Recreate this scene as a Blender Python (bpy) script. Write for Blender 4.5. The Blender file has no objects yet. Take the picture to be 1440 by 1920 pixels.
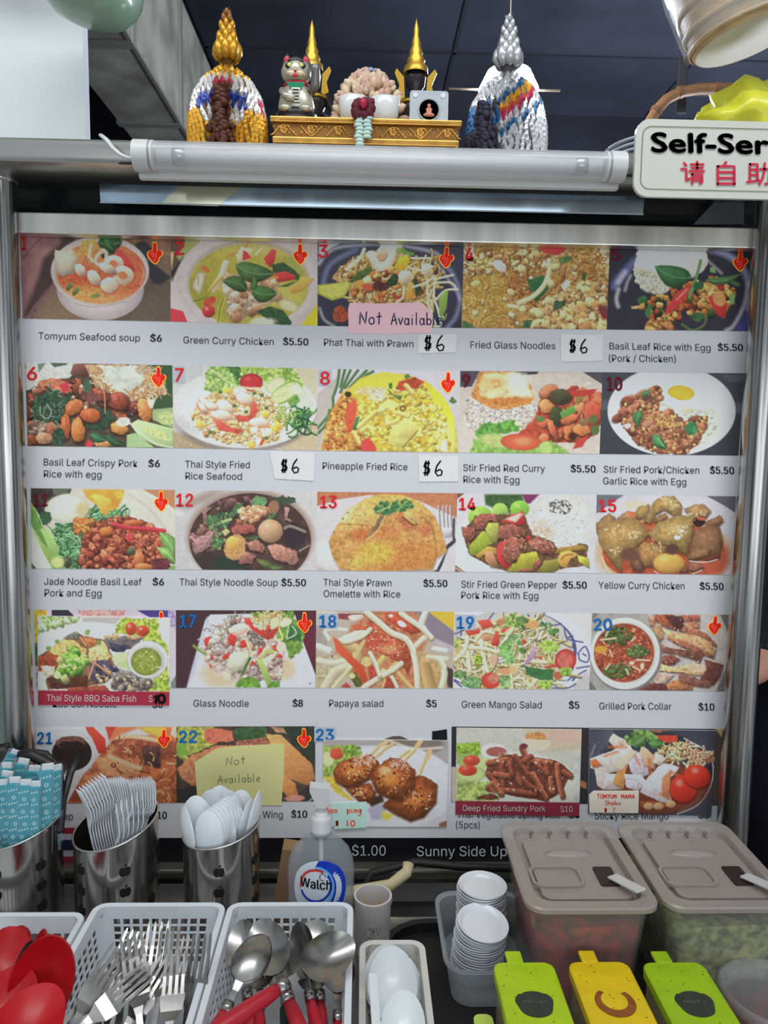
import bpy, bmesh, math, random
import numpy as np
from mathutils import Vector, Matrix, Euler
C = bpy.context.scene.collection
S = bpy.context.scene
# ---------------------------------------------------------------- camera
F = 1442.0                                   # focal length in pixels of the 1440 x 1920 frame
UX = np.array([.99953498, .01099234, .02844285])      # world X seen from the camera (x right, y down, z forward)
DN = np.array([-.01641066, .99427261, .10561]); DN -= UX * (UX @ DN); DN /= np.linalg.norm(DN)
FW = np.cross(UX, DN)                        # world Y (into the stall)
R = np.array([UX, FW, -DN])                  # camera coords -> world coords
CAM = np.array([0.0, 0.0, 1.52])
cam = bpy.data.cameras.new('camera'); camo = bpy.data.objects.new('camera', cam); C.objects.link(camo)
cam.sensor_fit = 'VERTICAL'; cam.sensor_height = 24.0; cam.lens = 24.0 * F / 1920.0; cam.clip_start = .02
M = Matrix.Identity(4)
for i in range(3):
    M[i][0] = R[i, 0]; M[i][1] = -R[i, 1]; M[i][2] = -R[i, 2]; M[i][3] = CAM[i]
camo.matrix_world = M
S.camera = camo
# ---------------------------------------------------------------- world, light, exposure
w = bpy.data.worlds.new('world'); S.world = w; w.use_nodes = True
w.node_tree.nodes['Background'].inputs[0].default_value = (.80, .90, 1.0, 1)
w.node_tree.nodes['Background'].inputs[1].default_value = .58
def area(name, loc, target, sx, sy, power, col):
    l = bpy.data.lights.new(name, 'AREA'); l.shape = 'RECTANGLE'; l.size = sx; l.size_y = sy; l.energy = power; l.color = col
    o = bpy.data.objects.new(name, l); C.objects.link(o); o.location = loc
    o.rotation_euler = (Vector(target) - Vector(loc)).to_track_quat('-Z', 'Y').to_euler(); return o
area('hall_daylight', (.5, -2.2, 1.25), (.15, 1.1, 1.0), 3.0, 1.3, 23, (.90, .96, 1.0))
area('hall_fill_light', (1.3, -1.6, 3.3), (0, 1.1, 1.2), 1.2, .25, 1.5, (1.0, .97, .92))  # unseen fill light added high behind the camera
area('hall_fill_light', (-.4, -2.2, 3.2), (0, 1.1, 1.2), 1.2, .25, 1.5, (1.0, .98, .95))  # second added fill, also out of view, further left
area('overhead_fill', (0, .30, 3.0), (0, .85, .8), 2.2, .3, 21, (.95, .98, 1.0))  # unseen fill added overhead to brighten the counter
area('stall_fill_light', (1.5, 2.2, 1.5), (1.25, 2.2, 2.8), .8, .5, 42, (.80, .88, 1.0))  # added fill out of view, aimed up to brighten the stall ceiling
vs = S.view_settings; vs.view_transform = 'Standard'; vs.look = 'None'; vs.gamma = 1; vs.exposure = -0.03; vs.use_curve_mapping = False
YP = 1.20                                    # the menu board's plane
ZC = .80                                     # the counter top
# ---------------------------------------------------------------- helpers
def ray(px, py):
    d = np.stack([(np.asarray(px, float) - 720) / F, (np.asarray(py, float) - 960) / F, np.ones_like(np.asarray(px, float))], -1)
    return d @ R.T
def onY(px, py, Y):
    d = ray(px, py); return CAM + d * ((Y - CAM[1]) / d[..., 1])[..., None]
def onZ(px, py, z):
    d = ray(px, py); return CAM + d * ((z - CAM[2]) / d[..., 2])[..., None]
def V(a): return Vector([float(t) for t in a])
def lin(c):
    c = np.asarray(c, float) / 255.0
    return np.where(c <= .04045, c / 12.92, ((c + .055) / 1.055) ** 2.4)
MAT = {}
def mat(name, col=(128, 128, 128), rough=.5, metal=0, spec=.5, noise=0, nscale=40, bump=0, bscale=80, trans=0, alpha=1, ior=1.45,
        emit=0, vcol=None, col2=None, stretch=None, coat=0, sss=0, linear=False):
    if name in MAT: return MAT[name]
    m = bpy.data.materials.new(name); m.use_nodes = True; nt = m.node_tree; b = nt.nodes['Principled BSDF']
    c = tuple(col) if linear else tuple(lin(col))
    b.inputs['Base Color'].default_value = (*c, 1); b.inputs['Roughness'].default_value = rough
    b.inputs['Metallic'].default_value = metal; b.inputs['Specular IOR Level'].default_value = spec
    b.inputs['Transmission Weight'].default_value = trans; b.inputs['Alpha'].default_value = alpha; b.inputs['IOR'].default_value = ior
    b.inputs['Coat Weight'].default_value = coat
    if sss: b.inputs['Subsurface Weight'].default_value = sss; b.inputs['Subsurface Scale'].default_value = .01
    if emit: b.inputs['Emission Color'].default_value = (*c, 1); b.inputs['Emission Strength'].default_value = emit
    tc = None
    def coords():
        tc = nt.nodes.new('ShaderNodeTexCoord'); mp = nt.nodes.new('ShaderNodeMapping'); nt.links.new(tc.outputs['Object'], mp.inputs[0])
        if stretch: mp.inputs['Scale'].default_value = stretch
        return mp.outputs[0]
    if vcol:
        a = nt.nodes.new('ShaderNodeVertexColor'); a.layer_name = vcol; nt.links.new(a.outputs['Color'], b.inputs['Base Color'])
    if noise or col2 is not None:
        co = coords(); n = nt.nodes.new('ShaderNodeTexNoise'); n.inputs['Scale'].default_value = nscale; n.inputs['Detail'].default_value = 6
        nt.links.new(co, n.inputs['Vector'])
        r = nt.nodes.new('ShaderNodeValToRGB'); nt.links.new(n.outputs['Fac'], r.inputs[0])
        r.color_ramp.elements[0].position = .35; r.color_ramp.elements[1].position = .65
        c2 = tuple(lin(col2)) if col2 is not None else tuple(x * (1 - noise) for x in c)
        r.color_ramp.elements[0].color = (*c2, 1); r.color_ramp.elements[1].color = (*c, 1)
        nt.links.new(r.outputs[0], b.inputs['Base Color'])
        mr = nt.nodes.new('ShaderNodeMapRange'); nt.links.new(n.outputs['Fac'], mr.inputs[0])
        mr.inputs[3].default_value = max(rough - .07, .02); mr.inputs[4].default_value = rough + .07
        nt.links.new(mr.outputs[0], b.inputs['Roughness'])
    if bump:
        co = coords(); n = nt.nodes.new('ShaderNodeTexNoise'); n.inputs['Scale'].default_value = bscale; n.inputs['Detail'].default_value = 4
        nt.links.new(co, n.inputs['Vector']); bp = nt.nodes.new('ShaderNodeBump'); bp.inputs['Strength'].default_value = bump
        bp.inputs['Distance'].default_value = .002
        nt.links.new(n.outputs['Fac'], bp.inputs['Height']); nt.links.new(bp.outputs[0], b.inputs['Normal'])
    MAT[name] = m; return m
def link(name, me, m=None, parent=None, smooth=False):
    o = bpy.data.objects.new(name, me); C.objects.link(o)
    if m is not None:
        for k in (m if isinstance(m, (list, tuple)) else [m]): me.materials.append(k)
    if parent is not None: o.parent = parent
    if smooth and len(me.polygons): me.polygons.foreach_set('use_smooth', [True] * len(me.polygons))
    return o
def tag(o, label=None, cat=None, group=None, kind=None):
    if label: o['label'] = label
    if cat: o['category'] = cat
    if group: o['group'] = group
    if kind: o['kind'] = kind
    return o
def empty(name, loc, label, cat, group=None, rot=(0, 0, 0)):
    o = bpy.data.objects.new(name, None); C.objects.link(o); o.empty_display_size = .02
    o.location = V(loc); o.rotation_euler = rot; return tag(o, label, cat, group)
def copy_tree(o, parent=None):
    c = o.copy(); C.objects.link(c); c.parent = parent
    for ch in list(o.children): copy_tree(ch, c)
    return c
class MB:                                    # collects shapes, then links them as ONE mesh object
    def __init__(s): s.v = []; s.f = []; s.mi = []
    def add(s, vs, fs, mi=0):
        n = len(s.v); s.v += [tuple(float(t) for t in p) for p in vs]; s.f += [tuple(n + i for i in f) for f in fs]; s.mi += [mi] * len(fs); return s
    def box(s, c, d, mi=0, rot=None, bev=0):
        cx, cy, cz = c; a, b, e = d[0] / 2, d[1] / 2, d[2] / 2
        if bev:
            q = min(bev, a * .9, b * .9, e * .9); bm = bmesh.new(); bmesh.ops.create_cube(bm, size=1)
            for v in bm.verts: v.co = Vector((v.co.x * 2 * a, v.co.y * 2 * b, v.co.z * 2 * e))
            bmesh.ops.bevel(bm, geom=bm.edges[:], offset=q, segments=2, affect='EDGES', profile=.6)
            vs = [v.co.copy() for v in bm.verts]; fs = [[v.index for v in f.verts] for f in bm.faces]; bm.free()
        else:
            vs = [Vector((x * a, y * b, z * e)) for x in (-1, 1) for y in (-1, 1) for z in (-1, 1)]
            fs = [(0, 1, 3, 2), (4, 6, 7, 5), (0, 4, 5, 1), (2, 3, 7, 6), (0, 2, 6, 4), (1, 5, 7, 3)]
        if rot is not None: vs = [rot @ v for v in vs]
        return s.add([(v.x + cx, v.y + cy, v.z + cz) for v in vs], fs, mi)
    def tube(s, pts, rad, n=10, mi=0, caps=True, squash=1.0):
        pts = [Vector(p) for p in pts]; r = rad if isinstance(rad, (list, tuple)) else [rad] * len(pts)
        vs = []; fs = []; up = None
        for i, p in enumerate(pts):
            t = (pts[min(i + 1, len(pts) - 1)] - pts[max(i - 1, 0)]).normalized()
            if up is None: up = Vector((0, 0, 1)) if abs(t.z) < .9 else Vector((0, 1, 0))
            a = t.cross(up).normalized(); b = a.cross(t).normalized(); up = b
            for k in range(n):
                th = 2 * math.pi * k / n; vs.append(p + a * math.cos(th) * r[i] + b * math.sin(th) * r[i] * squash)
        for i in range(len(pts) - 1):
            for k in range(n):
                fs.append((i * n + k, i * n + (k + 1) % n, (i + 1) * n + (k + 1) % n, (i + 1) * n + k))
        if caps: fs += [tuple(range(n))[::-1], tuple((len(pts) - 1) * n + k for k in range(n))]
        return s.add(vs, fs, mi)
    def lathe(s, prof, c=(0, 0, 0), n=32, mi=0, rot=None, sx=1, sy=1, top=None):
        vs = []; fs = []
        for r, z in prof:
            for k in range(n):
                th = 2 * math.pi * k / n; v = Vector((r * math.cos(th) * sx, r * math.sin(th) * sy, z))
                if top: v = top(v)
                if rot is not None: v = rot @ v
                vs.append(v + Vector(c))
        for i in range(len(prof) - 1):
            for k in range(n):
                fs.append((i * n + k, i * n + (k + 1) % n, (i + 1) * n + (k + 1) % n, (i + 1) * n + k))
        return s.add(vs, fs, mi)
    def prism(s, pts2, z0, z1, f=None, mi=0):     # outline in the XY plane pushed from z0 to z1, f maps (x,y,z)
        n = len(pts2); vs = [(x, y, z0) for x, y in pts2] + [(x, y, z1) for x, y in pts2]
        if f: vs = [f(*v) for v in vs]
        fs = [tuple(range(n))[::-1], tuple(range(n, 2 * n))] + [(i, (i + 1) % n, n + (i + 1) % n, n + i) for i in range(n)]
        return s.add(vs, fs, mi)
    def build(s, name, m, parent=None, smooth=False, sharp=None):
        me = bpy.data.meshes.new(name); me.from_pydata(s.v, [], s.f); me.polygons.foreach_set('material_index', s.mi); me.update()
        o = link(name, me, m, parent, smooth)
        if sharp is not None: smooth_angle(me, sharp)
        return o
def smooth_angle(me, ang):
    bm = bmesh.new(); bm.from_mesh(me)
    bmesh.ops.recalc_face_normals(bm, faces=bm.faces[:])
    for f in bm.faces: f.smooth = True
    for e in bm.edges:
        if len(e.link_faces) == 2: e.smooth = e.calc_face_angle(0) < math.radians(ang)
    bm.to_mesh(me); bm.free()
def struct(o): o['kind'] = 'structure'; return o
def rrect(w, h, r, n=5, cx=0, cy=0):
    out = []
    for sx, sy, a0 in ((1, 1, 0), (-1, 1, 90), (-1, -1, 180), (1, -1, 270)):
        for k in range(n + 1):
            a = math.radians(a0 + 90 * k / n); out.append((cx + sx * (w / 2 - r) + r * math.cos(a), cy + sy * (h / 2 - r) + r * math.sin(a)))
    return out
# ---------------------------------------------------------------- a small painter: the colours printed on the menu photographs
ILL = np.array([.556, .614, .69])            # light falling on the board, so that print colour * light = what the eye sees
def hsh(ix, iy, seed):
    n = (ix * 374761393 + iy * 668265263 + seed * 2246822519) & 0xffffffff
    n = ((n ^ (n >> 13)) * 1274126177) & 0xffffffff
    return ((n ^ (n >> 16)) & 0xffff) / 65535.0
def vnoise(x, y, seed=0):
    ix = np.floor(x).astype(np.int64); iy = np.floor(y).astype(np.int64); fx = x - ix; fy = y - iy
    fx = fx * fx * (3 - 2 * fx); fy = fy * fy * (3 - 2 * fy)
    return ((hsh(ix, iy, seed) * (1 - fx) + hsh(ix + 1, iy, seed) * fx) * (1 - fy) + (hsh(ix, iy + 1, seed) * (1 - fx) + hsh(ix + 1, iy + 1, seed) * fx) * fy)
def fbm(x, y, seed=0, o=3):
    s = 0; a = .5; t = 0
    for i in range(o): s = s + a * vnoise(x * 2 ** i, y * 2 ** i, seed + i); t += a; a *= .6
    return s / t
def sd_poly(x, y, P):
    d = np.full(x.shape, 1e18); sgn = np.ones(x.shape); n = len(P)
    for i in range(n):
        ax, ay = P[i]; bx, by = P[i - 1]; ex, ey = bx - ax, by - ay; wx, wy = x - ax, y - ay
        t = np.clip((wx * ex + wy * ey) / (ex * ex + ey * ey + 1e-9), 0, 1)
        d = np.minimum(d, (wx - ex * t) ** 2 + (wy - ey * t) ** 2)
        c1 = y >= ay; c2 = y < by; c3 = ex * wy > ey * wx
        sgn = np.where((c1 & c2 & c3) | (~c1 & ~c2 & ~c3), -sgn, sgn)
    return sgn * np.sqrt(d)
class Pic:
    def __init__(s, corners, org, step=1.25):
        s.k = [np.array(c, float) for c in corners]      # TL TR BR BL in photo pixels
        s.w = np.linalg.norm(s.k[1] - s.k[0]); s.h = np.linalg.norm(s.k[3] - s.k[0])
        s.nx = int(s.w / step) + 1; s.ny = int(s.h / step) + 1
        u, v = np.meshgrid(np.linspace(0, 1, s.nx), np.linspace(0, 1, s.ny)); s.u = u; s.v = v
        p = (s.k[0] * (1 - u)[..., None] + s.k[1] * u[..., None]) * (1 - v)[..., None] + (s.k[3] * (1 - u)[..., None] + s.k[2] * u[..., None]) * v[..., None]
        s.px = p[..., 0]; s.py = p[..., 1]; s.o = org; s.X = (s.px - org[0]) * org[2]; s.Y = (s.py - org[1]) * org[2]
        s.C = np.zeros(s.X.shape + (3,)); s.aa = step * org[2] * 1.1; s.clip = None; s.rng = np.random.RandomState(int(corners[0][0] * 7 + corners[0][1]))
    def win(s, x0, y0, x1, y1):
        m = s.aa * 2 + 12 * s.o[2] * .5
        ax = (x0 - m) / s.o[2] + s.o[0]; bx = (x1 + m) / s.o[2] + s.o[0]; ay = (y0 - m) / s.o[2] + s.o[1]; by = (y1 + m) / s.o[2] + s.o[1]
        L = min(s.k[0][0], s.k[3][0]); T = min(s.k[0][1], s.k[1][1]); Wd = max(s.k[1][0], s.k[2][0]) - L; H = max(s.k[2][1], s.k[3][1]) - T
        i0 = int(max(0, (ax - L) / Wd * s.nx - 4)); i1 = int(min(s.nx, (bx - L) / Wd * s.nx + 8)); j0 = int(max(0, (ay - T) / H * s.ny - 4)); j1 = int(min(s.ny, (by - T) / H * s.ny + 6))
        return (slice(j0, max(j1, j0)), slice(i0, max(i1, i0)))
    def blend(s, W, a, col):
        if s.clip is not None: a = a * s.clip[W]
        s.C[W] = s.C[W] * (1 - a[..., None]) + np.asarray(col, float) * a[..., None]
    def fill(s, c, c2=None, ang=90, n=0, ns=60):
        c = np.asarray(c, float)
        if s.clip is not None: s.blend((slice(0, s.ny), slice(0, s.nx)), np.ones(s.X.shape), c); return
        if c2 is None: s.C[:] = c
        else:
            t = (s.u * math.cos(math.radians(ang)) + s.v * math.sin(math.radians(ang))); t = np.clip(t, 0, 1)[..., None]
            s.C[:] = c * (1 - t) + np.asarray(c2, float) * t
        if n: s.C *= (1 + n * (fbm(s.X / ns, s.Y / ns, 3) - .5))[..., None] * 1
    def _sde(s, x, y, cx, cy, rx, ry, rot, n, ns, seed):
        c, sn = math.cos(math.radians(rot)), math.sin(math.radians(rot)); dx = x - cx; dy = y - cy; qx = dx * c + dy * sn; qy = -dx * sn + dy * c
        k = np.sqrt((qx / rx) ** 2 + (qy / ry) ** 2); d = (k - 1) * min(rx, ry)
        if n: d = d + (fbm(x / ns, y / ns, seed) - .5) * 2 * n
        return d, qx / rx, qy / ry
    def mell(s, cx, cy, rx, ry, rot=0, n=0, ns=40): d, _, _ = s._sde(s.X, s.Y, cx, cy, rx, ry, rot, n, ns, 5); return np.clip(.5 - d / s.aa, 0, 1)
    def mpoly(s, P, n=0, ns=40):
        d = sd_poly(s.X, s.Y, P)
        if n: d = d + (fbm(s.X / ns, s.Y / ns, 9) - .5) * 2 * n
        return np.clip(.5 - d / s.aa, 0, 1)
    def ell(s, cx, cy, rx, ry, col, rot=0, soft=0, lit=0, n=0, ns=40, hl=0, rim=0, tex=0, ts=25):
        R_ = max(rx, ry) + n + soft; W = s.win(cx - R_, cy - R_, cx + R_, cy + R_); x = s.X[W]; y = s.Y[W]
        if x.size == 0: return
        sd = int(abs(cx * 3 + cy)) % 997; d, qx, qy = s._sde(x, y, cx, cy, rx, ry, rot, n, ns, sd)
        a = np.clip(.5 - d / (s.aa + soft), 0, 1); k = np.ones(x.shape)
        if lit: k = k + lit * (-(x - cx) * .45 / rx - (y - cy) * .9 / ry) * .6
        if rim: k = k * (1 - rim * np.clip(1 + d / (min(rx, ry) * .35), 0, 1))
        if tex: k = k * (1 + tex * (fbm(x / ts, y / ts, sd + 7) - .5) * 2)
        c = np.asarray(col, float) * k[..., None]
        if hl: g = np.clip(1 - ((qx + .3) ** 2 + (qy + .4) ** 2) / .12, 0, 1) * hl; c = c + (255 - c) * g[..., None]
        s.blend(W, a, np.clip(c, 0, 255))
    def poly(s, P, col, soft=0, n=0, ns=30, lit=0, tex=0, ts=25, edge=0, a=1.0):
        xs = [p[0] for p in P]; ys = [p[1] for p in P]; m = n + soft; W = s.win(min(xs) - m, min(ys) - m, max(xs) + m, max(ys) + m); x = s.X[W]; y = s.Y[W]
        if x.size == 0: return
        sd = int(abs(xs[0] * 3 + ys[0])) % 997; d = sd_poly(x, y, P)
        if n: d = d + (fbm(x / ns, y / ns, sd) - .5) * 2 * n
        k = np.ones(x.shape); cx = (min(xs) + max(xs)) / 2; cy = (min(ys) + max(ys)) / 2; rx = (max(xs) - min(xs)) / 2 + 1; ry = (max(ys) - min(ys)) / 2 + 1
        if lit: k = k + lit * (-(x - cx) * .4 / rx - (y - cy) * .9 / ry) * .6
        if edge: k = k * (1 - edge * np.clip(1 + d / (min(rx, ry) * .5), 0, 1))
        if tex: k = k * (1 + tex * (fbm(x / ts, y / ts, sd + 7) - .5) * 2)
        s.blend(W, np.clip(.5 - d / (s.aa + soft), 0, 1) * a, np.clip(np.asarray(col, float) * k[..., None], 0, 255))
    def line(s, P, w, col, soft=0, taper=False, sh=0, a=1.0):
        xs = [p[0] for p in P]; ys = [p[1] for p in P]; W = s.win(min(xs) - w, min(ys) - w, max(xs) + w, max(ys) + w); x = s.X[W]; y = s.Y[W]
        if x.size == 0: return
        D = np.full(x.shape, 1e9); sg = np.zeros(x.shape); L = len(P) - 1
        for i in range(L):
            ax, ay = P[i]; bx, by = P[i + 1]; ex, ey = bx - ax, by - ay; t = np.clip(((x - ax) * ex + (y - ay) * ey) / (ex * ex + ey * ey + 1e-9), 0, 1)
            ww = w / 2 * (1 - ((i + t) / L) * .8) if taper else w / 2
            dd = np.hypot(x - ax - ex * t, y - ay - ey * t); q = dd - ww; sg = np.where(q < D, dd / (w / 2) * np.sign((y - ay - ey * t) + .3 * (x - ax - ex * t)), sg); D = np.minimum(D, q)
        c = np.asarray(col, float)
        if sh: c = np.clip(c * (1 - sh * np.clip(sg, -1, 1))[..., None], 0, 255)
        s.blend(W, np.clip(.5 - D / (s.aa * .9 + soft), 0, 1) * a, c)
    def curve(s, P, w, col, n=8, **k):                  # smooth line through the points
        Q = [P[0]] + list(P) + [P[-1]]; out = []
        for i in range(1, len(Q) - 2):
            p0, p1, p2, p3 = [np.array(q, float) for q in Q[i - 1:i + 3]]
            for t in np.linspace(0, 1, n, endpoint=False):
                out.append(tuple(.5 * ((2 * p1) + (-p0 + p2) * t + (2 * p0 - 5 * p1 + 4 * p2 - p3) * t * t + (-p0 + 3 * p1 - 3 * p2 + p3) * t ** 3)))
        out.append(tuple(P[-1])); s.line(out, w, col, **k)
    def leaf(s, x0, y0, x1, y1, w, col, vein=.25, bend=.1):
        dx, dy = x1 - x0, y1 - y0; nx_, ny_ = -dy, dx; L = math.hypot(dx, dy); nx_ /= L; ny_ /= L; P = []; Q = []
        for t in np.linspace(0, 1, 9):
            h = w / 2 * math.sin(math.pi * t ** .8) ** .8 if 0 < t < 1 else 0; b = bend * L * math.sin(math.pi * t)
            P.append((x0 + dx * t + nx_ * (h + b), y0 + dy * t + ny_ * (h + b))); Q.append((x0 + dx * t + nx_ * (b - h), y0 + dy * t + ny_ * (b - h)))
        s.poly(P + Q[::-1][1:-1], np.array(col) * .5, soft=6, a=.7); s.poly(P + Q[::-1][1:-1], col, lit=.5, tex=.15, edge=.25)
        mid = [((p[0] + q[0]) / 2, (p[1] + q[1]) / 2) for p, q in zip(P, Q)]; s.line(mid, max(w * .05, 3), np.clip(np.array(col) * (1 + vein) + 15, 0, 255))
    def pts(s, n, reg, seed):
        r = np.random.RandomState(seed); out = []
        if len(reg) in (4, 5) and not isinstance(reg[0], (tuple, list)):
            cx, cy, rx, ry = reg[:4]; rot = math.radians(reg[4] if len(reg) > 4 else 0)
            t = r.rand(n) * 2 * np.pi; q = np.sqrt(r.rand(n)); a = np.cos(t) * q * rx; b = np.sin(t) * q * ry
            out = list(zip(cx + a * math.cos(rot) - b * math.sin(rot), cy + a * math.sin(rot) + b * math.cos(rot)))
        else:
            xs = [p[0] for p in reg]; ys = [p[1] for p in reg]
            while len(out) < n:
                x = r.uniform(min(xs), max(xs), 200); y = r.uniform(min(ys), max(ys), 200); k = sd_poly(x, y, reg) < 0; out += list(zip(x[k], y[k]))
            out = out[:n]
        return sorted(out, key=lambda p: p[1]), r
    def chunks(s, n, reg, size, cols, asp=1.6, seed=1, out=.5, lit=.5, hl=.0, nz=.62, ang=None, srt=True):
        P, r = s.pts(n, reg, seed); cols = [np.array(c, float) for c in cols]
        for (x, y) in P:
            a = r.uniform(*size); b = a / r.uniform(1, asp); rot = r.uniform(0, 180) if ang is None else r.normal(ang[0], ang[1])
            c = cols[r.randint(len(cols))] * r.uniform(.82, 1.15)
            s.ell(x + a * .08, y + b * .22, a * 1.1, b * 1.15, c * (1 - out), rot=rot, soft=a * .25, n=0)
            s.ell(x, y, a, b, np.clip(c, 0, 255), rot=rot, n=b * nz, ns=max(a * .8, 6), lit=lit, hl=hl if r.rand() < .5 else 0)
    def strands(s, n, reg, ln, w, cols, seed=1, ang=(0, 60), curl=1.0, sh=.3, out=.5):
        P, r = s.pts(n, reg, seed)
        for (x, y) in P:
            c = np.array(cols[r.randint(len(cols))], float) * r.uniform(.85, 1.12); a = math.radians(r.normal(*ang)); L = r.uniform(*ln); k = r.normal(0, curl) / 4
            q = [(x, y)]
            for i in range(5): x += math.cos(a) * L / 5; y += math.sin(a) * L / 5; a += k; q.append((x, y))
            ww = w * r.uniform(.8, 1.2)
            if out: s.line([(p[0] + ww * .15, p[1] + ww * .3) for p in q], ww * 1.35, c * (1 - out), a=.8)
            s.line(q, ww, np.clip(c, 0, 255), sh=sh)
    def weave(s, P, c1, c2, sc=12):
        xs = [p[0] for p in P]; ys = [p[1] for p in P]; W = s.win(min(xs), min(ys), max(xs), max(ys)); x = s.X[W]; y = s.Y[W]
        if x.size == 0: return
        t = .5 + .35 * np.sin(x / sc * 2) * np.sin(y / sc * 2.2) + .5 * (vnoise(x / sc * 1.3, y / sc * 1.5, 4) - .5)
        t = np.clip(t, 0, 1)[..., None]; c = np.array(c1, float) * (1 - t) + np.array(c2, float) * t
        s.blend(W, np.clip(.5 - sd_poly(x, y, P) / s.aa, 0, 1), c)
    def tex(s, m, amp, sc, seed=1, o=3): s.C *= (1 + (amp * 2 * (fbm(s.X / sc, s.Y / sc, seed, o) - .5) * m))[..., None]
    def specks(s, n, reg, size, cols, seed=1): 
        P, r = s.pts(n, reg, seed)
        for (x, y) in P: q = r.uniform(*size); s.ell(x, y, q, q * r.uniform(.4, 1), cols[r.randint(len(cols))], rot=r.uniform(0, 180))
    def mesh(s, name, parent, off, Yp=YP, label=None):
        p = onY(s.px, s.py, Yp); p[..., 1] -= off; n = s.nx * s.ny; me = bpy.data.meshes.new(name)
        i = (np.arange(s.ny - 1)[:, None] * s.nx + np.arange(s.nx - 1)[None]).ravel(); q = np.stack([i, i + s.nx, i + s.nx + 1, i + 1], 1).ravel()
        me.vertices.add(n); me.vertices.foreach_set('co', p.reshape(-1).astype(np.float32)); m = len(i)
        me.loops.add(m * 4); me.loops.foreach_set('vertex_index', q.astype(np.int32)); me.polygons.add(m)
        me.polygons.foreach_set('loop_start', (np.arange(m) * 4).astype(np.int32)); me.update(calc_edges=True)
        s.clip = None; t = (fbm(s.X / 9, s.Y / 9, 77, 2) - .5) * .12 + (fbm(s.X / 34, s.Y / 34, 78, 2) - .5) * .05 + 1; C_ = s.C * t[..., None]
        C_ = 18 + C_ * .90; g_ = C_.mean(-1, keepdims=True); C_ = g_ + (C_ - g_) * .92  # mixes reflection haze into the print: blacks lifted, colours faded
        c = np.clip(lin(np.clip(C_, 0, 255)) / ILL, 0, .95); a = me.color_attributes.new('print', 'FLOAT_COLOR', 'POINT')
        a.data.foreach_set('color', np.concatenate([c, np.ones(c.shape[:2] + (1,))], -1).reshape(-1).astype(np.float32))
        o = link(name, me, mat('printed_photo', vcol='print', rough=.45, spec=.12), parent)
        if label: o['label'] = label
        return o
GX={  # corners TL TR BR BL in photo pixels,then the origin and scale of the sketching grid
1: ((37,435),(320,447),(320,603),(43,597),(30,430,4.8)),2: ((320,447),(595.4,455),(595.4,611),(320,603),(310,440,4.8)),
3: ((595.4,455),(869.8,458.5),(865,615),(595.4,611),(585,445,4.8)),4: ((869.8,458.5),(1143.2,462),(1137.2,618),(865,615),(855,450,4.88)),
5: ((1143.2,462),(1413.9,465),(1404,621),(1137.2,618),(1120,450,4.645)),6: ((47.3,679.4),(323.3,685),(325.4,839.8),(52.5,836),(40,670,4.8)),
7: ((323.3,685),(595.3,691.4),(595.3,844.7),(325.4,839.8),(315,675,4.88)),8: ((595.3,691.4),(863,695.4),(859.6,848.4),(595.3,844.7),(585,680,4.88)),
9: ((863,695.4),(1129.5,698),(1123.9,851),(859.6,848.4),(850,685,4.966)),10: ((1129.5,698),(1396,700),(1384,854),(1123.9,851),(1120,690,4.966)),
11: ((57,915),(327.9,918.7),(329,1067.7),(59.7,1066),(50,905,4.966)),12: ((327.9,918.7),(594.8,922),(594.3,1069.5),(329,1067.7),(320,910,4.966)),
13: ((594.8,922),(857.7,924.8),(853,1071.9),(594.3,1069.5),(585,910,5.053)),14: ((857.7,924.8),(1118.7,927.6),(1113.9,1074.4),(853,1071.9),(850,915,5.143)),
15: ((1118.7,927.6),(1379.9,930.7),(1369.4,1077.7),(1113.9,1074.4),(1105,915,4.966)),16: ((64,1143.5),(330,1144),(330,1289.7),(67,1288),(55,1135,4.966)),
17: ((330,1144),(592.9,1144.7),(591.9,1289.7),(330,1289.7),(320,1135,4.966)),18: ((592.9,1144.7),(851.8,1146.7),(849,1290.6),(591.9,1289.7),(585,1135,5.143)),
19: ((851.8,1146.7),(1109.9,1149.7),(1104.8,1293),(849,1290.6),(840,1140,5.143)),20: ((1109.9,1149.7),(1366,1152.5),(1357.8,1296),(1104.8,1293),(1095,1140,4.174)),
21: ((68,1362.5),(331,1362),(331,1505),(68,1506),(0,1340,4.0)),22: ((331,1362),(591,1361.5),(591,1502),(331,1505),(320,1350,5.053)),
24: ((846.8,1362),(1354.6,1366.7),(1349,1510),(846,1504),(840,1350,2.4)),
31: ((71,1154),(320,1158),(318,1322),(73,1321),(55,1135,4.966)),32: ((606.2,1386),(840.6,1387.5),(837,1549),(606,1548),(580,1350,5.143)),
33: ((855.8,1363.8),(1090,1366.7),(1085,1529),(853.3,1526),(840,1350,2.4)),34: ((1104.6,1366),(1342,1369),(1332,1529),(1101.7,1523),(840,1350,2.4)) }
WHT=(205,203,208); GRN=(60,105,55); LGR=(120,165,60); RED=(190,55,50)
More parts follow.
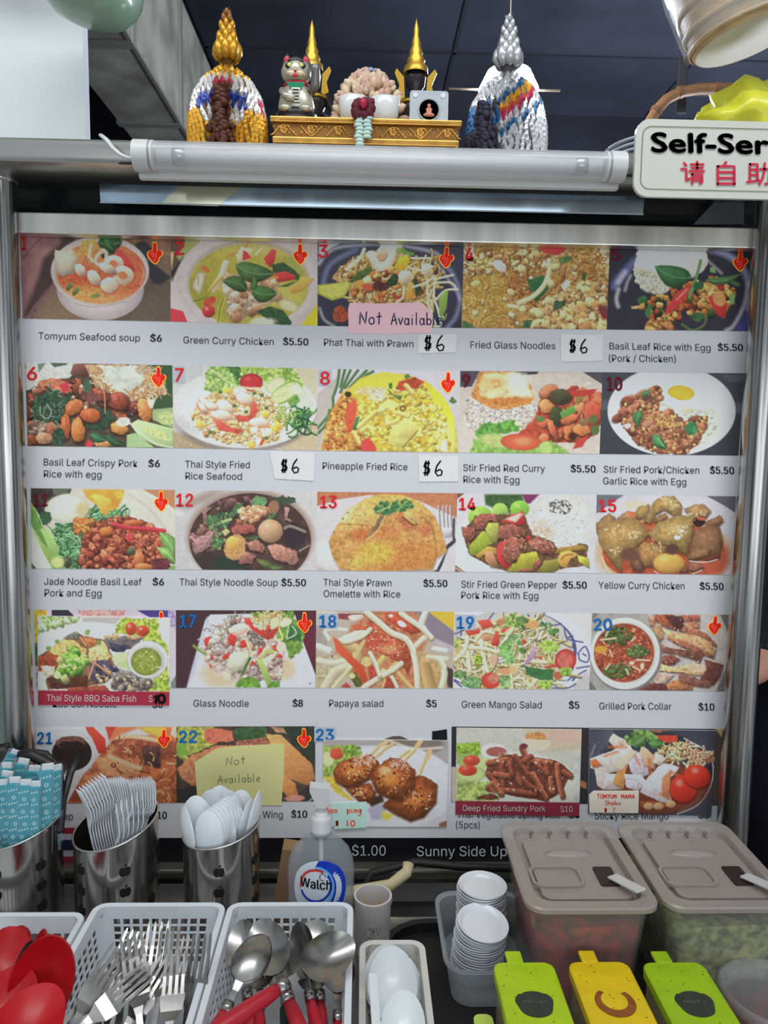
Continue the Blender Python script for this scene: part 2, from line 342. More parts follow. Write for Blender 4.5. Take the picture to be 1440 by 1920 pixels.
def p1(p):
    p.fill((112,88,76),n=.5,ns=90); p.weave([(60,420),(1400,300),(1400,840),(60,840)],(80,64,56),(146,118,92),8)
    p.poly([(900,560),(1250,380),(1400,430),(1400,850),(880,850)],(70,58,54),a=.6,soft=40)
    p.poly([(0,0),(600,0),(560,60),(380,260),(350,480),(130,810),(0,820)],(66,50,54)); p.poly([(0,0),(440,0),(400,130),(250,260),(200,450),(60,800),(0,820)],(146,104,106),soft=40,tex=.25,ts=120)
    p.line([(250,50),(60,260)],8,(96,60,64),soft=6); p.poly([(340,470),(370,470),(150,800),(70,810),(230,600)],(110,80,88),soft=10,tex=.3)
    p.poly([(560,30),(1400,50),(1400,240),(1060,200),(900,70),(560,70)],(128,92,74),tex=.25,ts=40)
    p.poly([(1070,130),(1150,100),(1230,170),(1180,270),(1270,330),(1400,440),(1400,540),(1230,480),(1120,260)],(46,46,56),soft=14); p.weave([(1200,560),(1400,430),(1400,840),(1000,840)],(62,54,50),(120,102,84),8)
    p.ell(760,545,392,275,(188,178,184),rim=.18); p.ell(757,375,442,312,(205,196,198),rim=.08); p.ell(762,400,416,284,(178,165,165)); c=p.mell(764,392,400,278)
    p.clip=c; p.fill((214,128,78)); p.tex(c,.22,110,3); p.ell(1040,380,190,200,(206,96,62),soft=120); p.ell(560,420,220,90,(200,82,50),soft=90); p.ell(640,590,160,70,(216,148,74),soft=80); p.tex(c,.25,16,8)
    p.specks(160,(800,480,380,180),(3,8),[(178,70,45),(226,160,90),(168,60,40)],4)
    p.clip=None; p.poly([(540,240),(600,110),(720,90),(730,200),(640,260)],(214,160,78),n=14,tex=.25,lit=.3)
    p.poly([(350,185),(450,195),(500,180),(560,250),(520,400),(420,430),(355,380)],(212,194,172),n=14,lit=.4,edge=.2)
    p.leaf(740,120,960,110,190,(50,92,56)); p.leaf(760,160,900,250,110,(40,78,50)); p.leaf(800,70,890,200,90,(62,106,62))
    p.poly([(900,170),(960,190),(1075,360),(1050,420),(985,330),(850,225),(910,220)],(206,58,58),lit=.3)
    for P in ([(680,150),(665,250),(690,290)],[(790,190),(730,250),(730,320),(800,310),(815,220),(770,190)]): p.curve(P,34,(212,182,160),sh=.2)
    for (x,y,r) in ((885,310,72),(965,415,82)): p.ell(x,y,r+12,r+4,(222,196,172),lit=.4,n=6); p.ell(x-4,y,r*.55,r*.42,(206,120,78),rot=20)
    for (x,y,a,b,ro) in ((580,370,62,45,60),(705,440,75,52,55),(840,505,78,72,0),(820,350,90,40,30)): p.ell(x+4,y+10,a+6,b+6,(190,90,60),rot=ro,soft=10); p.ell(x,y,a,b,(226,192,172),rot=ro,n=10,lit=.5,hl=.3,tex=.08)
    for (x,y) in ((485,515),(540,560)): p.ell(x,y,46,20,(92,112,62),rot=-50,lit=.4,n=5)
    p.ell(715,600,50,20,(120,126,64),rot=-10); p.curve([(1120,310),(1150,400),(1120,500)],5,(240,190,160)); p.curve([(450,640),(700,700),(1000,650)],5,(150,140,146))
def p2(p):
    p.fill((196,186,190),(180,170,176),0); p.poly([(0,0),(360,0),(200,150),(40,420),(0,430)],(90,70,60),tex=.3); p.poly([(190,40),(330,40),(150,260),(100,200)],(150,160,96),soft=12); p.poly([(40,160),(80,150),(60,320)],(190,180,120)); p.poly([(60,330),(160,200),(60,420)],(38,38,42),soft=14)
    p.poly([(40,660),(160,690),(220,830),(40,830)],(206,52,66)); p.poly([(1190,850),(1370,620),(1380,850)],(206,190,40),tex=.1); p.ell(740,420,640,470,(206,198,202),rim=.1); p.ell(750,430,555,385,(170,162,150),soft=14)
    m=p.mell(752,455,535,372); p.clip=m; p.fill((168,160,62)); p.tex(m,.12,120,2); p.tex(m,.08,20,5); p.ell(900,120,300,70,(188,180,100),soft=80); p.ell(1050,540,230,120,(182,176,80),soft=80); p.ell(300,560,120,200,(150,146,50),soft=80)
    p.clip=None
    for P,c,w in (([(560,190),(700,130),(740,60)],(196,142,70),24),([(430,490),(500,390),(545,260)],(214,196,168),62),([(820,180),(865,125)],(224,214,160),22),([(510,380),(400,500)],(206,160,60),26),([(250,600),(330,580),(380,560)],(96,110,40),10)): p.curve(P,w,c,sh=.2)
    p.poly([(250,420),(300,330),(370,350),(330,500),(300,540),(245,480)],(214,204,178),edge=.25); p.line([(300,380),(295,460)],9,(150,130,80)); p.ell(360,310,46,20,(206,100,50),rot=35)
    p.poly([(640,180),(690,110),(780,130),(760,220),(650,260)],(214,194,160),n=10,lit=.4); p.poly([(700,140),(740,160),(775,210),(695,235)],(206,56,58)); p.poly([(885,215),(960,130),(1000,140),(985,240),(950,300),(905,260)],(208,60,60),lit=.5)
    p.poly([(960,270),(1060,250),(1210,350),(1200,410),(1100,400),(970,340)],(48,76,48),tex=.3); p.poly([(1010,470),(1200,410),(1100,470)],(60,86,50)); p.poly([(1060,210),(1160,200),(1240,330),(1200,360)],(150,158,80),n=8)
    p.poly([(890,420),(960,350),(1080,330),(1180,370),(1150,410),(1000,435)],(206,54,54),lit=.5); p.ell(960,400,60,24,(220,130,60),rot=-20)
    p.poly([(1110,500),(1240,380),(1330,400),(1230,510),(1150,540)],(196,158,70),n=8,lit=.4); p.line([(1330,400),(1220,500)],18,(206,150,70),sh=.3)
    m=[(500,380),(690,340),(800,420),(1000,430),(1010,590),(860,640),(820,700),(690,770),(560,740),(560,600),(520,500)]; p.poly(m,(196,160,132),n=20,lit=.2,tex=.3,ts=50,edge=.2)
    p.chunks(60,m,(20,50),[(206,172,144),(196,150,116),(170,120,84),(214,190,164)],seed=5,out=.25)
    p.ell(390,690,58,58,(196,48,48),hl=.5,lit=.5); p.ell(400,600,62,34,(202,66,52),rot=-25,tex=.3,ts=10); p.curve([(530,570),(490,680),(480,780)],38,(176,176,60)); p.curve([(525,570),(490,680),(478,780)],8,(62,88,40))
    p.ell(1110,640,95,50,(206,200,150),rot=20,rim=.15); p.poly([(820,690),(940,645),(1060,680),(1140,790),(1120,830),(960,800)],(46,78,46),tex=.5,ts=12); p.ell(880,790,110,48,(200,200,180),n=14,soft=14)
    p.leaf(630,280,985,350,175,(72,108,62)); p.leaf(740,500,515,415,130,(62,100,56)); p.leaf(770,500,1010,530,150,(66,108,58)); p.leaf(780,500,800,380,60,(70,110,60))
def p3(p):
    p.fill((58,60,82),(40,42,60)); 
    for P,w,c in (([(60,240),(180,110),(420,70),(700,60),(1000,110),(1130,150)],26,(170,180,206)),([(100,420),(170,240),(400,110)],40,(96,108,146)),([(1120,170),(1260,320),(1330,520),(1300,700),(1220,810)],34,(112,122,156)),([(70,640),(110,740),(200,800)],12,(196,200,214)),([(1170,300),(1290,470),(1330,560)],14,(170,176,204)),([(1090,190),(1180,300)],18,(140,150,180))): p.curve(P,w,c,soft=30)
    p.poly([(60,50),(260,50),(60,220)],(170,172,180)); p.curve([(60,210),(200,90),(360,50)],12,(100,104,120),soft=6)
    p.poly([(180,370),(240,280),(400,170),(560,120),(850,150),(1080,250),(1120,420),(1090,560),(1090,780),(900,700),(620,620),(330,580),(340,460),(240,400)],(186,146,88),n=20,tex=.3,ts=40)
    p.strands(200,[(200,340),(420,180),(700,150),(1060,250),(1110,400),(1080,620),(600,590),(340,560),(360,400)],(70,190),17,[(214,182,118),(206,168,92),(224,200,150),(190,140,70)],3,(10,70),1.2)
    p.chunks(40,[(200,340),(420,200),(1060,250),(1090,560),(360,560)],(16,40),[(206,140,70),(196,110,50),(214,176,96),(150,70,50)],seed=2)
    p.poly([(300,270),(440,170),(470,100),(480,150),(420,230),(310,310)],(222,206,176),sh=0) if 0 else p.curve([(310,290),(430,190),(470,110)],34,(222,208,180),sh=.2)
    for (x,y,a,b,ro,c) in ((700,110,110,55,-10,(226,202,184)),(550,170,70,40,20,(224,200,176)),(840,360,66,62,-30,(220,190,166)),(1035,290,50,58,0,(224,200,176)),(500,390,55,35,50,(224,200,150))): p.ell(x,y,a,b,c,rot=ro,n=8,lit=.5,hl=.25)
    p.curve([(560,210),(600,270),(680,240),(720,150),(650,90)],74,(230,206,190),sh=.15); p.ell(620,180,40,26,(206,160,120),soft=10)
    p.poly([(735,280),(780,190),(860,160),(880,220),(830,300)],(226,186,40),lit=.4); p.poly([(370,430),(430,380),(500,430),(440,470)],(232,150,60)); p.poly([(850,470),(900,400),(910,560),(840,550)],(222,160,60),lit=.3)
    p.poly([(325,400),(420,310),(520,260),(550,300),(480,360),(360,410)],(72,100,44),lit=.5,tex=.3); p.poly([(650,420),(740,320),(780,360),(760,430),(690,445)],(46,76,40),lit=.4,edge=.3); p.ell(800,120,40,28,(120,160,70),hl=.3); p.poly([(820,110),(920,140),(915,165),(830,150)],(100,150,60)); p.poly([(905,380),(940,360),(990,470),(940,540)],(44,66,40))
    p.poly([(440,430),(510,410),(560,470),(480,480)],(200,80,60)); p.ell(620,440,70,40,(76,40,40),n=14,tex=.5,ts=10); p.chunks(30,(690,550,130,34),(12,26),[(190,110,60),(176,60,40),(206,150,80)],seed=6)
    for P in ([(910,450),(1040,400),(1100,350)],[(1100,380),(1270,340)],[(1100,410),(1250,410),(1300,470)],[(1110,390),(1100,560),(1180,720)],[(1120,560),(1200,480),(1310,470)],[(1040,380),(1050,600),(1110,780)],[(830,450),(820,540),(760,590)],[(880,280),(1000,300),(1080,260)],[(1120,600),(1160,780),(1100,800)],[(900,190),(1060,190)]): p.curve(P,20,(220,212,178),sh=.25)
    p.poly([(1140,560),(1190,480),(1225,490),(1210,640),(1170,730),(1145,700)],(120,160,70),lit=.3); p.curve([(1140,730),(1190,740),(1210,690)],10,(140,170,80)); p.ell(255,690,68,76,(150,62,40),n=16,tex=.6,ts=9)
    p.poly([(40,430),(340,395),(345,450),(290,540),(180,570),(50,510)],(170,176,62),edge=.1); p.poly([(60,445),(335,402),(330,450),(280,520),(180,545),(70,500)],(190,194,84),tex=.1)
def p4(p):
    p.fill((168,124,66)); m=np.ones(p.X.shape); p.tex(m,.4,90,2)
    p.poly([(60,40),(170,40),(150,200),(80,330),(60,330)],(206,196,190),soft=10); p.poly([(1180,40),(1400,40),(1400,330),(1330,320)],(200,190,180)); p.curve([(1210,60),(1300,180),(1350,310)],70,(206,178,110),sh=.2)
    R_=[(60,40),(1400,40),(1400,820),(60,820)]; p.strands(520,R_,(60,200),9,[(196,150,80),(176,120,56),(214,172,100),(150,92,44),(206,160,96)],5,(-40,70),2,out=.35)
    p.ell(300,560,240,230,(188,146,66),soft=80,n=20,tex=.3,ts=14); p.strands(190,(290,560,230,220),(70,180),7,[(214,178,96),(196,154,70),(170,124,50)],6,(-60,50),2.5,out=.3)
    p.poly([(450,330),(700,300),(800,420),(640,560),(470,520)],(146,84,44),soft=60,a=.6,tex=.4); p.strands(80,(640,420,190,150),(60,150),9,[(180,120,60),(140,80,40),(206,150,90)],9,(30,60),2,out=.5)
    p.chunks(110,[(900,500),(1250,400),(1400,360),(1400,820),(700,820)],(22,60),[(190,142,88),(206,164,110),(170,120,70),(214,184,120)],seed=7,out=.6); p.chunks(90,[(80,130),(900,60),(1100,260),(700,260),(100,320)],(12,36),[(206,170,110),(196,150,96),(222,200,150),(170,110,66)],seed=8)
    p.chunks(50,(240,230,160,70),(10,22),[(220,196,130),(206,176,100)],seed=9); p.chunks(60,R_,(10,26),[(226,204,150),(220,190,130),(206,150,90)],seed=12)
    p.poly([(740,50),(1010,50),(990,110),(920,140),(800,115)],(206,58,62),lit=.3); p.poly([(320,210),(400,180),(460,240),(455,300),(380,280)],(222,216,204),lit=.3); p.poly([(960,420),(1010,360),(1050,380),(1030,430),(980,460)],(222,216,200))
    p.poly([(650,370),(800,320),(850,450),(740,570),(700,540),(760,480),(680,470)],(44,92,50),lit=.3,tex=.2); p.curve([(575,575),(700,520),(800,420),(850,300),(850,190)],44,(222,206,160),sh=.2); p.line([(480,600),(560,610)],34,(222,206,166)); p.curve([(640,820),(700,770),(790,720)],44,(220,206,150))
    for q,c in (([(900,560),(1000,550),(1000,600),(880,660)],(50,86,54)),([(620,740),(700,730),(680,810),(600,810)],(56,96,56)),([(60,730),(150,780),(150,815),(60,815)],(60,110,66)),([(930,160),(1060,150),(1050,200),(960,210)],(80,120,60)),([(1150,310),(1190,300),(1180,370),(1150,370)],(50,80,46))): p.poly(q,c,n=8,tex=.3)
    p.poly([(1290,600),(1400,620),(1400,740),(1330,720)],(110,44,44),soft=20)
    for (x,y) in ((180,400),(910,240),(870,400),(850,560),(720,650),(610,640),(1180,460),(1340,560),(980,690),(760,680),(1060,800),(600,270),(500,480)): p.ell(x,y,42,32,(222,198,130),n=14,lit=.6,rot=x % 90,tex=.2,ts=10)
def p5(p):
    p.fill((40,40,56)); 
    for P,w,c in (([(150,400),(200,320),(330,180)],70,(86,94,150)),([(180,370),(240,280)],40,(170,178,210)),([(240,440),(260,370),(290,310)],10,(220,222,230)),([(185,430),(165,510),(180,580)],22,(222,224,232)),([(980,80),(1130,130),(1260,240),(1330,400)],60,(130,134,180)),([(1380,200),(1380,400)],90,(176,174,200)),([(1310,380),(1280,560),(1190,740),(1120,790)],26,(190,196,214)),([(1360,620),(1250,770)],90,(60,66,140)),([(1330,480),(1320,600)],50,(150,158,196)),([(960,180),(1080,290)],10,(196,196,210))): p.curve(P,w,c,soft=34)
    m=[(370,40),(930,40),(970,180),(940,260),(820,330),(640,420),(560,490),(420,440),(330,330),(310,250),(340,130)]; p.poly(m,(206,210,208),n=14,lit=.2,edge=.06); p.poly([(330,240),(480,280),(640,360),(560,480),(400,430)],(190,186,150),soft=40,a=.7); p.chunks(180,[(320,240),(620,330),(600,480),(400,440),(320,330)],(9,17),[(214,214,200),(196,192,160),(206,200,176)],asp=2.4,seed=3,out=.25)
    p.chunks(150,[(380,560),(560,470),(780,390),(1000,330),(1170,420),(1200,560),(940,700),(700,680),(480,780),(400,640)],(16,38),[(200,140,70),(170,100,46),(214,170,96),(120,56,36),(180,70,40),(60,80,40)],seed=4,out=.7); p.chunks(44,[(400,720),(640,700),(660,790),(450,790)],(18,36),[(206,150,80),(190,130,66),(150,90,50)],seed=5,out=.7)
    p.chunks(40,[(860,380),(1100,330),(1160,480),(900,600)],(18,34),[(222,180,100),(226,160,80),(206,120,60)],seed=8,out=.5)
    p.curve([(740,740),(830,790),(930,740),(950,660)],26,(70,90,50),sh=.3); p.ell(870,670,60,40,(46,90,50),n=12,tex=.3); p.ell(390,520,48,30,(50,96,54),rot=-30,n=6,lit=.3); p.ell(440,630,30,40,(56,110,60),n=6); p.poly([(290,580),(370,570),(350,600),(300,600)],(206,170,110))
    p.poly([(800,395),(790,480),(680,600),(580,665),(600,590),(700,450)],(200,50,52),lit=.3); p.line([(780,430),(690,520)],12,(232,150,130)); p.poly([(960,500),(1060,430),(1130,560),(1110,690),(1040,650)],(196,44,48),lit=.3); p.ell(1060,510,54,70,(222,140,80),rot=-20,tex=.4,ts=12); p.poly([(1020,370),(1080,370),(1110,430),(1050,430)],(170,40,44))
    p.poly([(980,240),(1020,230),(1030,290),(980,280)],(120,160,90)); p.ell(1200,380,46,18,(70,110,60),rot=20); p.poly([(1150,470),(1200,470),(1190,560),(1150,560)],(110,160,90)); p.curve([(800,500),(830,400),(860,330),(900,180)],26,(96,140,84)); p.poly([(790,520),(830,430),(870,350),(830,460)],(110,150,90))
    p.leaf(820,330,500,230,190,(52,104,62),bend=-.12); p.leaf(940,350,1240,300,70,(76,116,70)); p.ell(880,400,50,40,(44,90,50),n=10)
def p6(p):
    p.fill((70,62,54)); p.tex(np.ones(p.X.shape),.3,60,2); p.poly([(1180,50),(1370,60),(1370,480),(1190,470)],(46,76,48)); p.poly([(40,40),(560,50),(440,180),(180,260),(40,300)],(186,194,192),n=10,tex=.12,ts=16); p.poly([(150,60),(220,50),(160,140)],(96,120,110))
    p.poly([(250,45),(430,50),(400,70),(300,90)],(70,90,76)); p.poly([(560,60),(1140,70),(1300,230),(1310,330),(1000,400),(800,330),(660,240)],(176,140,106),n=16,tex=.4,ts=16); p.poly([(700,75),(1060,75),(1120,200),(960,330),(800,280),(690,180)],(186,200,192),n=24,tex=.18,ts=70); p.strands(60,[(620,80),(700,90),(860,300),(960,350),(1280,240),(1300,320),(950,400),(700,280)],(40,120),9,[(206,172,130),(170,124,84),(222,196,160)],6,(0,90),3,out=.3); p.strands(16,(1110,110,80,50),(50,110),8,[(196,170,130),(220,204,170)],8,(0,60),3)
    p.chunks(36,[(60,300),(440,190),(640,290),(1100,380),(1150,560),(950,560),(200,700),(60,700)],(50,90),[(120,60,44),(150,76,52),(96,50,42),(140,90,70)],asp=1.4,seed=5,out=.6,nz=.2,hl=.25); p.chunks(60,[(60,300),(440,190),(640,260),(1100,380),(1150,560),(560,600),(60,560)],(16,40),[(176,110,76),(96,44,40),(60,44,40),(150,60,50),(206,180,150)],seed=15,out=.6,hl=.5)
    p.poly([(440,150),(470,60),(560,50),(610,150),(560,190)],(100,62,56),lit=.6); p.poly([(160,220),(330,190),(460,250),(420,330),(300,300),(180,290)],(186,110,84),n=12,tex=.3); p.poly([(340,250),(420,220),(440,300),(380,320)],(186,50,60)); p.poly([(200,270),(310,260),(250,320)],(196,50,50),n=6)
    p.ell(270,450,170,130,(44,66,52),n=26,tex=.4,ts=20); p.strands(90,(270,460,170,130),(60,160),12,[(60,96,72),(40,70,52),(90,120,100),(50,84,58)],7,(60,90),3); p.curve([(170,440),(180,520),(240,550),(270,490),(230,420)],9,(140,160,150)); p.ell(690,560,150,90,(40,64,48),n=24,tex=.4,rot=-10)
    p.chunks(30,(150,640,100,60),(18,34),[(120,96,90),(96,76,70),(150,130,120)],seed=9,hl=.4)
    for (x,y,a,b,ro,c) in ((470,450,90,62,-40,(176,96,56)),(620,520,92,64,10,(176,84,48)),(400,620,46,112,0,(172,84,46)),(510,660,62,112,-5,(186,110,56)),(880,640,84,52,15,(196,130,66)),(860,400,96,66,20,(140,62,46)),(1110,470,62,110,-15,(196,122,66)),(720,340,84,50,30,(130,62,46)),(90,740,50,50,0,(150,72,46)),(270,640,50,60,0,(160,90,66)),(740,780,80,30,0,(190,130,80)),(210,730,70,50,0,(176,130,96))): p.ell(x+5,y+14,a+8,b+8,(50,30,26),rot=ro,soft=14); p.ell(x,y,a,b,c,rot=ro,n=12,lit=.5,hl=.15,tex=.3,ts=14)
    p.ell(630,360,80,42,(110,60,60),n=14,tex=.5,ts=9); p.poly([(560,250),(590,190),(640,270),(600,330),(570,310)],(56,90,66)); p.ell(920,580,60,40,(206,206,200),n=14,tex=.2); p.leaf(620,690,780,740,80,(52,100,66)); p.leaf(760,700,940,790,70,(46,82,56)); p.poly([(575,800),(600,740),(640,760),(640,810)],(200,50,60)); p.ell(340,720,60,80,(40,66,50),n=24,tex=.5)
    p.curve([(730,250),(750,350),(755,500)],7,(190,160,130)); p.curve([(120,560),(200,590),(330,620)],9,(120,130,110)); p.poly([(1130,370),(1210,380),(1180,470),(1150,450)],(196,200,190),n=6)
    p.poly([(1180,470),(1370,450),(1370,640),(1180,560)],(150,176,124),edge=.1); p.ell(1320,550,90,60,(170,190,120),soft=14,tex=.25,ts=16); p.poly([(980,600),(1050,560),(1370,640),(1370,820),(1220,800),(1060,720)],(166,196,142),lit=.2); p.ell(1230,690,130,36,(186,206,130),rot=22,soft=10,tex=.3,ts=14); p.poly([(950,700),(1020,680),(1200,810),(950,815)],(150,186,130)); p.curve([(985,600),(1180,760),(1370,815)],10,(206,220,190))
def p7(p):
    p.fill((190,188,196)); p.weave([(40,640),(420,820),(40,830)],(120,100,80),(206,190,150),8); p.weave([(980,830),(1370,560),(1370,840)],(150,132,110),(216,204,166),8); p.weave([(1080,60),(1370,90),(1370,330),(1240,240)],(170,166,140),(206,204,176),8); p.poly([(40,40),(330,50),(300,160),(60,260),(40,260)],(176,182,188))
    p.ell(700,480,662,372,(120,112,108),rot=-2,soft=30); p.ell(700,440,664,366,(206,210,216),rim=.06); p.ell(180,600,150,60,(176,180,190),rot=25,soft=50); p.ell(1200,420,130,160,(186,196,186),soft=60); p.ell(690,540,500,260,(196,200,206),soft=70)
    for q,c in (([(330,130),(400,50),(560,50),(660,250),(420,310),(340,280)],(134,172,92)),([(540,60),(740,60),(680,220),(590,150)],(60,104,52)),([(650,60),(1030,70),(1060,200),(900,220),(800,120),(680,140)],(140,176,70)),([(1030,60),(1130,60),(1250,230),(1190,300),(1060,220)],(120,164,60))): p.poly(q,c,n=22,tex=.35,ts=24)
    p.specks(120,[(330,100),(1200,70),(1240,250),(360,290)],(8,20),[(170,200,110),(96,140,60),(190,214,140)],3); p.curve([(420,100),(540,200),(640,240)],10,(190,210,150)); p.ell(1140,360,60,60,(96,140,66),n=20,tex=.3)
    p.ell(985,230,100,62,(206,220,170),rot=-30,rim=.2); p.ell(1080,300,165,80,(120,164,70),rot=-32); p.ell(1070,300,150,64,(196,214,150),rot=-32,tex=.3,ts=20); p.ell(1170,270,56,44,(206,220,190))
    m=[(215,530),(270,400),(400,310),(600,255),(860,280),(1000,400),(1090,560),(1010,730),(850,790),(560,760),(330,690)]; p.poly(m,(206,180,130),n=18,tex=.3,ts=20); p.chunks(420,m,(13,24),[(224,206,170),(214,184,130),(196,150,92),(226,214,186),(206,160,96)],asp=2.6,seed=3,out=.35)
    p.strands(40,(1190,530,100,90),(80,170),13,[(60,120,70),(90,150,76),(46,90,56)],5,(60,60),3); p.strands(16,(1070,480,70,60),(60,120),11,[(140,180,90),(196,214,130)],6,(60,60),3)
    p.ell(762,205,106,82,(186,42,52),hl=.15,rim=.2); p.poly([(655,240),(870,250),(850,290),(700,265)],(206,190,150),n=8)
    for q in ([(410,540),(500,560),(560,610),(690,640),(640,680),(470,640)],[(610,500),(740,510),(800,390),(830,470),(760,560),(640,570)],[(770,380),(820,400),(790,520),(750,500)]): p.poly(q,(204,78,66),n=8,lit=.3,tex=.2)
    for (x,y,a,b,ro) in ((520,430,84,56,30),(485,500,100,44,15),(660,295,66,50,0),(350,400,70,28,40),(320,440,70,26,55),(830,570,84,42,0),(700,350,80,50,20),(400,420,60,30,20)): p.ell(x,y+8,a+6,b+8,(190,120,90),rot=ro,soft=12); p.ell(x,y,a,b,(232,206,190),rot=ro,n=7,lit=.45,hl=.3)
    for (x,y) in ((790,640),(890,670),(830,750),(920,650)): p.poly([(x-30,y-26),(x+30,y-30),(x+34,y+30),(x-26,y+34)],(230,222,200),lit=.3)
    for (x,y) in ((860,322),(900,440),(610,420),(715,475),(790,305),(480,295),(390,660),(900,715)): p.ell(x,y,20,16,(70,104,50),hl=.2)
    for (x,y) in ((550,280),(760,780),(980,630),(890,500),(1010,600),(290,590)): p.ell(x,y,44,26,(224,184,70),n=8,rot=x % 60,lit=.3)
    p.line([(850,770),(870,730)],24,(190,60,40))
def p8(p):
    p.fill((190,190,208),(180,176,170)); p.poly([(40,300),(260,100),(40,850)],(170,166,164)); 
    for P in ([(250,60),(230,200),(190,320)],[(300,60),(260,220)],[(350,70),(260,270)],[(420,70),(300,230)],[(500,70),(340,230)],[(560,80),(440,140)],[(190,320),(180,440),(50,600)],[(60,640),(130,560),(160,430)]): p.curve(P,26,(70,108,66),sh=.3)
    m=[(80,830),(110,640),(170,450),(280,270),(450,140),(640,85),(880,110),(1080,190),(1220,330),(1300,500),(1340,830)]; p.poly(m,(196,170,56),n=12,lit=.1,tex=.25,ts=40); p.clip=p.mpoly(m,8); p.ell(240,640,190,300,(192,122,54),soft=160); p.ell(1180,420,130,260,(206,206,52),soft=80,rot=-25); p.ell(640,170,230,90,(214,200,60),soft=50); p.ell(1200,700,120,160,(214,216,110),soft=90)
    p.chunks(300,[(110,820),(140,560),(300,300),(420,400),(480,820)],(16,32),[(206,140,70),(190,116,50),(214,160,84),(180,90,50)],asp=1.9,seed=3,out=.4); p.chunks(330,[(420,350),(700,260),(1000,200),(1200,420),(1260,820),(480,820)],(16,32),[(206,186,76),(220,206,100),(196,166,60),(226,214,130)],asp=2,seed=4,out=.33); p.clip=None
    p.poly([(300,530),(320,380),(400,320),(410,440),(380,560),(400,640),(340,640)],(206,76,52),n=8,tex=.2); p.poly([(440,720),(520,680),(600,790),(570,815),(450,815)],(204,60,56),n=8); p.poly([(760,240),(800,170),(940,130),(1030,180),(960,240),(830,260)],(170,64,40),n=12,tex=.35); p.ell(330,290,30,26,(40,40,24)); p.ell(830,420,30,26,(90,60,36)); p.ell(830,420,18,14,(190,150,80))
    p.poly([(390,250),(480,220),(690,230),(600,370),(520,300),(410,290)],(220,186,130),n=12,tex=.4,ts=9); p.ell(600,290,80,50,(226,206,170),tex=.6,ts=7,n=12); p.poly([(610,390),(700,330),(800,380),(740,440)],(220,206,120),n=8)
    p.poly([(690,680),(760,560),(870,500),(980,580),(960,660),(830,790),(700,740)],(200,196,106),n=10,lit=.35,tex=.12,ts=60); p.line([(825,780),(970,620)],9,(120,96,40)); p.poly([(370,610),(400,500),(440,490),(420,600),(390,625)],(60,110,60),lit=.4); p.line([(440,500),(410,600)],6,(206,226,180))
    for q in ([(690,240),(740,290),(830,310),(810,350),(720,290)],[(700,190),(730,180),(740,240),(710,240)],[(840,120),(880,100),(910,130),(860,155)],[(1250,350),(1280,310),(1330,360),(1290,380)]): p.poly(q,(66,112,56),n=8,tex=.3)
    for P in ([(430,590),(480,540),(570,460)],[(520,590),(560,660)],[(380,640),(430,740)],[(780,460),(880,490)],[(700,560),(770,540)],[(860,210),(920,280)]): p.curve(P,44,(214,190,100),sh=.3)
    p.poly([(1180,810),(1190,720),(1230,700),(1240,815)],(206,210,200),soft=12)
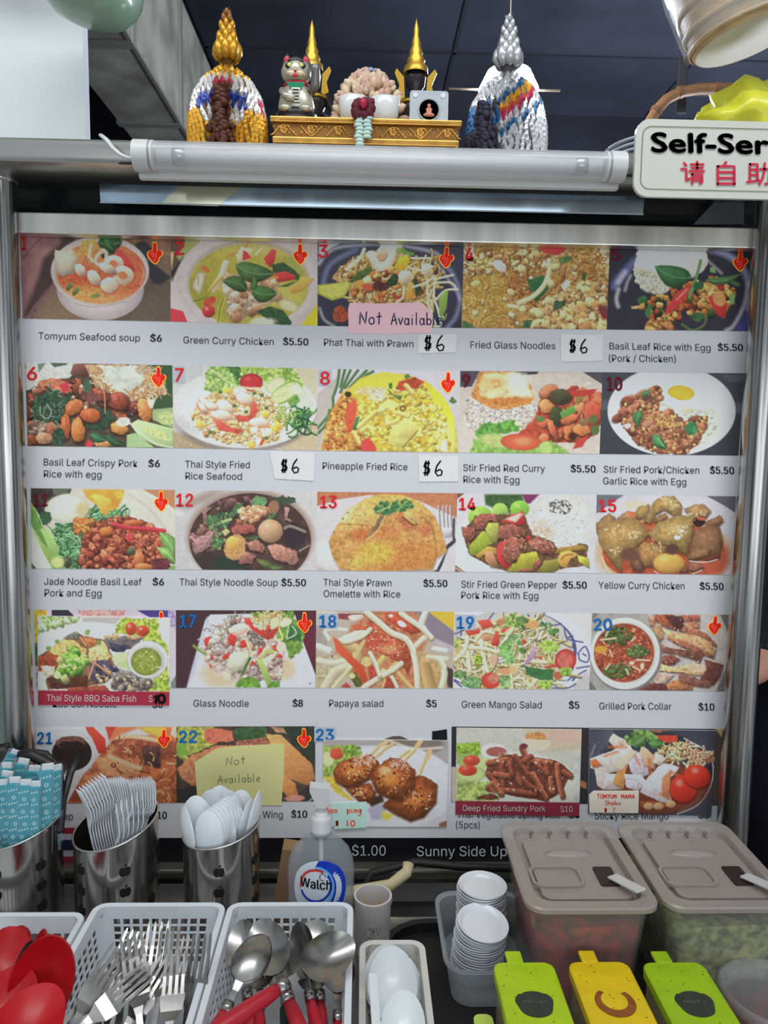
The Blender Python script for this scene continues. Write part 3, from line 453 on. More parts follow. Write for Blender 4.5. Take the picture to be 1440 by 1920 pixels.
def p9(p):
    p.fill((176,170,166),(196,188,184)); p.poly([(60,50),(250,50),(170,200),(60,200)],(64,66,74)); p.poly([(300,50),(800,50),(760,110),(620,110)],(56,56,64)); p.poly([(1180,50),(1400,50),(1400,190)],(66,66,76),soft=8); p.poly([(660,90),(1200,60),(1390,180),(1380,830),(640,830)],(190,182,176),tex=.05)
    p.poly([(600,650),(700,500),(820,400),(900,380),(1060,260),(1380,260),(1380,520),(1300,640),(1220,720),(900,720)],(176,66,46),n=14,tex=.35,ts=40,lit=.1); p.chunks(70,[(740,540),(820,300),(1060,240),(1370,280),(1370,520),(1240,680),(800,700)],(28,66),[(190,84,56),(176,60,44),(206,106,66),(150,50,40)],seed=4,out=.5,hl=.2)
    for (x,y,a,b,ro,c) in ((885,240,84,56,-30,(196,110,76)),(870,380,72,66,20,(206,130,76)),(1000,290,110,70,0,(60,60,40)),(960,480,60,100,0,(50,60,36)),(1090,610,62,90,15,(206,110,60)),(1190,600,84,56,10,(206,120,66)),(1230,400,24,90,20,(206,130,90)),(930,610,34,90,-20,(196,90,60)),(1290,440,80,110,0,(190,76,56)),(1080,500,90,40,-20,(190,96,60))): p.ell(x,y+10,a+8,b+6,(80,34,26),rot=ro,soft=14); p.ell(x,y,a,b,c,rot=ro,n=14,lit=.5,tex=.2)
    p.ell(1110,660,40,36,(60,28,20),soft=16); p.poly([(990,440),(1110,370),(1150,430),(1010,500)],(84,140,62),lit=.4); p.ell(810,500,40,32,(84,112,56),hl=.2); p.ell(1180,290,34,66,(120,120,60),rot=20,lit=.3); p.ell(1210,530,40,42,(120,96,60),hl=.2); p.ell(1320,600,40,50,(74,100,50)); p.ell(1300,500,44,40,(84,96,50)); p.poly([(1110,780),(1150,700),(1270,640),(1200,760)],(180,56,46)); p.poly([(1060,240),(1340,220),(1300,270),(1120,300)],(176,50,44))
    p.poly([(90,460),(110,330),(200,260),(760,320),(765,480),(660,590),(400,640),(200,610),(110,560)],(196,188,184),n=12,tex=.1); p.chunks(420,[(95,460),(130,320),(760,340),(750,500),(650,590),(220,620),(120,560)],(9,17),[(206,200,196),(186,178,172),(214,208,206),(170,158,150)],asp=2.2,seed=5,out=.2)
    e=[(160,290),(200,170),(240,70),(300,50),(560,55),(690,120),(760,280),(720,360),(500,410),(340,400)]; p.poly(e,(196,130,66),n=10,tex=.4,ts=26); p.poly([(240,190),(290,80),(560,65),(680,150),(735,290),(600,350),(400,330),(260,280)],(222,204,150),n=22,soft=24,tex=.25,ts=50); p.ell(590,150,110,80,(214,216,206),soft=50,n=20); p.ell(640,260,90,50,(216,214,196),soft=40,n=20); p.ell(370,170,120,56,(220,180,120),soft=40,n=14); p.curve([(360,150),(420,150),(430,190),(380,200)],14,(196,130,60),soft=8); p.ell(500,330,200,36,(190,112,50),soft=20,tex=.4,ts=12,n=10,rot=-3)
    p.poly([(200,640),(260,540),(420,530),(560,510),(630,540),(600,620),(400,640),(220,680)],(84,150,60),n=22,tex=.45,ts=24); p.poly([(150,830),(190,690),(420,640),(700,780),(900,700),(1080,810),(1080,830)],(126,172,78),n=16,tex=.3,ts=30); p.ell(380,700,140,60,(170,190,110),rot=10,rim=.1,tex=.1); p.ell(600,540,30,22,(206,216,180))
    p.ell(625,715,186,78,(204,86,58),rot=3,rim=.15); p.ell(640,710,80,34,(222,130,84),soft=14,n=10); p.ell(860,770,60,60,(160,196,110),soft=10); p.ell(370,60,20,5,(250,250,250)) if 0 else None; p.ell(1255,168,26,9,(240,238,232))
    p.ell(120,110,44,50,(66,44,50))
def p10(p):
    p.fill((56,62,74),(44,50,60)); p.poly([(1150,60),(1400,60),(1400,130),(1220,130)],(76,82,100),soft=20); p.poly([(40,300),(110,300),(110,380),(40,400)],(70,78,96),soft=20); p.poly([(1270,330),(1400,320),(1400,420),(1280,420)],(80,88,104),soft=30)
    p.ell(690,400,596,420,(206,212,222),rim=.05); p.ell(700,430,520,340,(196,204,216),soft=50); p.ell(720,420,480,330,(206,212,214),soft=60); p.ell(930,500,210,220,(200,208,196),soft=70,rot=-30); p.ell(790,330,250,140,(214,216,214),soft=30,n=20)
    p.chunks(120,[(780,400),(1080,380),(1100,560),(960,720),(860,500)],(8,14),[(214,218,206),(190,196,176)],asp=2.4,seed=3,out=.12); p.curve([(580,330),(640,350),(700,380)],14,(170,176,150),soft=12); p.ell(840,400,70,24,(186,188,160),soft=18)
    p.ell(780,230,122,68,(224,182,44),rot=8,n=6,rim=.12)
    m=[(180,470),(240,300),(400,240),(560,180),(605,210),(570,330),(560,400),(740,440),(820,510),(880,460),(1030,450),(1000,560),(940,720),(800,800),(560,800),(370,710),(280,600)]; p.poly(m,(150,94,66),n=16,tex=.4,ts=24,edge=.2); p.chunks(70,m,(30,70),[(160,100,76),(140,84,62),(120,66,50),(176,120,92)],asp=2.4,seed=4,out=.45,ang=(-30,20)); p.chunks(230,m,(7,17),[(206,150,96),(190,120,76),(170,96,60),(226,180,110),(110,60,44)],asp=1.5,seed=5,out=.4)
    p.chunks(110,[(440,430),(740,450),(800,540),(620,560),(440,480)],(6,13),[(214,160,96),(196,130,76)],seed=6,out=.4)
    p.leaf(400,390,370,545,90,(60,116,70)); p.ell(875,560,60,62,(56,120,72),n=16,tex=.3); p.leaf(520,620,650,750,95,(62,128,72)); p.leaf(400,250,500,200,40,(70,130,80)); p.ell(280,540,34,24,(200,190,200),n=8); p.line([(560,650),(620,730)],7,(150,200,150)); p.ell(460,280,46,24,(90,60,56),rot=-20); p.ell(760,480,40,26,(120,80,66))
def p11(p):
    p.fill((196,194,186)); p.tex(np.ones(p.X.shape),.04,200,2); p.poly([(1080,60),(1400,60),(1400,260),(1280,170)],(176,122,84)); p.curve([(1080,90),(1270,190),(1390,280)],22,(214,208,196),soft=8); p.curve([(940,100),(1150,250),(1330,480)],14,(176,174,166),soft=20); p.poly([(40,480),(160,640),(280,800),(60,800)],(204,206,200)); p.poly([(40,740),(100,806),(40,806)],(80,76,76))
    p.poly([(40,50),(420,55),(400,110),(200,240),(220,380),(120,300),(40,180)],(52,46,46),tex=.3); p.poly([(240,55),(410,55),(380,100),(250,110)],(80,96,80))
    m=[(230,440),(400,360),(560,240),(700,250),(880,260),(900,340),(700,400),(520,500),(500,800),(330,800),(300,640)]; p.poly(m,(74,130,84),n=14,tex=.3,ts=24); p.strands(240,m,(70,170),13,[(110,170,120),(84,150,96),(130,184,136),(60,110,70)],3,(30,80),3,out=.5)
    p.poly([(520,60),(910,62),(900,130),(850,240),(750,270),(640,200),(560,140)],(206,150,52),soft=14,tex=.15,ts=60); p.poly([(600,130),(640,100),(780,150),(790,190),(740,220),(770,270),(760,310),(700,290),(650,180)],(224,176,70),n=8,lit=.3); p.ell(860,110,44,36,(226,180,60),n=8)
    p.ell(375,240,206,136,(196,200,190),rot=-8,rim=.1); p.ell(360,210,160,90,(212,212,206),rot=-8,soft=60); p.ell(520,250,60,70,(190,176,130),soft=50)
    m=[(440,400),(460,330),(600,330),(900,310),(1080,370),(1330,480),(1340,640),(1300,800),(500,800),(510,560),(460,470)]; p.poly([(490,720),(520,520),(700,380),(940,320),(1280,450),(1340,740),(1300,800),(500,800)],(110,50,40),n=14,tex=.4); p.chunks(300,[(500,790),(530,520),(640,360),(950,320),(1310,470),(1340,640),(1300,800)],(16,44),[(150,72,54),(170,88,62),(130,56,46),(190,106,70),(110,46,40)],seed=4,out=.6,hl=.35); p.chunks(60,[(440,450),(460,330),(620,340),(560,480)],(16,32),[(206,130,66),(214,146,76),(190,100,50)],seed=5,out=.5)
    for (x,y,a,b,ro,c) in ((740,450,60,36,0,(206,110,50)),(1050,700,46,66,-10,(190,110,66)),(1080,780,80,30,0,(196,116,60)),(975,640,46,36,0,(70,80,60)),(380,740,46,56,0,(66,70,50)),(1000,370,90,26,0,(196,96,56))): p.ell(x,y,a,b,c,rot=ro,n=8,lit=.5,hl=.2)
    p.poly([(910,510),(970,460),(1000,520),(950,560)],(206,62,66),lit=.4); p.curve([(820,390),(940,420),(1100,430),(1280,450)],44,(186,50,60),sh=.3); p.leaf(1380,700,1240,460,140,(110,160,86)); p.leaf(1390,760,1210,600,100,(130,176,96)); p.ell(1350,800,60,30,(110,160,80)); p.ell(1250,760,90,60,(96,44,50),n=14,tex=.5)
    p.poly([(35,180),(90,250),(160,440),(300,620),(300,680),(230,680),(130,560),(40,380)],(96,146,72),n=5,tex=.2,ts=50); p.poly([(130,430),(200,430),(310,620),(290,680),(230,670)],(150,196,110),lit=.2); p.poly([(60,420),(150,560),(300,690),(350,780),(320,806),(240,800),(150,640)],(136,176,90),lit=.2); p.ell(290,740,60,50,(190,214,130),soft=20); p.ell(170,330,60,60,(50,84,60),n=20,tex=.3); p.curve([(60,220),(120,330),(170,450)],12,(150,190,110))
def p12(p):
    p.fill((180,182,190),(186,188,196),0); p.ell(740,480,600,450,(160,146,140),soft=30); p.ell(738,480,578,428,(150,132,122),soft=10); p.ell(740,510,566,438,(66,48,46)); c=p.mell(740,510,560,432); p.tex(c,.4,60,4); p.ell(80,250,40,30,(206,210,216),soft=30); p.ell(300,120,200,40,(150,136,128),rot=-24,soft=50)
    p.clip=c; p.ell(300,700,180,120,(52,44,42),soft=60); p.ell(1150,470,120,120,(46,36,46),soft=40); p.ell(560,720,180,70,(36,50,44),n=24); p.clip=None
    p.chunks(40,[(200,460),(430,420),(400,600),(230,620)],(20,46),[(150,110,110),(170,124,120),(120,84,84)],seed=3,out=.4)
    for q,cc in (([(185,480),(240,500),(330,440),(400,430),(390,560),(240,640),(220,560)],(160,118,118)),([(290,220),(400,190),(340,250),(350,390),(310,360)],(130,96,92)),([(900,570),(950,540),(1050,560),(1180,620),(1190,700),(1150,750),(1060,710),(960,690)],(170,116,104)),([(700,530),(800,510),(880,570),(860,630),(740,600)],(160,106,94)),([(600,660),(700,610),(790,660),(760,730),(650,730)],(150,96,92)),([(560,410),(640,340),(780,370),(790,440),(680,450),(570,450)],(160,84,76)),([(1060,200),(1110,210),(1090,300),(1170,360),(1060,320)],(150,116,110)),([(230,440),(280,370),(350,400),(300,450)],(130,90,80))): p.poly([(x+6,y+14) for x,y in q],(40,28,28),soft=14); p.poly(q,cc,n=16,lit=.4,tex=.35,ts=16)
    p.curve([(1060,400),(1120,380),(1250,430)],26,(130,120,110)); p.curve([(440,220),(520,140),(550,200)],18,(150,130,124)); p.curve([(1200,610),(1290,560)],12,(150,140,130)); p.chunks(12,(620,160,160,60),(24,44),[(110,76,78),(90,62,62)],seed=8)
    for q in ([(530,290),(600,190),(680,150),(660,230),(560,310)],[(890,310),(950,210),(1000,260),(930,320)],[(680,490),(840,470),(780,510)],[(340,290),(430,270),(480,350),(370,400),(330,340)],[(380,560),(420,470),(510,500),(450,610)]): p.poly(q,(66,104,66),n=12,tex=.4,ts=14)
    p.specks(90,[(340,280),(520,260),(560,330),(480,600),(390,600)],(8,20),[(80,130,80),(120,156,96),(50,90,60)],5); p.ell(820,160,70,56,(90,140,90),n=20,tex=.5,ts=10); p.ell(1050,140,80,40,(50,70,56),n=26,tex=.4,ts=10); p.line([(480,340),(560,315)],26,(150,180,120)); p.poly([(470,430),(520,400),(555,430),(510,470)],(176,184,120)); p.leaf(800,690,1030,750,70,(86,100,56)); p.leaf(920,760,1050,760,60,(76,96,56))
    p.chunks(80,[(610,340),(660,220),(760,190),(930,220),(840,300),(760,350)],(14,34),[(196,140,100),(206,156,110),(170,104,76),(220,176,140)],asp=2.6,seed=6,out=.45)
    p.ell(935,435,122,116,(60,36,30),soft=14); p.ell(930,425,116,110,(186,146,112),n=6,lit=.5,tex=.1,rim=.15,hl=.15); p.ell(960,200,50,60,(140,100,76),soft=6)
    p.ell(600,570,98,118,(186,140,86),n=16,tex=.3,ts=14,rot=20); p.poly([(525,510),(560,470),(640,490),(630,590),(570,610),(525,590)],(214,166,80),lit=.4)
def p13(p):
    p.fill((176,110,76)); p.tex(np.ones(p.X.shape),.12,30,3); p.poly([(40,200),(260,130),(560,90),(1000,140),(1370,310),(1370,830),(40,830)],(192,190,200)); p.poly([(40,760),(160,810),(40,830)],(176,172,170)); p.ell(150,640,120,110,(206,210,210),soft=80)
    for x in (1200,1240,1275,1310): p.curve([(x,200),(x+8,350),(x+14,450)],18,(150,150,166),sh=.5)
    p.poly([(1190,330),(1330,330),(1320,480),(1240,480)],(170,170,186),sh=0) if 0 else p.poly([(1240,400),(1335,400),(1320,490),(1260,500)],(176,176,190),lit=.5); p.curve([(1345,320),(1340,480),(1350,520)],24,(60,60,70)); p.poly([(1280,560),(1360,500),(1360,540),(1290,600),(1210,820),(1150,815)],(46,50,60)); p.poly([(1340,570),(1370,560),(1240,820),(1200,820)],(190,194,206)); p.poly([(1190,650),(1260,640),(1180,800),(1150,810)],(206,206,210))
    m=[(155,530),(240,370),(340,230),(500,130),(640,85),(860,90),(1030,160),(1160,290),(1240,460),(1275,620),(1180,680),(1140,790),(700,812),(380,812),(270,795),(200,680)]; p.poly([(x+6,y+22) for x,y in m],(150,130,120),soft=24); p.poly(m,(196,142,76),n=10,tex=.25,ts=50); c=p.mpoly(m,6); p.clip=c
    p.ell(420,260,220,130,(204,172,96),soft=80,rot=-30); p.ell(820,150,300,90,(200,170,84),soft=70); p.ell(850,680,400,150,(190,122,60),soft=110); p.ell(600,640,160,100,(204,168,66),soft=70); p.ell(440,730,90,60,(206,176,80),soft=50); p.ell(320,260,110,60,(206,190,140),rot=-50,soft=50); p.ell(900,340,110,70,(176,96,60),soft=50,rot=30); p.ell(470,470,100,60,(184,100,56),soft=50); p.ell(690,440,120,60,(190,116,60),soft=60); p.ell(1080,420,60,60,(184,104,66),soft=40)
    p.tex(c,.22,22,5); p.tex(c,.15,9,8); p.poly([(505,525),(560,400),(620,290),(700,290),(640,390),(560,470)],(120,96,66),soft=14,tex=.4); p.poly([(560,350),(620,260),(640,290),(580,400)],(190,160,96),n=8)
    p.curve([(510,520),(620,430),(720,250),(780,240)],8,(226,196,130),soft=6); p.curve([(860,240),(960,270),(1010,370),(960,360),(870,290)],18,(206,166,90),soft=8); p.poly([(870,240),(990,270),(1000,370),(880,300)],(196,160,90),lit=.3); p.curve([(860,300),(950,370),(1000,370)],14,(90,60,36),soft=10); p.curve([(1130,360),(1180,620),(1140,780)],12,(150,96,50),soft=12); p.curve([(245,370),(400,370),(530,380)],10,(160,100,56),soft=14)
    p.specks(90,m,(3,9),[(226,190,120),(120,90,50),(220,170,90),(96,96,50)],6); p.clip=None
    p.specks(60,(700,220,100,60),(10,24),[(56,110,66),(80,140,80),(40,84,50)],7); p.specks(60,(860,190,90,55),(10,24),[(50,104,56),(90,150,80),(40,84,50)],8); p.line([(620,250),(740,200)],14,(140,180,110)); p.line([(810,240),(900,150)],14,(110,160,90))
def p14(p):
    p.fill((190,194,206)); p.ell(120,650,260,300,(204,208,214),soft=90); p.poly([(0,730),(120,815),(0,815)],(110,70,56)); p.poly([(20,760),(110,812),(80,820),(10,770)],(176,150,130)); p.poly([(0,50),(110,50),(30,110),(0,160)],(110,70,44)); p.poly([(300,60),(660,60),(690,160),(540,250),(400,200),(310,160)],(52,84,46),soft=16,tex=.4,ts=18); p.poly([(660,60),(830,60),(740,150),(700,150)],(110,40,86),soft=8)
    p.ell(260,280,120,106,(130,176,60),lit=.4,hl=.2); p.ell(450,220,76,76,(140,190,80),lit=.3); p.ell(640,200,92,80,(120,180,60),lit=.3,hl=.3)
    p.ell(1040,330,325,270,(204,208,208),n=8,tex=.05,rim=.06); p.ell(860,420,100,90,(190,160,130),soft=60,rot=40); p.chunks(380,(1040,330,300,240),(7,12),[(214,218,218),(200,204,206),(222,224,222)],asp=2.4,seed=3,out=.1,lit=.25); p.specks(90,(1030,180,110,75),(5,9),[(36,34,34),(60,56,50)],4)
    m=[(150,640),(90,430),(210,270),(420,250),(690,260),(760,450),(960,520),(1000,580),(1280,540),(1300,740),(1100,770),(900,810),(560,812),(330,740)]; p.poly(m,(96,66,48),n=14,tex=.4)
    for q,c in (([(150,560),(290,400),(400,520),(330,560),(240,650),(160,640)],(140,160,50)),([(295,380),(340,330),(440,330),(420,540),(360,500)],(150,160,70)),([(210,650),(330,560),(410,580),(420,640),(300,640),(250,680)],(176,140,60)),([(300,620),(380,600),(440,770),(360,760),(310,700)],(170,120,84)),([(500,790),(640,640),(800,610),(830,690),(760,790),(560,810)],(160,160,50)),([(820,790),(880,700),(1010,680),(1020,770),(960,812),(830,812)],(130,126,50)),([(960,640),(1000,580),(1260,545),(1280,590),(1040,620)],(150,120,50)),([(1190,640),(1300,680),(1310,770),(1210,710)],(176,180,60)),([(450,330),(560,260),(670,220),(690,350),(620,360),(540,340)],(196,50,50)),([(415,620),(430,540),(540,480),(520,600),(560,740),(500,790),(430,700)],(196,46,50)),([(690,460),(750,470),(730,510),(700,500)],(190,40,46))): p.poly([(x+4,y+10) for x,y in q],(60,40,26),soft=10,a=.7); p.poly(q,c,n=6,lit=.5,tex=.12)
    p.poly([(500,300),(640,240),(670,250),(600,330)],(226,190,180),soft=14)
    for q in ([(200,290),(260,250),(400,250),(440,320),(330,320),(290,400),(210,400)],[(75,370),(210,380),(220,460),(160,520),(90,450)],[(440,370),(560,340),(690,400),(700,470),(560,470),(420,500),(430,430)],[(480,560),(560,460),(690,500),(640,620),(600,710),(520,720),(460,640)],[(720,520),(800,470),(880,490),(990,570),(950,650),(840,620),(740,560)],[(650,790),(720,770),(800,800),(790,812),(650,812)],[(760,740),(840,690),(850,730),(790,780)]): p.poly([(x+6,y+12) for x,y in q],(44,26,20),soft=12); p.poly(q,(136,76,64),n=16,tex=.5,ts=13,lit=.4)
    p.specks(60,(590,560,110,120),(4,9),[(206,160,140),(180,120,100)],5); p.specks(40,(850,550,120,50),(4,8),[(206,170,150)],6); p.poly([(1005,690),(1030,620),(1110,600),(1200,640),(1130,680),(1090,770),(1030,750)],(196,150,66),lit=.5,n=5); p.curve([(1040,690),(1080,650),(1150,640)],14,(130,84,40),soft=6); p.curve([(1210,540),(1290,560),(1280,620)],18,(110,84,60))
def p15(p):
    p.fill((186,188,204)); p.poly([(60,60),(330,60),(60,240)],(96,98,112),tex=.15); p.poly([(1060,60),(1400,60),(1400,260),(1250,160)],(84,86,102),tex=.15,ts=10); p.ell(700,460,690,440,(196,198,216),rim=.05,soft=8); p.ell(690,600,620,330,(190,150,90),soft=60); p.ell(690,600,570,300,(164,70,44)); p.tex(p.mell(690,600,570,300),.25,60,3); p.ell(1180,680,110,160,(176,76,54),soft=60,rot=20); p.ell(430,160,120,40,(196,190,170),soft=30)
    for q,c in (([(60,340),(120,270),(180,235),(240,280),(200,380),(70,420)],(150,118,74)),([(240,290),(350,210),(440,240),(460,300),(360,300)],(166,120,80)),([(410,230),(470,170),(560,150),(540,260),(460,290)],(176,140,80)),([(500,310),(600,120),(680,75),(800,80),(860,160),(850,240),(780,250),(690,200),(620,240),(560,330)],(178,142,84)),([(590,290),(700,230),(730,270),(620,330)],(150,108,70)),([(880,200),(980,145),(1080,160),(1130,210),(1080,280),(960,270)],(166,128,80)),([(1060,320),(1220,250),(1245,300),(1200,350),(1120,350)],(150,106,70)),([(960,400),(1100,340),(1210,360),(1240,480),(1210,620),(1050,650),(910,680),(940,540)],(140,98,68)),([(75,400),(200,310),(420,270),(540,380),(550,440),(440,540),(310,590),(290,780),(220,700),(140,590),(90,500)],(168,132,76)),([(540,420),(640,320),(860,250),(970,260),(960,420),(900,620),(840,590),(800,520),(720,540),(620,500)],(172,140,80)),([(415,580),(500,500),(720,540),(700,640),(600,720),(500,730),(440,650)],(162,118,68)),([(380,700),(430,610),(520,730),(480,780),(400,760)],(120,80,58)),([(920,700),(1010,690),(1070,730),(990,780),(920,760)],(140,84,66)),([(820,790),(900,700),(920,780)],(130,76,56)),([(1060,660),(1210,600),(1210,640),(1100,680)],(120,62,46)),([(910,640),(1000,550),(1130,560),(1110,620),(960,670)],(150,104,72))): p.poly([(x+6,y+18) for x,y in q],(66,40,26),soft=18,a=.85); p.poly(q,c,n=12,lit=.35,tex=.2,ts=26,edge=.28)
    p.tex(p.mpoly([(60,300),(700,60),(1250,200),(1240,650),(300,780)]),.12,10,6); p.ell(740,700,146,94,(206,156,72),lit=.4,rim=.15,hl=.15); p.ell(1020,310,60,50,(40,24,24),n=8); p.ell(1040,285,46,16,(180,80,50),rot=10); p.ell(770,570,60,50,(80,50,46),soft=16,n=8); p.ell(380,620,90,60,(96,60,50),soft=20)
    for reg,n in (((400,430,90,40),26),((820,390,100,60),34),((770,150,60,50),18),((240,590,50,40),14),((1000,250,80,30),14),((230,400,100,60),14),((600,540,80,50),12),((690,100,40,14),8)): p.strands(n,reg,(10,40),5,[(236,216,180),(226,200,150)],n,(0,80),4,sh=0,out=0)
    p.ell(820,460,34,20,(240,240,236),n=8); p.ell(860,400,18,14,(236,236,230)); p.curve([(930,680),(1080,690),(1190,665)],8,(236,226,220)); p.curve([(120,640),(150,730),(200,800)],8,(236,220,214)); p.curve([(600,770),(660,812)],6,(236,226,220)); p.curve([(960,800),(1045,765)],8,(230,220,214)); p.ell(400,245,40,22,(200,96,66),rot=30)
def p16(p):
    p.fill((186,176,196)); p.poly([(40,40),(160,40),(160,100),(80,100),(80,350),(40,350)],(196,166,50),tex=.3); p.poly([(40,350),(84,350),(84,600),(40,560)],(50,96,70),tex=.4); p.poly([(210,40),(360,40),(420,100),(210,100)],(40,38,56)); p.poly([(1000,44),(1290,44),(1300,110),(1120,110)],(60,50,130)); p.poly([(450,44),(900,44),(880,100),(480,100)],(206,140,140),tex=.5,ts=12); p.poly([(1290,44),(1365,44),(1365,200),(1300,200)],(160,140,190),tex=.5,ts=12); p.poly([(1300,200),(1365,240),(1365,780),(1300,780)],(190,186,204)); p.poly([(1320,720),(1370,640),(1370,790),(1320,790)],(110,120,120)); p.poly([(60,560),(85,560),(85,760),(60,760)],(150,140,160),tex=.6,ts=10)
def p31(p):
    p.fill((206,206,206)); p.poly([(500,110),(860,110),(800,170),(500,150)],(170,170,172)); p.ell(560,460,560,310,(214,216,216),soft=8,rim=.04); p.poly([(80,90),(480,100),(440,160),(160,220),(85,270)],(150,180,120),n=14); p.chunks(80,[(90,95),(470,100),(420,150),(170,210),(90,260)],(16,30),[(150,186,120),(180,204,150),(120,160,90),(206,216,190)],seed=3,out=.3); p.line([(90,130),(160,220)],24,(210,220,210))
    p.poly([(860,110),(1190,130),(1220,300),(1290,380),(1310,800),(1090,800),(1200,640),(1060,300),(900,270),(780,270)],(150,176,60),n=26,tex=.5,ts=20); p.specks(130,[(870,120),(1180,140),(1300,400),(1300,790),(1150,790),(1230,560),(1120,330)],(8,20),[(186,206,80),(110,146,46),(200,216,110)],4)
    m=[(90,470),(200,400),(330,300),(430,240),(520,280),(700,320),(760,420),(830,640),(700,720),(500,770),(180,780),(150,690),(220,620),(90,610)]; p.poly(m,(120,84,62),n=12,tex=.5,ts=30)
    for q,c in (([(200,400),(330,310),(440,330),(530,400),(560,560),(470,620),(330,560),(250,560),(170,500)],(206,160,96)),([(90,480),(200,430),(330,500),(260,570),(90,610)],(150,66,44)),([(560,400),(690,330),(770,470),(690,560),(560,510)],(224,196,130)),([(330,300),(440,240),(500,290),(420,320)],(110,120,110)),([(510,290),(620,310),(640,350),(560,390)],(190,110,60)),([(700,300),(900,280),(1070,290),(1000,390),(850,430),(740,400)],(96,90,96)),([(750,350),(940,370),(880,430),(770,430)],(54,54,80)),([(900,280),(1050,290),(960,320)],(190,150,96)),([(570,520),(700,500),(800,560),(820,640),(700,720),(560,700)],(76,66,88)),([(180,680),(400,620),(560,660),(540,760),(200,770)],(80,46,36)),([(820,580),(1000,620),(1190,720),(1100,790),(760,770)],(120,116,116)),([(360,760),(700,740),(760,800),(360,800)],(150,70,50)),([(120,560),(240,560),(240,640),(130,660)],(214,200,170))): p.poly(q,c,n=14,tex=.4,ts=22,lit=.3)
    p.chunks(40,[(640,570),(820,560),(800,660),(620,720)],(10,26),[(60,56,90),(150,140,150),(40,36,50),(190,160,110)],seed=5); p.chunks(50,[(840,620),(1170,700),(1080,790),(780,770)],(12,30),[(150,140,130),(80,80,90),(190,170,130),(110,96,90)],seed=6)
    p.poly([(790,460),(930,430),(940,600),(820,560)],(176,200,140)); p.ell(850,480,80,40,(190,210,160),rot=-14); p.specks(12,(800,290,90,20),(10,20),[(190,160,110)],7)
    for (x,y,a,b) in ((950,215,52,62),(1060,235,60,52)): p.ell(x,y,a,b,(186,62,44),lit=.4,hl=.5)
    p.chunks(60,[(250,640),(290,480),(400,390),(560,470),(540,590),(380,640),(380,700)],(20,42),[(110,166,60),(140,186,80),(70,130,50),(190,200,120)],asp=1.4,seed=8,out=.4,lit=.6); p.ell(265,645,34,36,(190,206,160)); p.poly([(520,270),(530,220),(575,225),(560,275)],(120,160,80)); p.ell(185,395,26,20,(110,150,80)); p.ell(265,332,24,20,(110,150,80)); p.ell(655,345,20,26,(110,140,70))
    for P in ([(640,480),(600,560),(560,680)],[(560,510),(650,560),(730,620)],[(480,300),(530,370)]): p.line(P,20,(190,130,96),sh=.3)
    p.ell(1105,505,188,176,(150,150,150),soft=10); p.ell(1105,500,186,172,(206,210,212)); p.ell(1108,512,160,140,(176,182,180),soft=20); p.ell(1092,520,142,128,(130,148,56),rim=.15); p.tex(p.mell(1092,520,142,128),.2,18,9); p.specks(60,(1092,520,130,116),(3,9),[(170,186,90),(96,120,40),(206,216,150)],10); p.line([(1180,570),(1220,572)],9,(230,230,210)); p.ell(1145,475,12,8,(240,240,220))
    p.poly([(84,786),(1320,800),(1320,960),(84,960)],(150,30,52))
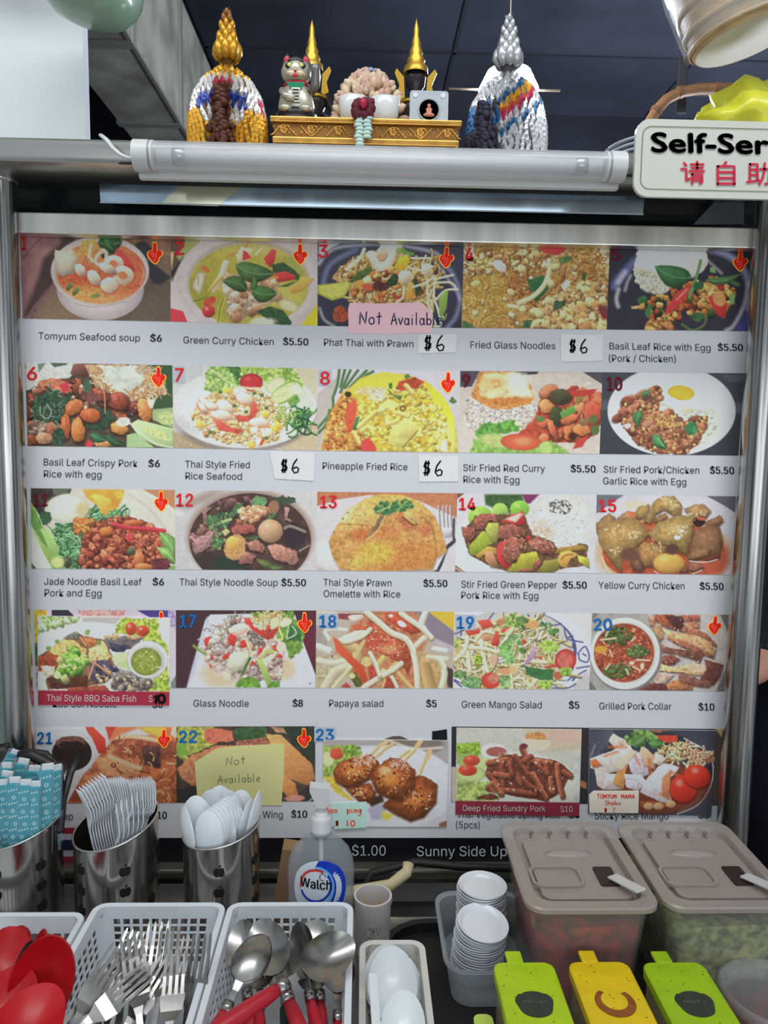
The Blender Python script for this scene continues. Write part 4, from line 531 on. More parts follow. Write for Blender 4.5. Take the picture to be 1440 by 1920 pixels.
def p17(p):
    p.fill((58,38,46)); p.ell(1330,300,160,240,(90,34,52),soft=120); p.poly([(150,770),(320,140),(370,85),(700,78),(1160,90),(1230,330),(1350,650),(1350,770)],(196,202,216)); p.poly([(150,770),(180,650),(340,110),(360,130),(220,640)],(176,184,204),soft=20); p.ell(470,640,180,130,(196,180,150),soft=80); p.ell(1060,590,100,100,(196,182,150),soft=60)
    p.poly([(700,60),(1150,45),(1160,140),(1240,260),(1220,430),(1110,500),(1050,350),(900,200)],(96,140,56),n=26,tex=.5,ts=24); p.poly([(530,90),(640,90),(600,130),(540,150)],(70,100,56),n=8); p.poly([(1100,170),(1230,220),(1210,330),(1090,330)],(52,104,56),n=16,tex=.4)
    m=[(290,380),(380,240),(500,140),(640,110),(760,180),(1000,330),(1070,470),(1020,680),(800,700),(560,700),(400,620),(310,500)]; p.poly(m,(190,172,166),n=18,tex=.3,ts=24); p.strands(280,[(310,360),(400,220),(560,130),(720,200),(560,360),(420,450)],(40,120),7,[(214,208,206),(190,180,180),(226,222,216),(150,130,130)],3,(0,90),2,out=.3); p.chunks(120,m,(14,34),[(206,190,170),(176,150,140),(226,210,196),(150,120,110)],seed=4,out=.4); p.strands(60,(800,280,90,60),(40,90),6,[(120,110,110),(190,186,180),(90,84,84)],5,(20,80),2); p.strands(60,(790,640,90,40),(40,90),7,[(170,156,150),(120,100,100),(206,196,186)],6,(20,80),2)
    p.strands(110,[(750,120),(860,60),(1030,90),(1030,170),(960,230),(820,210)],(40,90),11,[(222,176,120),(226,206,160),(206,130,80),(190,190,110)],7,(40,70),2,out=.35); p.chunks(24,(900,210,90,40),(10,26),[(206,190,160),(190,60,50),(220,200,140)],seed=8)
    for q in ([(680,110),(740,130),(780,200),(890,260),(980,210),(960,300),(900,320),(780,240),(700,180)],[(530,320),(560,240),(620,300),(600,380),(540,370)],[(320,300),(370,290),(340,390),(310,360)],[(640,340),(700,310),(720,380),(660,400)],[(800,480),(820,400),(880,370),(850,440)],[(940,380),(1000,350),(1060,420),(1060,440),(980,430)],[(480,500),(500,450),(560,440),(530,500)],[(360,440),(410,490),(380,510)],[(730,570),(760,510),(790,540)],[(360,550),(390,560),(370,600)],[(970,480),(1030,450),(1040,490)]): p.poly(q,(200,56,50),n=7,lit=.3)
    p.ell(640,220,96,50,(232,204,190),rot=-10,n=10,lit=.3); p.curve([(580,260),(650,270),(710,220)],24,(226,160,140)); p.poly([(515,560),(560,460),(640,430),(740,440),(700,560),(610,620),(540,600)],(206,206,186),n=10,lit=.35,edge=.15,tex=.1); p.poly([(490,600),(560,640),(560,690),(500,680)],(210,200,180),n=6); p.ell(970,160,40,50,(226,206,160),n=8); p.ell(1070,160,60,36,(226,216,180),rot=-20,n=6); p.ell(1030,390,46,50,(206,200,180),n=6,soft=4)
    p.poly([(735,470),(755,490),(680,640),(640,680),(660,620)],(66,104,50)); p.poly([(800,500),(850,500),(900,600),(960,760),(900,760)],(150,180,90),lit=.2); p.poly([(850,500),(980,440),(960,490),(880,560)],(216,220,190)); p.curve([(215,375),(270,420),(320,450)],22,(110,150,60)); p.line([(700,310),(760,460)],24,(206,196,150)); p.curve([(850,490),(890,430),(960,430)],24,(170,190,80)); p.curve([(980,320),(1040,310),(1010,220)],20,(196,206,120)); p.curve([(1130,190),(1170,260),(1090,310)],9,(220,226,200)); p.curve([(1100,190),(1080,310)],8,(220,226,200))
    p.poly([(590,760),(640,690),(760,660),(820,700),(840,765)],(100,150,50),n=14,tex=.4); p.poly([(900,765),(940,700),(1020,710),(1020,765)],(86,140,46),n=12,tex=.3); p.ell(1298,726,8,6,(70,60,60))
def p18(p):
    p.fill((170,160,150)); p.poly([(40,50),(140,50),(40,200)],(196,190,110)); p.poly([(40,60),(250,60),(120,190),(50,190)],(190,190,190)); p.poly([(250,80),(530,80),(520,150),(260,130)],(130,50,56),n=6); p.ell(420,115,80,30,(214,210,206),n=10); p.poly([(40,200),(180,190),(140,400),(40,420)],(150,140,140)); p.poly([(860,50),(1130,60),(1380,260),(1370,400),(1130,300),(1040,120)],(120,112,130),soft=14); p.poly([(1120,60),(1380,60),(1380,250)],(214,172,46)); p.poly([(1130,290),(1370,400),(1370,460),(1130,340)],(170,160,176),soft=10)
    p.poly([(560,50),(1000,60),(1130,300),(1050,480),(1000,800),(500,800),(200,500),(380,200)],(176,110,76),soft=40,tex=.25); p.poly([(40,480),(300,480),(360,620),(200,800),(40,800)],(170,160,130),soft=30,tex=.3); p.poly([(1000,440),(1200,480),(1300,560),(1300,800),(1040,800)],(176,146,96),soft=16,tex=.2); p.poly([(1270,580),(1370,620),(1370,800),(1310,790)],(60,46,50),soft=10)
    for P,w_,c in (([(60,540),(200,560),(330,540)],70,(196,188,166)),([(160,330),(130,250),(220,230),(330,240)],40,(206,206,190)),([(60,400),(160,440)],70,(206,206,190)),([(130,800),(220,650),(340,600)],90,(190,180,156)),([(200,800),(300,680),(380,590)],30,(200,206,150)),([(1090,80),(1060,200),(1150,320)],60,(200,204,190)),([(960,430),(1060,330),(1110,300)],50,(210,206,180)),([(1120,500),(1300,520)],50,(200,190,160)),([(1180,420),(1290,440)],50,(206,210,200)),([(1230,520),(1280,650),(1250,790)],60,(200,206,180)),([(1080,560),(1150,800)],110,(176,140,90)),([(330,330),(450,280),(560,220)],90,(196,196,180)),([(300,370),(420,420),(440,500)],90,(190,160,110)),([(620,600),(700,500),(800,440)],60,(196,170,100)),([(700,780),(760,620),(820,560)],50,(190,156,96)),([(800,620),(900,740),(960,800)],46,(196,160,100)),([(640,740),(690,640)],60,(206,180,130))): p.curve(P,w_,c,sh=.22,soft=6)
    for q,c,t in (([(520,200),(600,110),(760,180),(900,300),(940,420),(960,560),(930,680),(860,560),(700,480),(520,400)],(186,80,54),.3),([(690,70),(860,70),(960,150),(1060,260),(960,280),(820,210),(720,140)],(190,72,48),.25),([(540,560),(640,620),(620,700),(560,760)],(180,60,50),.3),([(690,800),(720,680),(780,720),(800,800)],(176,62,46),.2),([(270,790),(330,740),(380,790)],(190,60,46),.1),([(365,190),(520,200),(540,240),(430,240)],(206,90,60),.1)): p.poly(q,c,n=8,tex=t,ts=24,lit=.2,edge=.2)
    p.ell(620,350,106,90,(182,72,52),tex=.25,n=8); p.ell(740,420,80,44,(206,130,84),soft=30,tex=.3,ts=10); p.specks(80,(740,340,200,160),(4,10),[(230,190,150),(220,150,110),(240,220,200)],4); p.ell(868,178,46,26,(236,220,220),n=6,rot=30); p.ell(760,100,24,16,(240,220,210))
    p.poly([(200,300),(250,330),(380,480),(500,600),(540,720),(490,760),(400,600),(230,430)],(196,72,44),lit=.2); p.curve([(440,460),(470,400),(500,340)],34,(206,170,120)); p.ell(530,540,50,46,(206,180,120),n=10,tex=.4,ts=10); p.poly([(360,680),(420,640),(500,780),(420,790)],(70,80,36),n=12,tex=.4); p.ell(385,680,36,30,(190,196,130),rim=.3)
    for P,w_ in (([(530,70),(640,160),(760,260),(920,340),(1000,540),(1020,800)],58),([(860,80),(960,150),(1060,220),(1150,310)],50),([(500,790),(640,700),(780,620),(860,560)],50),([(560,460),(610,560),(650,680)],40),([(770,690),(820,790)],34),([(280,330),(330,350),(480,300),(560,230)],44)): p.curve([(x+6,y+12) for x,y in P],w_,(90,60,40),soft=16,a=.6); p.curve(P,w_,(214,206,180),sh=.22)
    p.ell(192,492,8,10,(60,50,50))
def p19(p):
    p.fill((196,198,208)); p.poly([(1040,60),(1380,60),(1380,400),(1200,300),(1000,160)],(200,200,206)); p.poly([(1250,600),(1380,640),(1380,790),(1200,790)],(180,180,186)); p.ell(620,430,760,470,(206,210,222)); p.ell(620,410,620,400,(70,72,130)); p.ell(610,400,600,390,(196,196,196),rim=.1)
    for P in ([(840,70),(860,120),(980,170),(1090,150)],[(770,65),(780,80)],[(1120,190),(1140,280),(1200,270)],[(1140,300),(1300,330)],[(1250,440),(1320,370),(1360,460),(1340,520),(1270,500),(1260,450)],[(1300,440),(1330,460)],[(1240,580),(1360,560)],[(1150,700),(1220,650),(1200,700),(1260,640),(1330,600)],[(960,770),(1150,770),(1230,730)],[(60,700),(130,760)],[(60,690),(200,760),(290,775)],[(70,250),(200,190)],[(130,200),(120,320)],[(400,100),(440,50)],[(1200,350),(1230,460),(1200,600)]): p.curve(P,14,(66,70,140))
    m=[(55,400),(200,220),(420,130),(640,60),(860,110),(1000,200),(1060,330),(1050,600),(1100,700),(800,780),(560,780),(330,770),(100,650),(55,520)]; p.poly(m,(186,166,116),n=16,tex=.3,ts=30); p.strands(130,m,(120,260),22,[(220,210,170),(206,190,140),(226,220,186),(196,176,120),(200,196,130)],3,(50,60),1,out=.55); p.strands(70,[(560,200),(1000,220),(1000,760),(560,760)],(90,200),15,[(214,200,150),(196,170,110),(226,214,176)],4,(30,60),1.2,out=.55)
    for q in ([(165,220),(300,190),(320,240),(200,265)],[(280,120),(400,105),(440,170),(340,210)],[(415,340),(450,230),(480,230),(500,320),(480,370),(430,365)],[(700,300),(750,300),(750,345),(710,345)],[(920,570),(1050,530),(1080,560),(950,580)],[(500,210),(620,180),(520,240)],[(860,480),(910,460),(900,500)]): p.poly(q,(200,66,56),n=7,lit=.4)
    p.ell(370,285,50,36,(196,130,96),n=8,lit=.4); p.ell(520,130,60,30,(176,120,80),rot=-20,n=8); p.ell(800,160,80,36,(214,150,90),n=12,tex=.2); p.ell(430,500,40,50,(214,160,140),n=8); p.ell(90,630,50,34,(206,160,140),n=12,tex=.4,ts=10); p.ell(550,610,50,36,(206,140,100),n=8); p.ell(630,600,44,44,(206,170,120),n=8); p.ell(1060,650,50,36,(170,90,66),n=6)
    for P,w_ in (([(180,280),(190,420),(210,600)],40),([(320,320),(340,460),(380,610)],44),([(200,380),(400,400),(560,470)],34),([(60,500),(150,420),(190,300)],40),([(260,320),(340,230),(440,240)],26),([(620,200),(560,290),(480,420)],34),([(800,510),(940,520)],34),([(690,490),(710,400),(700,380)],30),([(780,780),(850,690)],30),([(620,780),(610,640)],26),([(660,680),(720,680),(780,760)],22)): p.curve([(x+4,y+10) for x,y in P],w_,(110,90,50),soft=14,a=.6); p.curve(P,w_,(222,216,178),sh=.2)
    p.poly([(730,540),(830,370),(855,370),(830,480),(760,550)],(170,130,176),lit=.3); p.line([(960,310),(970,250)],20,(200,170,190))
    p.poly([(740,560),(900,590),(1020,590),(1010,690),(900,700),(750,640)],(50,104,60),n=8,tex=.2); p.ell(1135,500,102,106,(190,60,60),rim=.15); p.ell(1130,500,70,70,(204,96,84),soft=20,tex=.3,ts=26); p.ell(410,700,92,78,(196,62,48),rim=.15); p.ell(440,680,60,46,(206,110,96),soft=12,tex=.4,ts=14); p.poly([(835,775),(870,760),(900,775)],(190,50,40))
    for (x,y,rx,ry,n,c) in ((620,120,90,56,60,(120,160,70)),(710,150,60,70,40,(80,120,66)),(560,400,60,80,44,(96,160,80)),(650,300,70,60,20,(120,176,110)),(980,370,90,50,60,(146,190,70)),(240,720,110,50,60,(96,150,90)),(120,640,60,40,30,(80,130,70)),(550,710,56,60,40,(120,170,100)),(1140,610,56,40,36,(120,176,60)),(290,510,40,50,24,(140,176,50)),(940,730,60,44,40,(140,186,70)),(1010,230,50,40,24,(84,130,70)),(940,160,50,18,14,(60,110,70)),(80,330,40,40,20,(160,186,80)),(710,410,36,26,16,(90,140,60)),(590,490,50,50,26,(110,170,100))): p.specks(n,(x,y,rx,ry),(9,22),[c,tuple(int(v*.75) for v in c),tuple(min(255,int(v*1.2)) for v in c)],n+x)
    p.line([(570,460),(700,260)],16,(150,190,130)); p.line([(970,530),(970,400)],14,(170,206,100))
def p20(p):
    p.fill((150,150,150)); p.tex(np.ones(p.X.shape),.1,50,3); p.weave([(40,560),(110,650),(40,650)],(40,40,40),(150,150,150),6); p.weave([(1060,40),(1140,40),(1140,200),(1100,180)],(44,44,46),(150,150,152),6); p.weave([(1030,660),(1120,450),(1120,660)],(44,44,46),(150,150,152),6); p.weave([(60,40),(110,40),(64,120)],(44,44,46),(170,170,172),6); p.poly([(500,40),(1060,40),(1130,200),(1120,440),(1020,650),(500,650)],(176,174,176),tex=.12,ts=30)
    for q,c in (([(540,50),(700,50),(790,120),(760,180),(640,150),(560,100)],(140,70,50)),([(640,60),(760,60),(800,130),(720,170)],(70,40,40)),([(760,55),(900,55),(905,100),(800,100)],(160,84,66)),([(790,110),(900,110),(900,150),(820,190),(760,180)],(166,110,84)),([(860,160),(960,200),(1040,290),(1020,310),(900,250),(800,200)],(140,84,66)),([(610,160),(700,190),(860,210),(960,250),(1035,320),(1010,390),(900,330),(760,290),(660,240)],(196,150,106)),([(650,230),(800,260),(1000,360),(1010,390),(900,350),(760,300)],(150,90,66)),([(600,280),(700,320),(850,330),(940,350),(900,430),(860,400),(720,360),(600,340)],(110,66,56)),([(600,380),(680,360),(750,400),(700,440),(610,450)],(120,60,54)),([(580,430),(700,470),(860,430),(960,470),(1020,540),(860,520),(700,500),(590,490)],(206,160,110)),([(940,400),(1090,440),(1060,540),(1010,600),(900,560),(960,480)],(100,54,50)),([(530,560),(600,500),(700,520),(640,590),(560,590)],(190,160,150)),([(640,600),(720,560),(860,590),(840,640),(660,640)],(176,110,66)),([(420,640),(480,580),(640,600),(660,650),(420,650)],(96,50,50)),([(500,60),(560,70),(540,150),(510,130)],(170,120,96)),([(530,160),(600,120),(620,230),(590,260)],(190,140,100)),([(740,510),(1000,580),(980,620),(880,610),(740,560)],(120,76,66))): p.poly([(x+4,y+12) for x,y in q],(50,30,28),soft=14,a=.8); p.poly(q,c,n=9,tex=.4,ts=20,lit=.35)
    p.specks(60,(820,300,220,240),(3,8),[(226,190,160),(206,150,120)],4); p.ell(880,470,66,34,(206,176,150),rot=10,n=6,tex=.2,ts=8)
    p.ell(330,370,284,286,(110,106,106),soft=16); p.ell(320,355,272,280,(206,210,210)); p.ell(322,350,244,240,(180,184,184),soft=16); p.ell(312,350,236,230,(150,66,46)); c=p.mell(312,350,230,224); p.clip=c; p.tex(c,.4,24,3); p.tex(c,.3,9,4); p.specks(170,(312,350,224,218),(4,11),[(190,84,56),(206,130,90),(110,40,36),(226,180,140),(80,40,30)],5); p.chunks(90,(260,220,120,70),(7,15),[(56,80,40),(80,104,56)],seed=6,out=.4); p.chunks(60,(420,340,80,50),(7,15),[(64,90,44),(96,120,66)],seed=7); p.chunks(70,(260,490,110,60),(7,15),[(60,84,44),(90,110,60)],seed=8)
    for P in ([(130,250),(250,235)],[(410,405),(515,410)],[(170,220),(190,180)],[(385,460),(440,490)],[(370,260),(400,230)],[(170,480),(200,440)],[(200,330),(220,380)],[(330,480),(345,520)]): p.line(P,14,(222,180,150),sh=.2)
    p.ell(130,325,52,30,(206,140,50)); p.ell(372,430,20,14,(226,200,180)); p.ell(455,455,16,26,(226,196,170)); p.clip=None
def p21(p):
    p.fill((186,186,196)); m=[(500,670),(640,420),(760,290),(880,150),(1330,160),(1330,670)]; p.poly(m,(170,88,56),tex=.25,ts=50); p.clip=p.mpoly(m); p.tex(p.clip,.3,24,3)
    for q,c in (([(800,160),(1000,140),(1200,160),(1330,190),(1330,330),(1060,330),(900,290)],(150,76,54)),([(720,320),(880,330),(1060,380),(960,520),(760,440)],(196,130,86)),([(630,450),(760,440),(940,560),(800,600),(640,520)],(186,104,66)),([(500,650),(560,520),(700,560),(860,660)],(150,66,44)),([(960,500),(1100,420),(1330,380),(1330,660),(900,660)],(176,90,52)),([(1060,230),(1200,240),(1200,400),(1080,380)],(70,46,44))): p.poly(q,c,soft=14,n=14,tex=.3,ts=26,lit=.3)
    p.curve([(840,170),(1000,160),(1180,190)],34,(214,180,140),soft=10); p.strands(90,[(840,200),(1330,200),(1330,660),(560,640)],(30,90),8,[(214,140,90),(120,50,36),(226,160,110),(150,70,46)],4,(10,40),2,sh=.1,out=.2); p.curve([(820,310),(960,370),(1050,400)],36,(222,170,130),soft=10); p.curve([(740,340),(860,430),(960,520)],30,(206,140,90),soft=16); p.curve([(640,470),(760,570),(860,620)],20,(210,130,80),soft=12); p.clip=None
    p.poly([(800,90),(1330,90),(1330,200),(1180,180),(1040,100),(900,150),(820,200)],(206,110,66),soft=14); p.poly([(1040,90),(1250,90),(1200,170),(1080,120)],(214,180,60),soft=20); p.poly([(1290,90),(1330,90),(1330,180),(1280,150)],(214,190,170)); p.poly([(620,90),(700,90),(790,180),(800,290),(740,290),(690,170)],(214,58,44),lit=.3); p.poly([(790,90),(870,90),(820,190)],(190,60,50))
    p.poly([(200,80),(640,90),(710,260),(690,370),(600,450),(470,480),(300,300),(280,230)],(206,206,216)); p.ell(490,290,230,190,(196,194,206),soft=12); p.ell(500,290,200,166,(206,206,216)); p.ell(540,290,150,130,(40,28,28)); p.ell(530,210,120,50,(110,70,60),tex=.5,ts=8,n=8); p.ell(540,230,100,34,(44,30,30),n=8); p.ell(450,400,60,50,(60,50,56),soft=20)
def p22(p):
    p.fill((60,50,44)); p.tex(np.ones(p.X.shape),.4,60,2); p.poly([(60,60),(420,60),(400,240),(160,340),(160,420),(60,330)],(150,160,70),n=18,tex=.5,ts=26); p.poly([(60,220),(150,240),(170,330),(60,340)],(110,160,60),n=10); p.poly([(320,90),(430,70),(580,100),(600,190),(400,220),(330,200)],(206,100,76),n=16,tex=.3); p.poly([(600,90),(700,60),(900,60),(920,170),(760,220),(620,170)],(50,84,50),n=16,tex=.4); p.poly([(620,200),(900,160),(980,240),(620,250)],(150,90,70),n=12,tex=.5,ts=14); p.poly([(950,60),(1110,70),(1110,130),(1000,120)],(170,130,100),n=10,tex=.4)
    p.poly([(1060,60),(1370,60),(1370,420),(1180,260)],(40,50,44),tex=.3); p.poly([(900,130),(1040,140),(1130,220),(1340,420),(1365,560),(1300,620),(1080,540),(1000,350)],(206,136,78),n=8,lit=.3,tex=.15,ts=20); p.poly([(1060,500),(1180,600),(1215,740),(1100,720),(1040,650)],(210,130,70),n=8,lit=.3,tex=.15); p.poly([(60,460),(200,330),(440,240),(620,240),(300,420),(240,640),(110,560)],(176,112,74),n=10,tex=.3,lit=.2); p.poly([(60,660),(240,620),(260,780),(60,780)],(40,38,40)); p.poly([(1210,700),(1330,610),(1370,640),(1370,775),(1220,775)],(50,46,48),n=10,tex=.4); p.curve([(1300,775),(1370,720)],12,(170,166,166)); p.ell(1170,740,90,30,(196,130,120),n=8)
def p24(p):
    p.fill((34,32,40)); p.poly([(16,210),(40,210),(40,370),(16,370)],(170,160,150)); p.poly([(590,40),(625,40),(625,380),(590,380)],(36,32,40)); p.poly([(595,270),(622,280),(622,310),(595,300)],(150,90,60)); p.poly([(1200,30),(1240,30),(1232,400),(1185,400)],(70,60,58)); p.poly([(1200,36),(1240,36),(1232,80)],(170,150,90)); p.line([(1186,120),(1186,260)],8,(110,100,96))
def p32(p):
    p.fill((186,190,206)); p.poly([(130,180),(1340,190),(1340,420),(1100,320),(700,240),(300,240),(140,260)],(150,148,150)); p.ell(1000,200,300,110,(110,100,96),soft=20,rot=8); p.curve([(760,190),(1000,270),(1280,260)],26,(190,186,180),soft=14); p.ell(800,640,620,400,(196,200,216),soft=10); p.poly([(560,850),(760,780),(700,950),(600,960)],(150,156,186),soft=20); p.poly([(1250,990),(1330,960),(1330,1030),(1250,1030)],(120,90,60),soft=8)
    p.poly([(130,250),(240,240),(420,230),(520,320),(440,400),(250,480),(210,560),(130,540)],(130,160,70),n=16,tex=.4,ts=24); p.ell(180,370,62,76,(190,206,150),rim=.1); p.ell(265,320,66,56,(206,70,50),lit=.3); p.ell(300,300,56,50,(190,206,150),soft=4) if 0 else None; p.specks(60,(410,290,90,50),(8,20),[(110,150,50),(160,190,70),(76,120,40)],3); p.poly([(130,540),(230,540),(340,690),(440,780),(320,740),(240,680)],(214,180,60),n=14,tex=.2); p.poly([(690,870),(820,900),(760,970),(700,940)],(220,186,70),n=14)
    for P in ([(600,320),(670,250),(740,210)],[(650,345),(720,280),(820,220)],[(880,350),(960,290)],[(920,380),(1020,280),(1080,200)],[(1060,520),(1110,400),(1160,300)]): p.line(P,30,(206,170,110),sh=.2)
    p.line([(1130,370),(1160,300)],50,(206,172,120)); p.line([(1030,260),(1070,200)],46,(206,172,120)); p.line([(690,240),(740,205)],44,(206,172,120))
    p.poly([(560,780),(700,700),(720,780),(600,830)],(50,36,30),soft=16)
    for q in ([(350,650),(580,600),(640,700),(620,770),(480,770)],[(720,790),(980,640),(1020,530),(1100,530),(1230,610),(1220,780),(1100,920),(970,960),(840,900),(710,820)],[(230,480),(280,400),(440,350),(600,330),(680,420),(600,540),(470,620),(350,640),(250,580)],[(590,550),(640,450),(780,355),(900,370),(1020,480),(1010,600),(960,730),(880,765),(760,740),(640,680)]): p.poly([(x+6,y+20) for x,y in q],(70,34,22),soft=22); p.poly(q,(156,76,34),n=14,tex=.35,ts=40,lit=.5,edge=.35)
    for q in ((1050,760,150,110),(440,480,170,100),(800,560,170,150),(500,700,90,50)): p.tex(p.mell(*q),.4,12,int(q[0])); p.ell(q[0]-20,q[1],q[2]*.5,q[3]*.4,(206,128,52),soft=70); p.specks(40,q,(3,10),[(236,190,130),(226,160,90),(240,220,190)],int(q[1])); p.specks(24,q,(6,16),[(110,40,24),(90,34,22)],int(q[1])+1)
    p.strands(50,(520,390,120,60),(20,60),7,[(226,190,180),(206,150,120)],9,(-20,50),2,sh=0,out=0); p.strands(40,(860,430,120,50),(16,40),7,[(220,180,180),(206,150,120)],10,(0,50),2,sh=0,out=0); p.ell(730,480,60,40,(206,160,110),soft=20,tex=.3)
def p33(p):
    p.fill((176,182,176)); p.poly([(330,35),(600,40),(600,130),(440,140)],(180,170,150),soft=14); p.ell(520,70,90,30,(190,160,150),soft=20,n=8); p.poly([(560,200),(595,150),(590,366),(540,366)],(176,186,190),tex=.1); p.ell(350,270,240,130,(196,206,200),rot=8,soft=4,rim=.05); p.ell(390,75,50,22,(196,130,70),n=6,tex=.4,ts=8); p.poly([(330,80),(460,90),(450,130),(370,138)],(200,190,174))
    p.poly([(38,100),(140,96),(150,150),(38,200)],(120,160,50),n=8,tex=.5,ts=12); p.poly([(38,270),(180,270),(240,360),(38,360)],(150,176,90),n=8,tex=.5,ts=14); p.poly([(38,150),(120,150),(60,240)],(140,170,90)); p.ell(160,190,50,24,(176,196,130)); p.ell(100,240,74,36,(176,200,130),rim=.15); p.ell(105,180,38,24,(186,62,40),lit=.3,hl=.3); p.ell(88,224,42,25,(186,56,40),lit=.3,hl=.3); p.ell(204,136,58,34,(206,206,206)); p.ell(216,140,46,22,(150,80,74)); p.specks(10,(240,150,20,8),(3,6),[(190,130,100),(90,110,60)],3)
    m=[(165,240),(180,180),(270,150),(380,165),(500,185),(560,240),(500,330),(440,362),(300,345),(220,320)]; p.poly(m,(96,50,38),n=6,tex=.3)
    for i,P in enumerate([[(180,190),(260,175)],[(180,240),(220,290)],[(240,200),(250,290)],[(210,240),(280,250)],[(330,120),(360,190)],[(300,160),(350,230)],[(380,180),(460,190)],[(440,190),(450,250)],[(400,200),(440,240)],[(490,200),(500,280),(515,340)],[(520,230),(550,250)],[(360,240),(420,300)],[(380,240),(440,350)],[(240,310),(390,330)],[(300,240),(360,290),(400,310)],[(460,260),(470,320)],[(270,200),(320,280)],[(180,300),(200,330)],[(200,280),(240,330)],[(340,180),(370,160)],[(280,180),(290,240)]]):
        p.curve([(x+2,y+5) for x,y in P],27,(50,26,22),soft=4,a=.7); p.curve(P,24,[(150,80,56),(136,68,50),(124,60,46)][i % 3],sh=.35)
    p.tex(p.mpoly(m),.3,7,4); p.specks(26,m,(2,6),[(226,206,180),(220,190,150)],5); p.ell(340,115,18,12,(96,40,46)); p.curve([(150,320),(210,330),(240,360)],3,(220,226,210)); p.ell(180,345,50,14,(90,50,36),n=5,tex=.4)
    p.poly([(20,360),(610,369),(610,440),(20,440)],(124,28,48))
def p34(p):
    p.fill((52,56,74)); 
    for i in range(9): p.line([(640,60+i*16),(740,40+i*4)],3,(84,90,112))
    p.ell(930,240,262,190,(44,48,64),rim=.2); p.curve([(1060,80),(1170,150),(1188,260),(1130,370),(1030,420)],5,(200,206,216)); p.curve([(1040,410),(1120,350),(1170,260)],10,(90,96,116),soft=5); p.ell(930,300,240,120,(110,50,34),soft=24); p.curve([(660,110),(640,160)],8,(110,116,136),soft=4)
    p.strands(60,[(940,110),(1060,90),(1150,170),(1090,200),(960,170)],(30,70),7,[(222,206,140),(226,216,170),(206,160,100)],3,(20,70),2); p.strands(34,[(1040,110),(1180,150),(1180,210),(1080,190)],(20,50),8,[(206,150,120),(226,180,150),(190,120,90)],5,(20,70),2)
    for q,c in (([(720,90),(740,56),(800,90),(840,70),(830,110),(750,130)],(206,180,170)),([(636,170),(700,150),(810,105),(830,130),(800,220),(700,240),(640,210)],(206,196,196)),([(636,180),(660,170),(690,200),(650,210)],(206,100,50)),([(660,220),(730,240),(700,310),(670,290)],(196,180,180)),([(690,310),(710,240),(790,240),(780,310)],(200,190,196)),([(740,280),(760,230),(800,190),(790,310)],(206,140,76)),([(810,190),(850,140),(900,160),(900,240),(860,260),(820,230)],(190,184,206)),([(870,110),(930,160),(930,220),(880,200),(860,140)],(206,160,130)),([(790,240),(860,240),(900,280),(850,315),(800,300)],(196,192,212)),([(900,250),(960,190),(1010,200),(1040,210),(980,280),(1010,370),(960,370),(860,320)],(206,200,212)),([(960,260),(1000,220),(990,350),(960,330)],(200,120,80)),([(930,140),(980,170),(950,200),(920,190)],(216,200,190)),([(860,360),(1010,370),(960,400),(870,390)],(150,70,40))): p.poly([(x+3,y+5) for x,y in q],(70,34,26),soft=6,a=.7); p.poly(q,c,n=4,lit=.3,tex=.15,ts=12)
    for P in ([(720,120),(800,120)],[(900,170),(910,240)],[(950,330),(1000,350)],[(830,140),(860,200)],[(1000,230),(1040,250)],[(700,160),(760,140)]): p.curve(P,10,(196,96,50),soft=8,a=.8)
    p.curve([(830,170),(870,180),(880,230),(840,240)],4,(150,144,170)); p.curve([(800,260),(850,270),(850,300)],4,(150,146,170)); p.poly([(740,200),(830,130),(850,140),(780,220)],(216,190,170),soft=4)
    for (x,y,a,b,ro) in ((1056,306,60,62,0),(1118,250,60,52,20)): p.ell(x+2,y+6,a+2,b+2,(90,20,16),rot=ro,soft=6); p.ell(x,y,a,b,(196,40,26),rot=ro,lit=.4,hl=.35)
    p.poly([(930,66),(1030,66),(1030,96),(980,100),(930,76)],(190,56,40)); p.specks(70,(870,80,70,40),(6,14),[(90,140,60),(60,110,46),(120,166,84)],6); p.leaf(830,110,890,60,50,(80,130,66)); p.leaf(900,100,968,100,46,(70,120,60)); p.ell(940,45,40,10,(130,80,60),n=4,tex=.5,ts=6)
    for (x,y) in ((945,385),(1000,375),(900,385)): p.ell(x,y,22,16,(196,150,110),lit=.4)
PICS={1: 'bowl of red tom yum soup',2: 'green curry in a white bowl',3: 'fried noodles with a lime wedge',4: 'brown fried glass noodles',5: 'rice and basil pork on a dark plate',6: 'crispy pork with basil and cucumber',7: 'seafood fried rice with a tomato half',8: 'yellow pineapple fried rice',9: 'fried egg on rice beside red curry',10: 'garlic pork and egg in a white bowl',11: 'green noodles with minced pork',12: 'dark noodle soup with meatball',13: 'golden omelette over rice',14: 'pepper pork beside a dome of rice',15: 'yellow curry chicken',16: 'mostly covered photo',17: 'glass noodle salad on a square plate',18: 'papaya salad close-up',19: 'mango salad on a blue patterned plate',20: 'grilled pork beside a red dip',21: 'fried pork belly beside a dark dip',22: 'fried chicken wing',24: 'dark photo behind pasted prints'}
